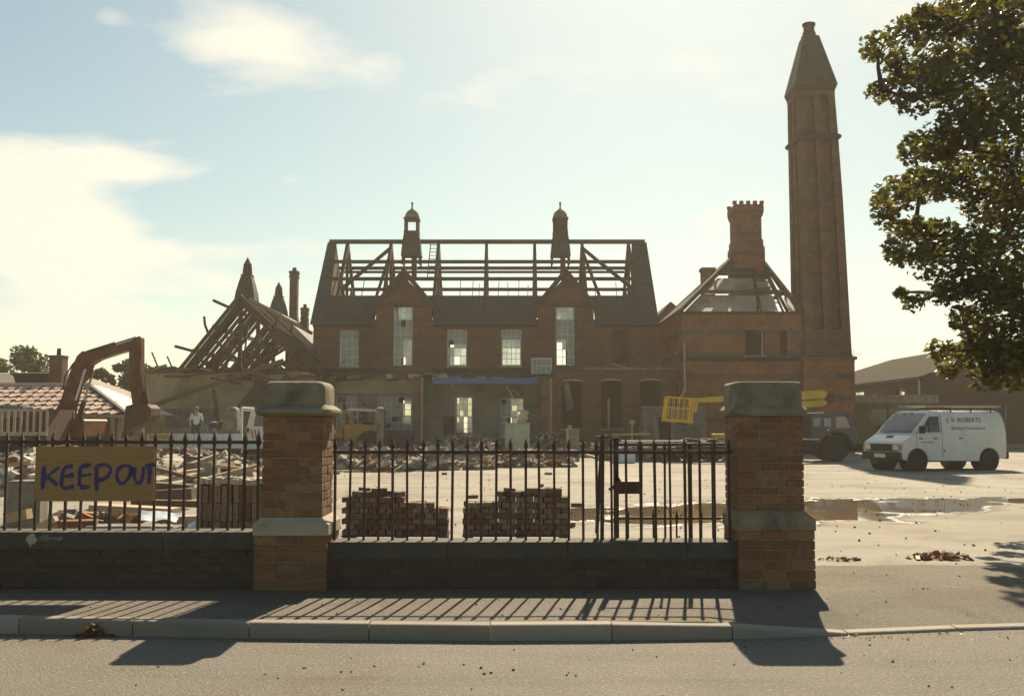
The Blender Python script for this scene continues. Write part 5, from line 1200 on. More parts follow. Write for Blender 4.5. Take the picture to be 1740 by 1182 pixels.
# ------------------------------------------------------------------ yellow loader with a white canopy
YL = 47.0; q = lambda px, py: (PX(px, YL), PZ(py, YL))
lo = thing('wheeled_loader', (PX(600, YL), YL + 1, ZP), 'yellow wheeled loader with white canopy standing before the torn wall', 'loader')
MB().prism([q(583, 752), q(583, 722), q(596, 719), q(640, 723), q(645, 732), q(645, 752)], YL + .25, YL + 1.65).build('rear_body', M['loader_yellow'], lo, bevel=.04)
MB().prism([q(552, 748), q(552, 730), q(560, 726), q(581, 726), q(581, 748)], YL + .4, YL + 1.5).build('bonnet', M['loader_yellow'], lo, bevel=.05)
zr = PZ(697, YL)
for px, pt in ((593, 594), (606, 606), (637, 637)):
    for y in (YL + .3, YL + 1.55): MB().bar((PX(px, YL), y, PZ(724, YL)), (PX(pt, YL), y, zr), .07).build('canopy_post', M['loader_yellow'], lo)
MB().obox((PX(615, YL), YL + .95, zr + .03), (51 * YL / F, 1.6, .08), (.03, 0.05, 0)).build('canopy', M['plaster_white'], lo, bevel=.02)
MB().box((PX(612, YL), YL + .6, PZ(722, YL)), (PX(628, YL), YL + 1.3, PZ(717, YL))).build('seat', M['black'], lo)
MB().bar(P(581, 742, YL + .2), P(540, 712, YL + .2), .14, .2).bar(P(581, 742, YL + 1.6), P(540, 712, YL + 1.6), .14, .2).build('lift_arm', M['loader_yellow'], lo)
MB().bar(P(570, 735, YL + .15), P(555, 718, YL + .15), .08).build('lift_ram', M['steel'], lo)
MB().prism([q(528, 700), q(545, 696), q(552, 712), q(540, 722), q(526, 716)], YL - .1, YL + 2.0).build('bucket', M['rusty'], lo)
MB().cyl(P(591, 722, YL + .9), P(588, 703, YL + .9), .05).build('exhaust', M['rusty'], lo)
MB().box((PX(580, YL), YL + .2, PZ(715, YL)), (PX(597, YL), YL + .5, PZ(713, YL))).build('mirror_shelf', M['red'], lo)
for px, r_ in ((570, .42), (628, .60)):
    for y in (YL + .1, YL + 1.8): wheel(lo, (PX(px, YL), y, ZP + r_), r_, .38, hub=M['loader_yellow'])
p3 = P(619, 720, YL + .95); person((p3.x, YL + .95, PZ(718, YL)), R(-70), 'person in blue sitting at the controls of the yellow loader', sit, M['jeans'], M['jeans'], M['darkhair'])
# thick capped post next to the loader
x = PX(646, 45.8); c_ = thing('gate_post', (x, 45.8, ZP), 'thick grey concrete post with cap beside the yellow loader', 'post')
MB().lathe((x, 45.8, 0), [(.17, ZP - .05), (.165, PZ(697, 45.8))], n=14).build('shaft', M['conc'], c_, smooth=True)
MB().lathe((x, 45.8, 0), [(.16, PZ(697, 45.8)), (.2, PZ(696, 45.8)), (.2, PZ(694, 45.8)), (.1, PZ(691.5, 45.8)), (.02, PZ(691, 45.8))], n=14).build('cap', M['conc'], c_, smooth=True)
x = PX(653, 46.2); single('steel_post', MB().lathe((x, 46.2, 0), [(.05, ZP), (.05, PZ(694, 46.2))], n=8), M['rusty'], (x, 46.2, ZP), 'thin rusty post close behind the thick concrete post', 'post')
# blue skip
YK = 49.5; sk = thing('skip', (PX(678, YK), YK + .6, ZP), 'low blue skip behind the rubble next to the concrete post', 'skip')
a, b = PX(652, YK), PX(702, YK); zt_ = PZ(733, YK)
MB().rings([[(a + .3, YK + .1, ZP + .02), (b - .3, YK + .1, ZP + .02), (b - .3, YK + 1.1, ZP + .02), (a + .3, YK + 1.1, ZP + .02)], [(a, YK, zt_), (b, YK, zt_), (b, YK + 1.2, zt_), (a, YK + 1.2, zt_)]], cap=False).add([(a + .3, YK + .1, ZP + .03), (b - .3, YK + .1, ZP + .03), (b - .3, YK + 1.1, ZP + .03), (a + .3, YK + 1.1, ZP + .03)], [(0, 1, 2, 3)]).build('hull', M['bluetruck'], sk)
MB().box((a - .03, YK - .05, zt_), (b + .03, YK + .02, zt_ + .07)).build('rim', M['bluetruck'], sk)
# ------------------------------------------------------------------ lorry-mounted platform (blue cab, yellow boom)
YA = 40.0; q = lambda px, py: (PX(px, YA), PZ(py, YA))
pl = thing('platform_lorry', (PX(1340, YA), YA + 1, ZP), 'blue lorry carrying a long yellow access boom with caged basket', 'lorry')
cabp = [q(1378, 760), q(1380, 748), q(1378, 726), q(1378, 706), q(1388, 702), q(1440, 700), q(1447, 702), q(1456, 735), q(1460, 748), q(1460, 764), q(1452, 764)]
arch = [(PX(1421, YA) + .66 * math.cos(R(a)), ZP + .52 + .66 * math.sin(R(a))) for a in range(20, 161, 14)]
MB().prism(cabp + arch, YA, YA + 1.9).build('cab', M['bluetruck'], pl, bevel=.03)
MB().prism([q(1382, 724), q(1382, 710), q(1394, 709), q(1394, 724)], YA - .014, YA - .002).build('rear_side_window', M['pane'], pl)
MB().prism([q(1400, 724), q(1400, 711), q(1412, 710), q(1412, 724)], YA - .014, YA - .002).build('quarter_window', M['pane'], pl)
MB().prism([q(1420, 727), q(1420, 708), q(1437, 708), q(1445, 727)], YA - .014, YA - .002).build('door_window', M['carglass'], pl)
MB().prism([(PX(1378, YA), PZ(703, YA) + .01), (PX(1402, YA), PZ(702, YA) + .01), (PX(1402, YA), PZ(701, YA) + .03), (PX(1380, YA), PZ(702, YA) + .03)], YA + .05, YA + 1.85).build('roof_highlight', M['van_white'], pl)  # white strip painted in for the sunlit left end of the cab roof
MB().bar((PX(1448, YA), YA - .02, PZ(703, YA)), (PX(1458, YA), YA - .02, PZ(738, YA)), .05).build('windscreen_pillar', M['bluetruck'], pl)
MB().box((PX(1452, YA), YA - .05, ZP + .4), (PX(1464, YA), YA + 1.95, ZP + .7)).build('bumper', M['black'], pl, bevel=.03)
MB().box((PX(1405, YA), YA - .03, PZ(731, YA)), (PX(1409, YA), YA - .002, PZ(729.5, YA))).build('door_handle', M['steel'], pl)
wheel(pl, (PX(1421, YA), YA + .2, ZP + .52), .52, .32, hub=M['rusty']); wheel(pl, (PX(1421, YA), YA + 1.7, ZP + .52), .52, .32, hub=M['rusty'])
for px in (1180, 1212):
    for y in (YA + .2, YA + 1.7): wheel(pl, (PX(px, YA), y, ZP + .46), .46, .32, hub=M['rusty'])
MB().box((PX(1060, YA), YA + .5, ZP + .62), (PX(1400, YA), YA + 1.4, ZP + .82)).build('chassis', M['black'], pl)
MB().box((PX(1050, YA), YA, PZ(764, YA)), (PX(1386, YA), YA + 1.9, PZ(761, YA))).build('deck', M['rusty'], pl)
MB().box((PX(1366, YA), YA - .06, PZ(747, YA)), (PX(1390, YA), YA + .5, PZ(745, YA))).build('step', M['steel'], pl)
MB().box((PX(1366, YA), YA + .0, ZP + .3), (PX(1388, YA), YA + 1.8, PZ(748, YA))).build('fuel_tank', M['black'], pl, bevel=.05)
for px in range(1050, 1251, 33): MB().bar((PX(px, YA), YA + .02, PZ(764, YA)), (PX(px, YA), YA + .02, PZ(751, YA)), .05).build('stanchion', M['rusty'], pl)
for py in (752, 757): MB().bar((PX(1040, YA), YA + .02, PZ(py, YA)), (PX(1262, YA), YA + .02, PZ(py, YA)), .045).build('side_rail', M['steel'], pl)
MB().bar(P(1218, 788, YA - .4), P(1249, 772, YA), .07).bar(P(1218, 788, YA - .4), P(1190, 770, YA), .07).build('outrigger', M['rusty'], pl)
MB().cyl((PX(1290, YA), YA + .95, PZ(761, YA)), (PX(1290, YA), YA + .95, PZ(744, YA)), .5, n=16).build('turntable', M['yellow'], pl)
MB().box((PX(1219, YA), YA + .6, PZ(746, YA)), (PX(1300, YA), YA + 1.3, PZ(737, YA))).build('turret', M['yellow'], pl, bevel=.03)
# lower arm rises from the turret to the elbow, upper arm folds back to the basket
MB().bar(P(1296, 742, YA + .95), P(1304, 706, YA + .95), .4, .5).build('boom_foot', M['yellow'], pl)
MB().prism([q(1296, 700), q(1360, 681), q(1408, 678), q(1416, 680), q(1417, 686), q(1410, 690), q(1362, 693), q(1306, 712)], YA + .75, YA + 1.15).build('lower_boom', M['yellow'], pl, bevel=.04)
MB().prism([q(1176, 676), q(1250, 670), q(1364, 664), q(1408, 661), q(1417, 664), q(1418, 673), q(1410, 677), q(1364, 678.5), q(1250, 681), q(1184, 683)], YA + .72, YA + 1.18).build('upper_boom', M['yellow'], pl, bevel=.04)
MB().cyl(P(1412, 676, YA + .66), P(1412, 676, YA + 1.24), .2, n=14).build('elbow_pin', M['rusty'], pl)
# basket
bx = [P(1139, 673, YA), P(1183, 676, YA), P(1180, 717, YA), P(1134, 713, YA)]; D_ = Vector((0, .8, 0)); o_ = Vector((0, .55, 0))
bs = MB()
def bar2(a, b, w_=.05, nm='basket_rail'): MB().bar(a, b, w_).build(nm, M['yellow'], pl)
for o in (o_, o_ + D_):
    for f0, f1 in ((0, 1), (1, 2), (2, 3), (3, 0)): bar2(bx[f0] + o, bx[f1] + o, .05)
    m0, m1 = bx[0].lerp(bx[3], .45) + o, bx[1].lerp(bx[2], .45) + o; bar2(m0, m1, .03)
    for i in range(1, 5): bar2(bx[0].lerp(bx[1], i / 5) + o, bx[3].lerp(bx[2], i / 5) + o, .028, 'basket_bar')
for p in bx: bar2(p + o_, p + o_ + D_, .06)
for i in range(1, 3):
    for a, b in ((0, 3), (1, 2)): bar2(bx[a] + o_ + D_ * (i / 3), bx[b] + o_ + D_ * (i / 3), .03, 'basket_bar')
a, b = bx[3] + o_, bx[2] + o_; MB().add([a - Vector((.05, .03, .05)), b + Vector((.05, -.03, -.05)), b + D_ + Vector((.05, .03, -.05)), a + D_ + Vector((-.05, .03, -.05)), a + Vector((-.05, -.03, .07)), b + Vector((.05, -.03, .07)), b + D_ + Vector((.05, .03, .07)), a + D_ + Vector((-.05, .03, .07))], [(0, 1, 2, 3), (0, 4, 5, 1), (1, 5, 6, 2), (2, 6, 7, 3), (3, 7, 4, 0)]).build('basket_tray', M['yellow'], pl)
MB().cyl(P(1150, 716, YA + .9), P(1168, 718, YA + .9), .08).build('levelling_ram', M['orange'], pl)
MB().bar(P(1184, 680, YA + .95), P(1180, 700, YA + .95), .2, .12).build('basket_mount', M['yellow'], pl)

# ------------------------------------------------------------------ white panel van
va = R(180 + 17); fw_ = G(1556, 800); 
VX = 3.50; VH = .95   # front wheel position along the van, half width
def vrot(v): return Matrix.Rotation(va, 3, 'Z') @ Vector(v)
org = Vector((fw_.x, fw_.y, ZP)) - vrot((VX, VH - .12, 0)); org.z = ZP
vn = thing('panel_van', org, 'white panel van with J. V. Roberts lettering and a roof rack', 'van', rz=va)
kw = dict(world=False)
def archpts(cx, r, a0=0, a1=180): return [(cx + r * math.cos(R(a)), .33 + r * math.sin(R(a))) for a in range(a0, a1 + 1, 15)]
RXW = .70
# local x forward, y left, z up; lower body with wheel arches
low = [(0.02, .40), (0.0, .75), (.0, 1.18), (3.62, 1.18), (4.02, .95), (4.09, .88), (4.12, .70), (4.10, .40), (VX + .42, .34)] + archpts(VX, .40, 0, 180) + [(RXW + .40, .30)] + archpts(RXW, .40, 0, 180) + [(RXW - .42, .36)]
bd = MB(); bd.prism(low, -VH, VH); bd.build('body', M['van_white'], vn, bevel=.025, seg=2, **kw)
sec = [(1.181, 0.0, 3.64, .945), (1.40, .03, 3.43, .93), (1.66, .07, 3.17, .895), (1.83, .13, 2.98, .85), (1.91, .20, 2.86, .79), (1.94, .30, 2.78, .70)]
up = MB(); up.rings([[(x0, -h_, z_), (x1, -h_ * .97, z_), (x1, h_ * .97, z_), (x0, h_, z_)] for z_, x0, x1, h_ in sec]); up.build('roof_and_sides', M['van_white'], vn, smooth=True, **kw)
def on_side(x, z_, s=1, off=.012):
    for (z0, _, _, h0), (z1, _, _, h1) in zip(sec, sec[1:]):
        if z0 <= z_ <= z1: return Vector((x, s * (h0 + (h1 - h0) * (z_ - z0) / (z1 - z0) + off), z_))
    return Vector((x, s * (VH + off), z_))
def front_at(z_, y, off=.012):
    for (z0, _, x0, h0), (z1, _, x1, h1) in zip(sec, sec[1:]):
        if z0 <= z_ <= z1: return Vector((x0 + (x1 - x0) * (z_ - z0) / (z1 - z0) + off, y, z_ + off * .6))
for s in (1, -1):
    a = [on_side(3.36, 1.24, s), on_side(2.62, 1.24, s), on_side(2.62, 1.45, s), on_side(2.62, 1.74, s), on_side(2.95, 1.74, s), on_side(3.20, 1.45, s)]
    MB().add(a + [p - Vector((0, s * .02, 0)) for p in a], [(0, 1, 2, 3, 4, 5)] + [(i, (i + 1) % 6, 6 + (i + 1) % 6, 6 + i) for i in range(6)]).build('side_window', M['carglass'], vn, **kw)
    MB().bar(on_side(3.04, 1.24, s, .016), on_side(3.04, 1.66, s, .016), .03).build('window_bar', M['black'], vn, **kw)
    for x in (2.54, 3.52): MB().bar((x, s * (VH + .001), .42), on_side(x, 1.22, s, .001), .012).build('door_seam', M['black'], vn, **kw)
    MB().bar(on_side(2.54, 1.24, s, .001), on_side(2.54, 1.8, s, .001), .012).build('door_seam', M['black'], vn, **kw)
    for x in (2.75, 1.75, 3.30): MB().box((x, s * VH - .01, 1.02), (x + .14, s * (VH + .03), 1.05)).build('door_handle', M['black'], vn, **kw)
    MB().box((2.45, s * VH - .01, .62), (2.50, s * (VH + .02), .67)).build('filler_cap', M['black'], vn, **kw)
    MB().box((.05, s * VH - .004, 1.105), (3.45, s * (VH + .008), 1.125)).build('body_crease', M['van_white'], vn, **kw)
    mr = MB(); mr.obox((3.42, s * (VH + .14), 1.32), (.10, .18, .24), (0, 0, s * .2)); mr.build('door_mirror', M['black'], vn, bevel=.02, **kw)
    MB().bar((3.40, s * (VH + .07), 1.27), (3.36, s * (VH - .03), 1.24), .04).build('mirror_arm', M['black'], vn, **kw)
    # dark wheel wells and wheels
    for x in (VX, RXW): 
        wl = MB(); wl.cyl((x, s * .52, .33), (x, s * .93, .33), .395, n=20); wl.build('wheel_well', M['black'], vn, **kw)
        wheel_ = None
ws = [front_at(1.22, .80), front_at(1.22, -.80), front_at(1.55, -.80), front_at(1.84, -.74), front_at(1.84, .74), front_at(1.55, .80)]
MB().add(ws + [p - Vector((.02, 0, .01)) for p in ws], [(0, 1, 2, 3, 4, 5)] + [(i, (i + 1) % 6, 6 + (i + 1) % 6, 6 + i) for i in range(6)]).build('windscreen', M['carglass'], vn, **kw)
for y in (-.45, .3): MB().bar(front_at(1.22, y, .03), front_at(1.25, y + .55, .03), .02).build('wiper', M['black'], vn, **kw)
def vwheel(x, y):
    c = Vector((x, y, .33)); n = 20; r = .33; w_ = .2
    rg = [[c + Vector((q_ * math.cos(2 * math.pi * i / n), w_ * o, q_ * math.sin(2 * math.pi * i / n))) for i in range(n)] for q_, o in [(r * .58, -.5), (r * .93, -.5), (r, -.36), (r, .36), (r * .93, .5), (r * .58, .5)]]
    t = MB().rings(rg).build('wheel', M['rubber'], vn, smooth=True, **kw)
    MB().rings([[c + Vector((q_ * math.cos(2 * math.pi * i / n), w_ * o, q_ * math.sin(2 * math.pi * i / n))) for i in range(n)] for q_, o in [(r * .57, -.44), (r * .5, -.36), (r * .2, -.42), (r * .05, -.44), (r * .05, .44), (r * .2, .42), (r * .5, .36), (r * .57, .44)]]).build('rim', M['hub'], t, smooth=True, **kw)
for x in (VX, RXW):
    for y in (-.86, .86): vwheel(x, y)
MB().box((4.095, -.82, .62), (4.135, .82, .86)).build('grille', M['black'], vn, bevel=.01, **kw)
for s in (1, -1):
    MB().box((4.12, s * .70 - .14, .66), (4.15, s * .70 + .14, .84)).build('headlight', M['lamp_lens'], vn, bevel=.01, **kw)
    MB().box((4.08, s * .90 - .05, .66), (4.145, s * .90 + .052, .84)).build('indicator', M['orangelens'], vn, bevel=.01, **kw)
    MB().box((-.02, s * .88 - .06, .62), (.012, s * .88 + .06, .98)).build('tail_lamp', M['red'], vn, **kw)
MB().box((4.08, -.96, .34), (4.20, .96, .60)).build('front_bumper', M['black'], vn, bevel=.03, **kw)
MB().box((4.201, -.27, .42), (4.212, .27, .54)).build('number_plate', M['plaster_white'], vn, **kw)
MB().box((-.12, -.94, .36), (.03, .94, .58)).build('rear_bumper', M['black'], vn, bevel=.03, **kw)
MB().obox((3.80, .0, 1.085), (.10, .30, .02), (0, R(29.6), 0)).build('bonnet_vent', M['black'], vn, **kw)
MB().box((.2, -.8, .28), (4.0, .8, .40)).build('underbody', M['black'], vn, **kw)
# roof rack
for x in (.45, 1.25, 2.05):
    MB().bar((x, -.82, 2.02), (x, .82, 2.02), .04).build('rack_bar', M['black'], vn, **kw)
    for s in (1, -1): MB().bar((x, s * .80, 1.86), (x, s * .78, 2.02), .04).build('rack_foot', M['black'], vn, **kw)
for s in (1, -1): MB().bar((.2, s * .78, 2.05), (2.3, s * .78, 2.05), .035).build('rack_rail', M['steel'], vn, **kw)
def ladder_on_van(y0, x0, x1, z_, mat, lab, w_=.34):
    Mx = WM[vn]; o = thing('ladder', Mx @ Vector((x0, y0, z_)), lab, 'ladder', rz=va)
    for d in (0, w_): MB().bar((0, d, .03), (x1 - x0, d, .03), .035, .07).build('rail', mat, o, world=False)
    n = int((x1 - x0) / .27)
    for i in range(n): MB().bar((.12 + i * .27, 0, .03), (.12 + i * .27, w_, .03), .03).build('rung', mat, o, world=False)
ladder_on_van(.30, -.1, 2.6, 2.045, M['paletimber'], 'pale wooden ladder lying on the near side of the van rack')
ladder_on_van(-.55, .2, 3.0, 2.045, M['steel'], 'metal ladder lying on the far side of the van rack')
# painted lettering on the van's near side
def van_text(txt, x_left, z_, size, mat, name, squash=1.0):
    cu = bpy.data.curves.new('txt', 'FONT'); cu.body = txt; cu.size = size; cu.resolution_u = 2; cu.extrude = .001
    ob_ = bpy.data.objects.new('txt', cu); COL.objects.link(ob_); bpy.context.view_layer.update()
    me = bpy.data.meshes.new_from_object(ob_.evaluated_get(bpy.context.evaluated_depsgraph_get())); bpy.data.objects.remove(ob_); bpy.data.curves.remove(cu)
    me.name = name; me.materials.clear(); me.materials.append(mat)
    for v in me.vertices:
        X_, Z_ = v.co.x * squash, v.co.y; p = on_side(x_left - X_, z_ + Z_, 1, .004 + v.co.z); v.co = p
    o = bpy.data.objects.new(name, me); COL.objects.link(o); o.parent = vn; o['kind'] = 'stuff'
    return o
van_text('J. V. ROBERTS', 2.30, 1.56, .21, M['lettering'], 'name_lettering', 1.08)
van_text('Building Contractors', 2.15, 1.32, .15, M['brownletter'], 'trade_lettering', 1.05)
van_text('Gloucester', 1.6, 1.47, .06, M['brownletter'], 'x') if False else None
MB().box((2.85, VH + .001, .905), (3.38, VH + .004, .93)).build('door_writing', M['brownletter'], vn, **kw)

# ------------------------------------------------------------------ modern buildings on the right
rbx = 24.9; rbY0, rbY1 = 60.0, 87.5; eZ = P(1567, 637, 60).z; rX = 31.0; rZ = P(1600, 597, 72).z
mo = thing('modern_hall', (rbx, rbY0, ZP), 'dark brick hall with shallow brown tiled roof behind the white van', 'building')
WO = [(63.2, 64.6, 2.9, 3.9), (70.5, 73.0, 2.9, 3.9)]
w = MB(); wall_grid(w, rbY0, rbY1, ZP - .05, eZ, rbx, rbx + .3, WO, axis='y'); w.build('side_wall', M['dark_brick'], mo)
for a in WO:
    MB().box((rbx + .12, a[0], a[2]), (rbx + .16, a[1], a[3])).build('window', M['pane_clear'], mo)
    MB().box((rbx + .08, a[0], a[2]), (rbx + .12, a[0] + .08, a[3])).box((rbx + .08, (a[0] + a[1]) / 2, a[2]), (rbx + .12, (a[0] + a[1]) / 2 + .06, a[3])).build('window_frame', M['white_frame'], mo)
w = MB(); w.prism([(rbx + .3, ZP - .05), (rX * 2 - rbx, ZP - .05), (rX * 2 - rbx, eZ), (rX, rZ - .1), (rbx + .3, eZ + .1)], rbY0 + .001, rbY0 + .3); w.build('gable_wall', M['dark_brick'], mo)
k = MB(); slates(k, (rbx - .4, rbY0 - .3, eZ - .1), (rbx - .4, 88, eZ - .1), (rX, 81, rZ), (rX, rbY0 - .3, rZ), 16); k.build('roof', M['newslate'], mo)
k = MB(); slates(k, (2 * rX - rbx + .4, rbY0 - .3, eZ - .1), (2 * rX - rbx + .4, 88, eZ - .1), (rX, 81, rZ), (rX, rbY0 - .3, rZ), 16); k.build('roof', M['newslate'], mo)
MB().add([(rbx - .4, 88, eZ - .1), (2 * rX - rbx + .4, 88, eZ - .1), (rX, 81, rZ)], [(0, 1, 2)]).build('hip_slope', M['newslate'], mo)
MB().cyl((rbx - .12, 60.6, eZ - 1.6), (rbx - .12, 60.6, eZ - .2), .06, n=8).build('downpipe', M['sheet'], mo)
MB().box((rbx - .5, rbY0 - .34, eZ - .24), (rbx - .36, rbY1, eZ - .1)).build('gutter', M['black'], mo)
MB().cyl(P(1708, 752, 59.8), P(1708, 690, 59.8), .07, n=8).build('soil_pipe', M['conc'], mo)
MB().box((PX(1690, 59.5), 59.0, ZP - .05), (PX(1790, 59.5), 59.9, ZP + .35)).build('plinth', M['conc'], mo)
YO = 56.0; ol = thing('flat_roofed_block', (PX(1520, YO), YO, ZP), 'single storey olive flat roofed block with strip windows', 'building')
x0, x1 = PX(1446, YO), PX(1586, YO); zt = PZ(671, YO, 1500)
oW = [(PX(a, YO), PX(b, YO), PZ(737 - 20, YO), PZ(695, YO)) for a, b in ((1478, 1510), (1513, 1543), (1546, 1576))]
w = MB(); wall_grid(w, x0, x1, ZP - .05, zt - .45, YO, YO + .25, oW); w.build('wall', M['olive'], ol)
MB().box((x0 - .2, YO - .3, zt - .449), (x1 + .2, YO + 4, zt)).build('fascia', M['conc'], ol)
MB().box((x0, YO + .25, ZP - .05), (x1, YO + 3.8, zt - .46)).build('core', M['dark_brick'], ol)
for a in oW: MB().box((a[0], YO + .1, a[2]), (a[1], YO + .14, a[3])).build('window', M['carglass'], ol)
MB().box((PX(1578, YO), YO - .02, ZP), (PX(1586, YO), YO - .001, zt - .46)).build('brick_pier', M['wing_brick'], ol)

# ------------------------------------------------------------------ small yard things
def boxy(px0, px1, py0, Y, depth, z0=ZP): return (PX(px0, Y), Y, z0), (PX(px1, Y), Y + depth, PZ(py0, Y))
YE = 43.0; a, b = boxy(858, 900, 719, YE, .7)
ca = thing('metal_cabinet', ((a[0] + b[0]) / 2, YE, ZP), 'pale green metal cabinet standing upright among the rubble', 'cabinet')
MB().box(a, b).build('case', M['greencab'], ca, bevel=.02)
mx_ = a[0] + (b[0] - a[0]) * .32; MB().box((a[0] + .03, YE - .02, ZP + .06), (mx_ - .01, YE - .001, b[2] - .05)).build('door', M['greencab'], ca, bevel=.004); MB().box((mx_ + .01, YE - .02, ZP + .06), (b[0] - .03, YE - .001, b[2] - .05)).build('door', M['greencab'], ca, bevel=.004)
MB().box((mx_ + .04, YE - .05, ZP + .8), (mx_ + .06, YE - .021, ZP + 1.0)).build('handle', M['steel'], ca)
MB().bar((a[0] - .01, YE - .01, b[2] + .01), (b[0] + .01, YE - .01, b[2] + .01), .03).build('top_trim', M['paletimber'], ca)
pp = MB(); zz = b[2]
for i, (dx, h_) in enumerate(((.55, .14), (.62, .12), (.58, .12), (.66, .10), (.6, .07))): pp.box((a[0] + dx, YE + .2, zz + .012), (a[0] + dx + .38, YE + .55, zz + .012 + h_)); zz += h_ + .002
single('paper_stack', pp, M['palestone'], (a[0] + .7, YE + .3, b[2]), 'untidy pile of pale boxes on top of the green cabinet', 'boxes')
YF2 = 44; a, b = boxy(962, 984, 729, YF2, .5); pe = MB(); pe.box(a, b)
single('stone_pedestal', pe, M['conc'], ((a[0] + b[0]) / 2, YF2, ZP), 'grey stone pedestal with a pipe on it', 'pedestal', bevel=.02)
p = P(968, 729, YF2); single('drain_pipe', MB().cyl(p, P(968, 722, YF2) , .09, n=10).cyl(P(964, 728, YF2 - .1), P(966, 760, YF2 - .1), .05), M['palestone'], p, 'short pale pipe standing at the stone pedestal', 'pipe')
# blockwork store with leaning sheet
YBk = 50.5; bkx0, bkx1 = PX(1092, YBk), PX(1200, YBk); st_ = thing('block_store', ((bkx0 + bkx1) / 2, YBk, ZP), 'grey concrete block store wall under the yellow basket', 'wall')
w = MB(); wall_grid(w, bkx0, bkx1, ZP - .05, PZ(693, YBk), YBk, YBk + .22, [(PX(1118, YBk), PX(1140, YBk), ZP - .05, PZ(708, YBk))]); w.build('front_wall', M['block'], st_)
for x in (bkx0, bkx1 - .22): MB().box((x, YBk + .22, ZP - .05), (x + .22, YBk + 1.2, PZ(693, YBk))).build('side_wall', M['block'], st_)
MB().box((bkx0 + .3, YBk + .9, ZP), (bkx1 - .3, YBk + 1.0, PZ(700, YBk))).build('back_wall', M['dark_brick'], st_)
MB().box((bkx0 - .05, YBk - .03, PZ(693, YBk) + .002), (bkx1 + .05, YBk + 1.25, PZ(690, YBk))).build('roof_slab', M['conc'], st_)
p = P(1116, 745, YBk - .6); single('plaster_sheet', MB().add([P(1108, 745, YBk - .5), P(1121, 745, YBk - .5), P(1118, 716, YBk - .1), P(1112, 712, YBk - .1)], [(0, 1, 2, 3)]).add([P(1108, 745, YBk - .46), P(1121, 745, YBk - .46), P(1118, 716, YBk - .06), P(1112, 712, YBk - .06)], [(3, 2, 1, 0)]), M['plaster_grey'], P(1114, 745, YBk - .5), 'torn plaster sheet leaning in front of the block store', 'sheet')
p = P(1074, 755, 48); single('post_with_float', MB().cyl((p.x, 48, ZP), P(1074, 722, 48), .04, n=8).ball(P(1074, 718, 48), .14), M['palestone'], (p.x, 48, ZP), 'thin pipe topped by a white ball by the doorways', 'pipe')
# ------------------------------------------------------------------ stacks of salvaged bricks
def stack(x0, x1, Y, z0, rows, label, depth=.46, tops=6, soldier=False, rot=0.0, ragged=0):
    t = thing('brick_stack', ((x0 + x1) / 2, Y, z0), label, 'brick stack', 'stacks of salvaged bricks', rz=rot)
    w_ = x1 - x0; BW, BH, BL = .1075, .068, .225; inv = WM[t]
    def put(lx, ly, lz, size, rx=0, rz=0, j=.006):
        inst('brick', brick_mesh(*size, M['brick']), (lx + jit(j), ly + jit(j), lz + jit(.002)), (rx + jit(.015), jit(.015), rz + jit(.03)), t)
    def out(r_, f):      # the top courses have been taken down from one end
        return (ragged == 1 and r_ == rows - 1 and f < .3) or (ragged == 2 and ((r_ == rows - 1 and f > .62) or (r_ == rows - 2 and f > .86)))
    z = 0
    for r_ in range(rows):
        if soldier or r_ % 3 == 1 and soldier is None:
            n = int(w_ / .071); h_ = .215 if soldier else .1025
            for i in range(n):
                put(-w_ / 2 + (i + .5) * w_ / n, .1075, z + h_ / 2 + .002, (.065, .215, h_))
                if i % 2 == 0 or i in (n - 1,): put(-w_ / 2 + (i + .5) * w_ / n, .33, z + h_ / 2 + .002, (.065, .215, h_))
            z += h_ + .004
        else:
            n = int(w_ / BW)
            for i in range(n):
                if out(r_, (i + .5) / n): continue
                put(-w_ / 2 + (i + .5 + (.42 if r_ % 2 and i < n - 1 else 0)) * w_ / n, .1075 + jit(.012), z + BH / 2, (.1025, .215, .065))
            for i in range(int(w_ / BL)):
                if out(r_, (i + .5) / int(w_ / BL)): continue
                put(-w_ / 2 + (i + .5) * w_ / int(w_ / BL), .30, z + BH / 2, (.215, .1025, .065))
            z += BH
    for i in range(tops):
        k_ = random.choice((0, 0, 1)); lo_, hi_ = ((-.16, .40) if ragged == 1 else (-.42, .06)) if ragged else (-.4, .4)
        put(rnd(lo_, hi_) * w_, rnd(.1, .3), z + (.034 if not k_ else .055), (.215, .1025, .065), rx=R(90) if k_ else 0, rz=rnd(-1.4, 1.4))
    # pallet under the stack
    return t, z
def pallet(x0, x1, Y, label):
    t = thing('pallet', ((x0 + x1) / 2, Y, ZP), label, 'pallet')
    for x in (x0 + .02, (x0 + x1) / 2, x1 - .12): MB().box((x, Y - .02, ZP + .002), (x + .1, Y + .55, ZP + .082)).build('bearer', M['timber'], t)
    for i in range(5): MB().box((x0, Y - .02 + i * .118, ZP + .083), (x1, Y + .06 + i * .118, ZP + .10)).build('deck_board', M['timber'], t)
YS1 = 12.7
for px0, px1, lab, lp in ((582, 762, 'neat stack of salvaged bricks with one big brick laid crossways on it', 'wooden pallet under the brick stack next to the cabinet-side pillar'), (786, 968, 'neat stack of salvaged bricks with several loose bricks along its top', 'wooden pallet under the brick stack with several loose top bricks')):
    x0, x1 = PX(px0, YS1), PX(px1, YS1); pallet(x0, x1, YS1, lp.replace('next to the cabinet-side pillar', 'with one big brick crossways'))
    stack(x0, x1, YS1, ZP + .101, 7, lab, tops=9 if px0 < 700 else 15, ragged=(px0 < 700) + 1)
x0, x1 = PX(337, 12.2), PX(470, 12.2)
pallet(x0, x1, 12.2, 'wooden pallet under the dust-topped stack of upright bricks')
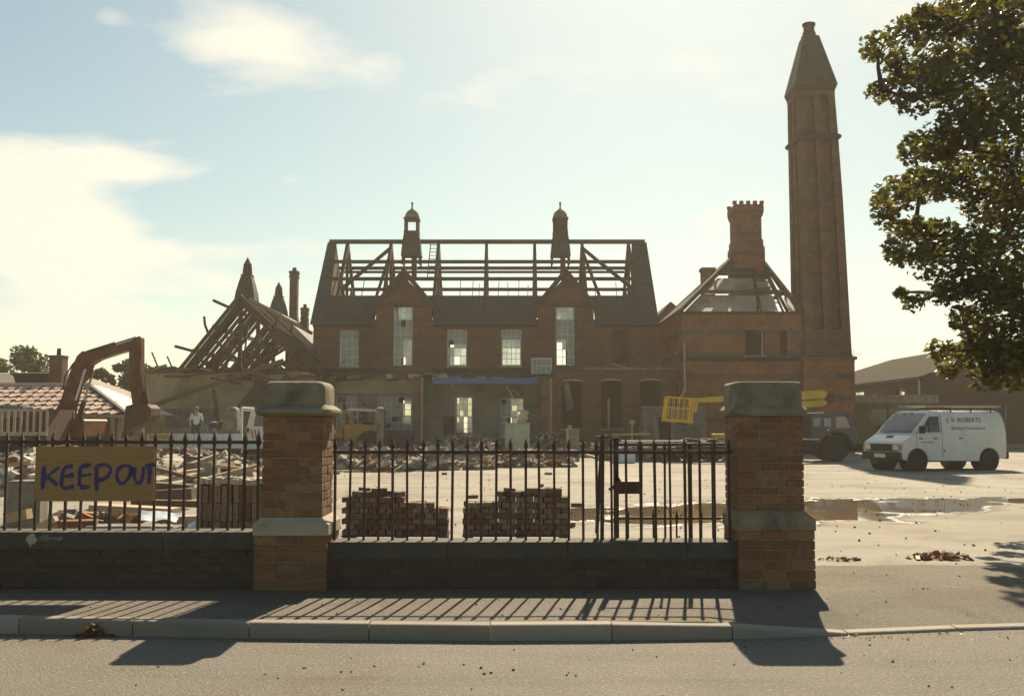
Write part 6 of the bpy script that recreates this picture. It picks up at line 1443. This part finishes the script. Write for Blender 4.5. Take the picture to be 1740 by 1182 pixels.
t_, z_ = stack(x0, x1, 12.2, ZP + .101, 3, 'stack of upright bricks topped with pale dust behind the board', soldier=True, tops=0)
zt_ = ZP + .101 + z_
du = MB(); n = 14
for i in range(n):
    for j in range(5): du.obox((x0 + (i + .5) * (x1 - x0) / n, 12.2 + .05 + j * .1, zt_ + .03 + rnd(0, .02)), (.13, .12, .06), (jit(.2), jit(.2), jit(.5)))
single('mortar_slab', du, M['paleconc'], ((x0 + x1) / 2, 12.4, zt_), 'layer of crumbled pale mortar lying on the upright brick stack', 'mortar', kind='stuff')
# broken brick heap falling off the first stack's end
# ------------------------------------------------------------------ rubble heaps (broken pieces nobody could count)
def heap(c, rx, ry, h, n, mats, label, s=(.05, .16), seed=1, flat=.6):
    rs = random.Random(seed); mb = MB(); c = Vector(c)
    prof = lambda u, v: max(0, 1 - (u * u + v * v)) ** .8
    N_ = 12; g = [[(c.x + rx * (2 * i / N_ - 1), c.y + ry * (2 * j / N_ - 1), c.z - .03 + h * .85 * prof(2 * i / N_ - 1, 2 * j / N_ - 1) + (rs.uniform(0, h * .15) if 0 < i < N_ and 0 < j < N_ else 0)) for j in range(N_ + 1)] for i in range(N_ + 1)]
    mb.m = 0
    for i in range(N_):
        for j in range(N_): mb.quad(g[i][j], g[i + 1][j], g[i + 1][j + 1], g[i][j + 1])
    for k_ in range(n):
        a_ = rs.uniform(0, 6.283); r_ = math.sqrt(rs.random()) * 1.03; u, v = r_ * math.cos(a_), r_ * math.sin(a_)
        sz = rs.uniform(*s); mb.m = rs.randrange(len(mats)); z = c.z + h * prof(u, v) * .9 + sz * .15
        mb.obox((c.x + rx * u, c.y + ry * v, z), (sz * rs.uniform(1, 2.2), sz * rs.uniform(.7, 1.2), sz * rs.uniform(.4, 1)), (rs.uniform(-.6, .6), rs.uniform(-.6, .6), rs.uniform(0, 3.1)))
    return single('rubble_heap', mb, mats, c, label, 'rubble', kind='stuff')
RM = [M['paleconc'], M['wing_brick'], M['conc'], M['mb_brick']]
RD = [M['conc'], M['dark_brick'], M['mb_brick'], M['paleconc']]
def gp(px, py): return G(px, py, ZP)
hp = [((600, 776), 2.0, 1.3, .5, 150, RD, 'low heap of brick rubble in front of the yellow loader'),
      ((690, 770), 2.4, 1.6, .55, 200, RM, 'broad heap of brick rubble in front of the blue skip'),
      ((790, 770), 2.2, 1.2, .75, 200, RD, 'dark rubble heap left of the green cabinet'),
      ((845, 779), 1.3, .8, .45, 110, RD, 'small grey rubble heap at the foot of the green cabinet'),
      ((935, 770), 1.7, 1.2, .8, 150, RD, 'dark rubble heap right of the green cabinet'),
      ((1000, 776), 1.5, .9, .45, 110, RM, 'pale rubble heap beside the stone pedestal'),
      ((740, 757), 4.0, 1.8, .9, 240, RD, 'long rubble bank against the grey plaster wall'),
      ((1040, 762), 3.2, 1.6, .7, 200, RD, 'rubble bank below the three empty doorways')]
hp += [((610, 796), 1.6, .5, .14, 130, RM, 'scatter of brick bits on the yard before the loader'),
       ((860, 793), 2.4, .5, .12, 150, RM, 'scatter of brick bits on the yard before the cabinet'),
       ((720, 797), 2.2, .6, .12, 150, RM, 'scatter of brick bits on the yard between stacks and dark heap'),
       ((640, 784), 2.2, .8, .35, 160, RM, 'thin spread of pale brick rubble in front of the concrete post'),
       ((740, 783), 2.6, .7, .4, 190, RM, 'thin spread of pale rubble before the dark heap'),
       ((1085, 782), 1.6, .7, .35, 110, RD, 'thin spread of rubble under the lorry rails'),
       ((900, 784), 1.8, .6, .3, 120, RM, 'thin spread of pale rubble at the cabinet front')]
for i, (p, rx, ry, h, n, m_, lab) in enumerate(hp): heap(gp(*p), rx, ry, h * 1.25, int(n * 1.4), m_, lab, s=(.07, .26), seed=20 + i)
# left-hand demolition spoil, near
hq = [((15, 835), 1.6, 1.4, .75, 260, [M['paleconc'], M['paleconc'], M['wing_brick'], M['plaster_white']], 'bright heap of plaster rubble at the end of the railings'),
      ((180, 905), 1.3, .6, .22, 160, [M['paleconc'], M['wing_brick'], M['conc'], M['paletimber']], 'low scatter of broken bricks below the keep out board'),
      ((285, 800), 3.4, 2.4, .7, 320, [M['paleconc'], M['timber'], M['wing_brick'], M['paleconc']], 'wide spoil heap of bricks and laths before the white truck'),
      ((395, 806), 2.0, 1.6, .45, 180, [M['paleconc'], M['paleconc'], M['wing_brick'], M['conc']], 'pale spoil heap behind the upright brick stack'),
      ((120, 800), 3.0, 2.4, .8, 260, [M['paleconc'], M['timber'], M['conc'], M['wing_brick']], 'spoil heap behind the keep out board'),
      ((60, 775), 3.4, 2.5, .6, 160, RM, 'spoil heap in front of the cage lorry wheels')]
for i, (p, rx, ry, h, n, m_, lab) in enumerate(hq): heap(gp(*p), rx, ry, h, n, m_, lab, s=(.05, .2), seed=50 + i)
heap(gp(1600, 948), .38, .16, .05, 70, [M['wing_brick'], M['dry_leaf'], M['paleconc']], 'small scatter of brick crumbs and dead leaves at the yard edge', s=(.012, .05), seed=77)
heap(gp(1420, 951), .3, .08, .02, 30, [M['wing_brick'], M['conc']], 'few brick crumbs on the pavement edge near the pillar', s=(.01, .03), seed=78)
# blocks and planks among the spoil
def block(px, py, size, rz, mat, label, name='stone_block', cat='block', tilt=(0, 0)):
    c = gp(px, py); l_, w_, h_ = size; mb = MB(); mb.obox(c + Vector((0, 0, h_ / 2)), size, (tilt[0], tilt[1], rz))
    return single(name, mb, mat, c, label, cat, bevel=.02)
block(45, 912, (.42, .4, .75), .15, M['conc'], 'big dark concrete block standing on end behind the railings')
block(208, 921, (.85, .4, .22), .05, M['conc'], 'long grey stone block lying behind the low wall')
block(275, 920, (.45, .35, .21), -.1, M['conc'], 'short grey stone block at the end of the long stone block')
block(132, 921, (.45, .3, .28), .3, M['wing_brick'], 'lump of joined brickwork beside the long stone block', 'brickwork_lump', 'brickwork')
block(318, 915, (.3, .25, .3), .4, M['paleconc'], 'pale broken masonry lump beside the upright brick stack', 'masonry_lump', 'masonry')
block(20, 922, (.6, .3, .16), .1, M['paleconc'], 'round-edged pale stone lying beside the standing concrete block')
block(375, 815, (.7, .5, .45), .3, M['dark_brick'], 'dark lump of brickwork on the spoil by the truck', 'brickwork_lump', 'brickwork', (.1, .1))
block(345, 818, (.8, .5, .5), .1, M['conc'], 'square grey concrete lump on the spoil heap')
block(948, 782, (.75, .4, .4), .1, M['plaster_white'], 'pale plaster box lying by the rubble')
block(1058, 786, (.9, .5, .45), .05, M['sheet'], 'pale grey crate beside the lorry deck', 'crate', 'crate')
block(972, 783, (.4, .4, .45), .5, M['bluepaint'], 'blue drum-like bin among the rubble', 'bin', 'bin')
for (a, b, Y0, Y1, w_, h_, m_, lab) in (
    ((322, 790), (372, 772), 26, 26.5, .2, .09, 'paletimber', 'bright sawn plank tilted up in front of the truck'),
    ((283, 806), (345, 798), 24, 24.6, .22, .08, 'paletimber', 'pale plank lying across the spoil heap'),
    ((265, 818), (335, 806), 22, 23, .2, .08, 'paletimber', 'bleached plank lying low on the spoil heap'),
    ((268, 796), (330, 812), 23, 22, .12, .08, 'timber', 'dark plank crossing the bleached plank'),
    ((355, 812), (440, 790), 24, 24.5, .2, .08, 'paletimber', 'long pale plank over the spoil behind the upright brick stack'),
    ((360, 790), (445, 800), 25, 25, .14, .08, 'paletimber', 'thin pale lath over the spoil behind the upright brick stack'),
    ((225, 853), (345, 856), 16, 16, .16, .1, 'timber', 'long brown joist lying beyond the keep out board'),
    ((160, 861), (300, 868), 13.5, 13.4, .3, .08, 'paletimber', 'wide pale board lying on the bricks below the sign'),
    ((262, 842), (330, 838), 18, 18, .3, .2, 'timber', 'stacked dark joist end on beyond the railings'),
    ((262, 828), (325, 832), 18.3, 18.3, .3, .2, 'timber', 'dark joist resting on the stacked joist end'),
    ((0, 792), (60, 784), 14.5, 14.5, .3, .05, 'paletimber', 'pale sheet of board over the plaster rubble'),
    ((12, 880), (50, 872), 12.4, 12.4, .16, .12, 'paletimber', 'short pale timber leaning on the standing concrete block'),
    ((63, 897), (95, 880), 12.2, 12.2, .1, .07, 'paletimber', 'short pale offcut under the keep out board'),
    ((700, 778), (760, 772), 41, 41.5, .25, .1, 'paletimber', 'pale plank lying on the rubble before the school'),
    ((742, 785), (790, 760), 41, 42.5, .14, .1, 'paletimber', 'pale plank poking out of the dark rubble heap'),
    ((805, 768), (820, 748), 42.5, 43, .12, .1, 'paletimber', 'short pale stake standing in the dark rubble heap'),
    ((830, 750), (836, 766), 42.5, 42.3, .14, .1, 'paletimber', 'upright white batten beside the short pale stake'),
    ((985, 770), (1015, 778), 42, 41.6, .2, .1, 'paletimber', 'pale plank tipped on the rubble beside the pedestal'),
    ((1040, 738), (1105, 737), 46, 46, .1, .08, 'paletimber', 'level pale rail crossing in front of the doorways'),
    ((930, 785), (1080, 787), 40.5, 40.5, .2, .1, 'rusty', 'long rusty girder lying along the rubble edge')):
    plank(a, b, Y0, Y1, w_, h_, M[m_], lab)
def sheetm(pts, Y, mat, label):
    n = 14; mb = MB(); P0 = [P(px, py, Y + dy) for px, py, dy in pts]
    g = [[P0[0].lerp(P0[1], i / n).lerp(P0[3].lerp(P0[2], i / n), j / 5) for j in range(6)] for i in range(n + 1)]
    for r_ in g:
        for v in r_: v.z += .05 * mnoise.noise(v * 6); v.y += .06 * mnoise.noise(v * 5 + Vector((3, 1, 2)))
    for i in range(n):
        for j in range(5): mb.quad(g[i][j], g[i + 1][j], g[i + 1][j + 1], g[i][j + 1])
    return single('plastic_sheet', mb, mat, P0[0], label, 'sheet', smooth='all')
sheetm([(238, 884, 0), (300, 884, 0), (305, 870, .35), (236, 870, .35)], 12.2, M['sheet'], 'crumpled pale blue plastic sheet on the long stone block')
sheetm([(317, 905, 0), (333, 905, 0), (333, 888, .2), (320, 890, .2)], 12.0, M['sheet'], 'scrap of plastic sheet by the pale masonry lump')
# loose bricks lying about the yard, one by one
rs = random.Random(21)
for i in range(16):
    px, py = (rs.uniform(565, 1000), rs.uniform(789, 806)) if i < 7 else (rs.uniform(560, 1000), rs.uniform(815, 905))
    c = gp(px, py)
    if 12.4 < c.y < 13.4: continue
    o = bpy.data.objects.new('loose_brick', brick_mesh(.215, .1025, .065, M['brick'])); COL.objects.link(o); o.location = (c.x, c.y, ZP + .03); o.rotation_euler = (rs.choice((0, 0, R(90))), 0, rs.uniform(0, 3.1))
    tag(o, 'loose brick lying by itself on the pale yard', 'brick', 'loose bricks on the yard')
# ------------------------------------------------------------------ litter in the gutter and on the yard
def litter(name, c, r_, n, mat, label, size=(.02, .05), seed=1, tall=.0):
    rs = random.Random(seed); mb = MB(); c = Vector(c)
    for i in range(n):
        d = rs.gauss(0, .5); p = c + Vector((r_ * d, r_ * .35 * abs(rs.gauss(0, .5)) * -1, .006 + max(0, (1 - abs(d) * 1.5)) * tall * rs.random())); s = rs.uniform(*size)
        R_ = Euler((rs.uniform(-.9, .9), rs.uniform(-.9, .9), rs.uniform(0, 6))).to_matrix()
        sh = [(-.5, 0, 0), (-.15, -.35, .08), (.45, -.12, .02), (.6, .1, .1), (.1, .4, .05)]
        mb.add([p + R_ @ (Vector(q_) * s) for q_ in sh], [(0, 1, 2, 3, 4)])
    return single(name, mb, mat, c, label, 'leaves', kind='stuff')
kx = PX(158, 7.65); litter('leaf_litter', (kx, kerb_at(kx)[0] - .015, .0), .12, 90, M['dry_leaf'], 'small clump of dead brown leaves in the gutter', (.03, .07), 5, .09)
for i, (px, n, r_) in enumerate(((1480, 26, .5), (1620, 26, .6), (1330, 14, .4))):
    kx = PX(px, 7.6); litter('leaf_litter', (kx, kerb_at(kx)[0] - .03, .0), r_, n, M['dry_leaf'], ('few dead leaves along the dropped kerb', 'dead leaves strewn along the dropped kerb toward the tree', 'few leaf scraps by the kerb in the pillar shadow')[i], (.012, .035), 30 + i, .01)
rs = random.Random(9); gr = MB()
for i in range(900):
    y = rs.uniform(4.5, 30); x = rs.uniform(-.55, .55) * y * 1.05
    if 9.1 < y < 9.8 and x < 3: continue
    yk, zk = kerb_at(x)
    if yk - .1 < y < yk + .2: continue
    z = 0 if y < yk else (pave_z(x, (y - yk - .125) / (back_y(x) - yk - .125), zk) if y < back_y(x) else yard_z(x, y)); s = rs.uniform(.004, .012) * (1 if y < 12 else 1.8)
    gr.m = rs.randrange(3); gr.obox((x, y, z + s * .3), (s * 1.6, s, s), (rs.random(), rs.random(), rs.random() * 3))
tag(gr.build('grit', [M['conc'], M['dark_brick'], M['wing_brick']]), 'fine grit and brick crumbs strewn over road and yard', 'grit', kind='stuff')
# ------------------------------------------------------------------ trees
LEAF5 = [(0, -.5, 0), (.18, -.28, .03), (.5, -.22, 0), (.36, 0.0, .05), (.48, .26, .02), (.2, .2, .04), (0, .55, 0), (-.2, .2, .04), (-.48, .26, .02), (-.36, 0.0, .05), (-.5, -.22, 0), (-.18, -.28, .03)]
LEAF1 = [(0, -.5, 0), (.35, -.1, .06), (.2, .4, 0), (-.2, .4, 0), (-.35, -.1, .06)]
def leaves_mesh(blobs, size, shape, rs, droop=.5):
    vs, fs = [], []
    for (c, r, n) in blobs:
        c = Vector(c)
        for i in range(n):
            d = Vector((rs.gauss(0, 1), rs.gauss(0, 1), rs.gauss(0, 1))).normalized(); k_ = r * (.35 + .65 * rs.random() ** .5)
            p = c + Vector((d.x * k_, d.y * k_, d.z * k_ * .8)); s = size * rs.uniform(.65, 1.25)
            E_ = Euler((rs.gauss(0, .55) - .2, rs.gauss(0, .55), rs.uniform(0, 6.283))).to_matrix(); o = len(vs)
            for q_ in shape: v = E_ @ (Vector(q_) * s); vs.append((p.x + v.x, p.y + v.y, p.z + v.z))
            fs.append(tuple(range(o, o + len(shape))))
    me = bpy.data.meshes.new('crown'); me.from_pydata(vs, [], fs); return me
def limb(mb, a, b, r0, r1, rs, n=5, wob=.12):
    a, b = Vector(a), Vector(b); pts = [a]; L_ = (b - a).length
    for i in range(1, n): pts.append(a.lerp(b, i / n) + Vector((rs.gauss(0, 1), rs.gauss(0, 1), rs.gauss(0, .6) + .8 * math.sin(math.pi * i / n))) * wob * L_ / n)
    pts.append(b); mb.tube(pts, [r0 + (r1 - r0) * i / n for i in range(n + 1)], 7); return pts
# sycamore at the right, its trunk outside the picture
rs = random.Random(4); TX, TY = 9.6, 15.2
tr = thing('sycamore_tree', (TX, TY, ZP), 'large leafy sycamore overhanging the yard entrance', 'tree')
tb = MB(); limb(tb, (TX, TY, ZP - .2), (TX + .1, TY, 3.0), .36, .27, rs, 5, .05); tb.build('trunk', M['bark'], tr, smooth=True)
tips = []
def B(px, py, Y, r, n): tips.append((P(px, py, Y), r, n))
spec = [(1500, 88, .42), (1475, 86, .24), (1545, 60, .55), (1600, 45, .6), (1660, 30, .65), (1720, 30, .7), (1530, 125, .5), (1500, 150, .36), (1575, 120, .6), (1560, 172, .45), (1620, 110, .7), (1690, 100, .8), (1745, 90, .9),
        (1610, 165, .5), (1640, 200, .6), (1700, 190, .8), (1560, 250, .42), (1600, 245, .6), (1545, 235, .24), (1650, 260, .7), (1720, 270, .85), (1520, 330, .5), (1495, 350, .3), (1560, 310, .6), (1615, 320, .7), (1680, 340, .8), (1740, 350, .9),
        (1510, 372, .36), (1550, 390, .55), (1600, 400, .65), (1530, 430, .36), (1510, 428, .22), (1580, 440, .5), (1640, 420, .7), (1700, 430, .8), (1625, 480, .5), (1680, 490, .7), (1740, 500, .85), (1600, 505, .36), (1560, 512, .26), (1540, 508, .16),
        (1650, 545, .5), (1630, 530, .35), (1700, 560, .65), (1590, 590, .36), (1620, 600, .42), (1660, 605, .5), (1710, 620, .55), (1600, 622, .26), (1740, 600, .65), (1680, 632, .36), (1730, 650, .32), (1570, 25, .3), (1640, 5, .5), (1700, -20, .7)]
for px, py, r in spec:
    for k_ in range(2 if r > .45 else 1):
        r *= .84 if px > 1630 else .76
        B(px + rs.uniform(-10, 10), py + rs.uniform(-10, 10), 15 + rs.uniform(-1.3, 1.3) * (1 if r > .4 else .5), r * rs.uniform(.75, 1), int(900 * r * r + 34))
for i in range(46):      # the rest of the crown, beyond the frame
    a_ = rs.uniform(0, 6.283); v = rs.uniform(-1, 1); k_ = math.sqrt(1 - v * v)
    c = Vector((TX + 1.0 + 3.8 * k_ * math.cos(a_), TY + 4.2 * k_ * math.sin(a_), 6.6 + 4.2 * v))
    if c.z < 2.6: continue
    if c.x < 8.3 * (c.y / 15): continue
    tips.append((c, rs.uniform(.8, 1.2), 330))
lb_ = MB(); hub_ = Vector((TX + .1, TY, 3.0))
mains = []
for k_, (dx, dy, dz) in enumerate(((-2.2, -.4, 2.2), (-1.6, .9, 3.8), (.3, -1.4, 3.6), (1.6, .8, 2.8), (-.4, .2, 5.2), (-1.9, -.1, .4), (1.4, -1.0, 1.8), (-1.0, -1.8, 2.4))):
    e_ = hub_ + Vector((dx, dy, dz)); limb(lb_, hub_ - Vector((0, 0, .3)), e_, .15, .07, rs); mains.append(e_)
nodes_ = mains + [hub_]
for c, r, n in sorted(tips, key=lambda t: (t[0] - hub_).length):
    m_ = min(nodes_, key=lambda q_: (q_ - c).length + .35 * (q_ - hub_).length * .3); nodes_.append(c); limb(lb_, m_, c, .045, .012, rs, 4, .1)
    for j in range(2): limb(lb_, c.lerp(m_, .2), c + Vector((rs.uniform(-1, 1), rs.uniform(-1, 1), rs.uniform(-.6, .6))) * r * .8, .014, .005, rs, 3, .1)
lb_.build('limbs', M['bark'], tr, smooth=True)
me = leaves_mesh(tips, .102, LEAF5, rs); me.materials.append(M['leaf']); o = bpy.data.objects.new('crown', me); COL.objects.link(o); o.parent = tr; o.location = (-TX, -TY, -ZP); o['kind'] = 'stuff'
# background trees
def far_tree(px, py_top, Y, wid, label, seed, squat=.8):
    rs = random.Random(seed); x = PX(px, Y); zt = PZ(py_top, Y); w_ = wid * Y / F / 2
    t = thing('background_tree', (x, Y, ZP), label, 'tree', 'trees beyond the site'); mb = MB()
    zc = max(zt - w_ * squat * 1.4, ZP + 1.2); limb(mb, (x, Y, ZP - .1), (x, Y, zc), .3, .2, rs, 4, .05)
    bl = []
    for i in range(46):
        a_ = rs.uniform(0, 6.283); v = rs.uniform(-.9, 1); k_ = math.sqrt(max(0, 1 - v * v)) * rs.uniform(.55, 1); c = Vector((x + w_ * .8 * k_ * math.cos(a_), Y + w_ * .8 * k_ * math.sin(a_), zc + (zt - zc) * .82 * v)); r = w_ * rs.uniform(.2, .34)
        bl.append((c, r, 130)); 
        if i % 3 == 0: limb(mb, (x, Y, zc - .3), c, .1, .03, rs, 3, .1)
    mb.build('trunk', M['bark'], t)
    me = leaves_mesh(bl, .34, LEAF1, rs); me.materials.append(M['leaf_far']); o = bpy.data.objects.new('crown', me); COL.objects.link(o); o.parent = t; o.location = (-x, -Y, -ZP); o['kind'] = 'stuff'
far_tree(42, 586, 78, 125, 'dense green tree rising above the cream roof', 1)
far_tree(-15, 600, 80, 80, 'green tree at the edge of the cream roof', 2)
far_tree(165, 626, 74, 75, 'pale green bush behind the digger boom', 3)
far_tree(222, 606, 72, 105, 'dark tree between digger arm and yellow hall', 4)
far_tree(268, 622, 76, 60, 'small tree against the end of the yellow hall', 5)
far_tree(88, 625, 82, 60, 'low tree behind the square brick chimney', 6)

# ------------------------------------------------------------------ haze volume added to veil the scene like lens glare
hz_m = bpy.data.materials.new('glare_haze'); hz_m.use_nodes = True
_n = hz_m.node_tree.nodes; _l = hz_m.node_tree.links
_n.remove(_n['Principled BSDF']); _v = _n.new('ShaderNodeVolumePrincipled')
_v.inputs['Color'].default_value = (1.0, .90, .72, 1); _v.inputs['Density'].default_value = HAZE; _v.inputs['Anisotropy'].default_value = .35
_l.new(_v.outputs[0], _n['Material Output'].inputs['Volume'])
hz_o = MB().box((-410, -70, -1.2), (410, 610, 24.5)).build('haze', hz_m)
hz_o['kind'] = 'stuff'; hz_o['label'] = 'thin haze added over the whole site as a glare veil'; hz_o['category'] = 'haze'
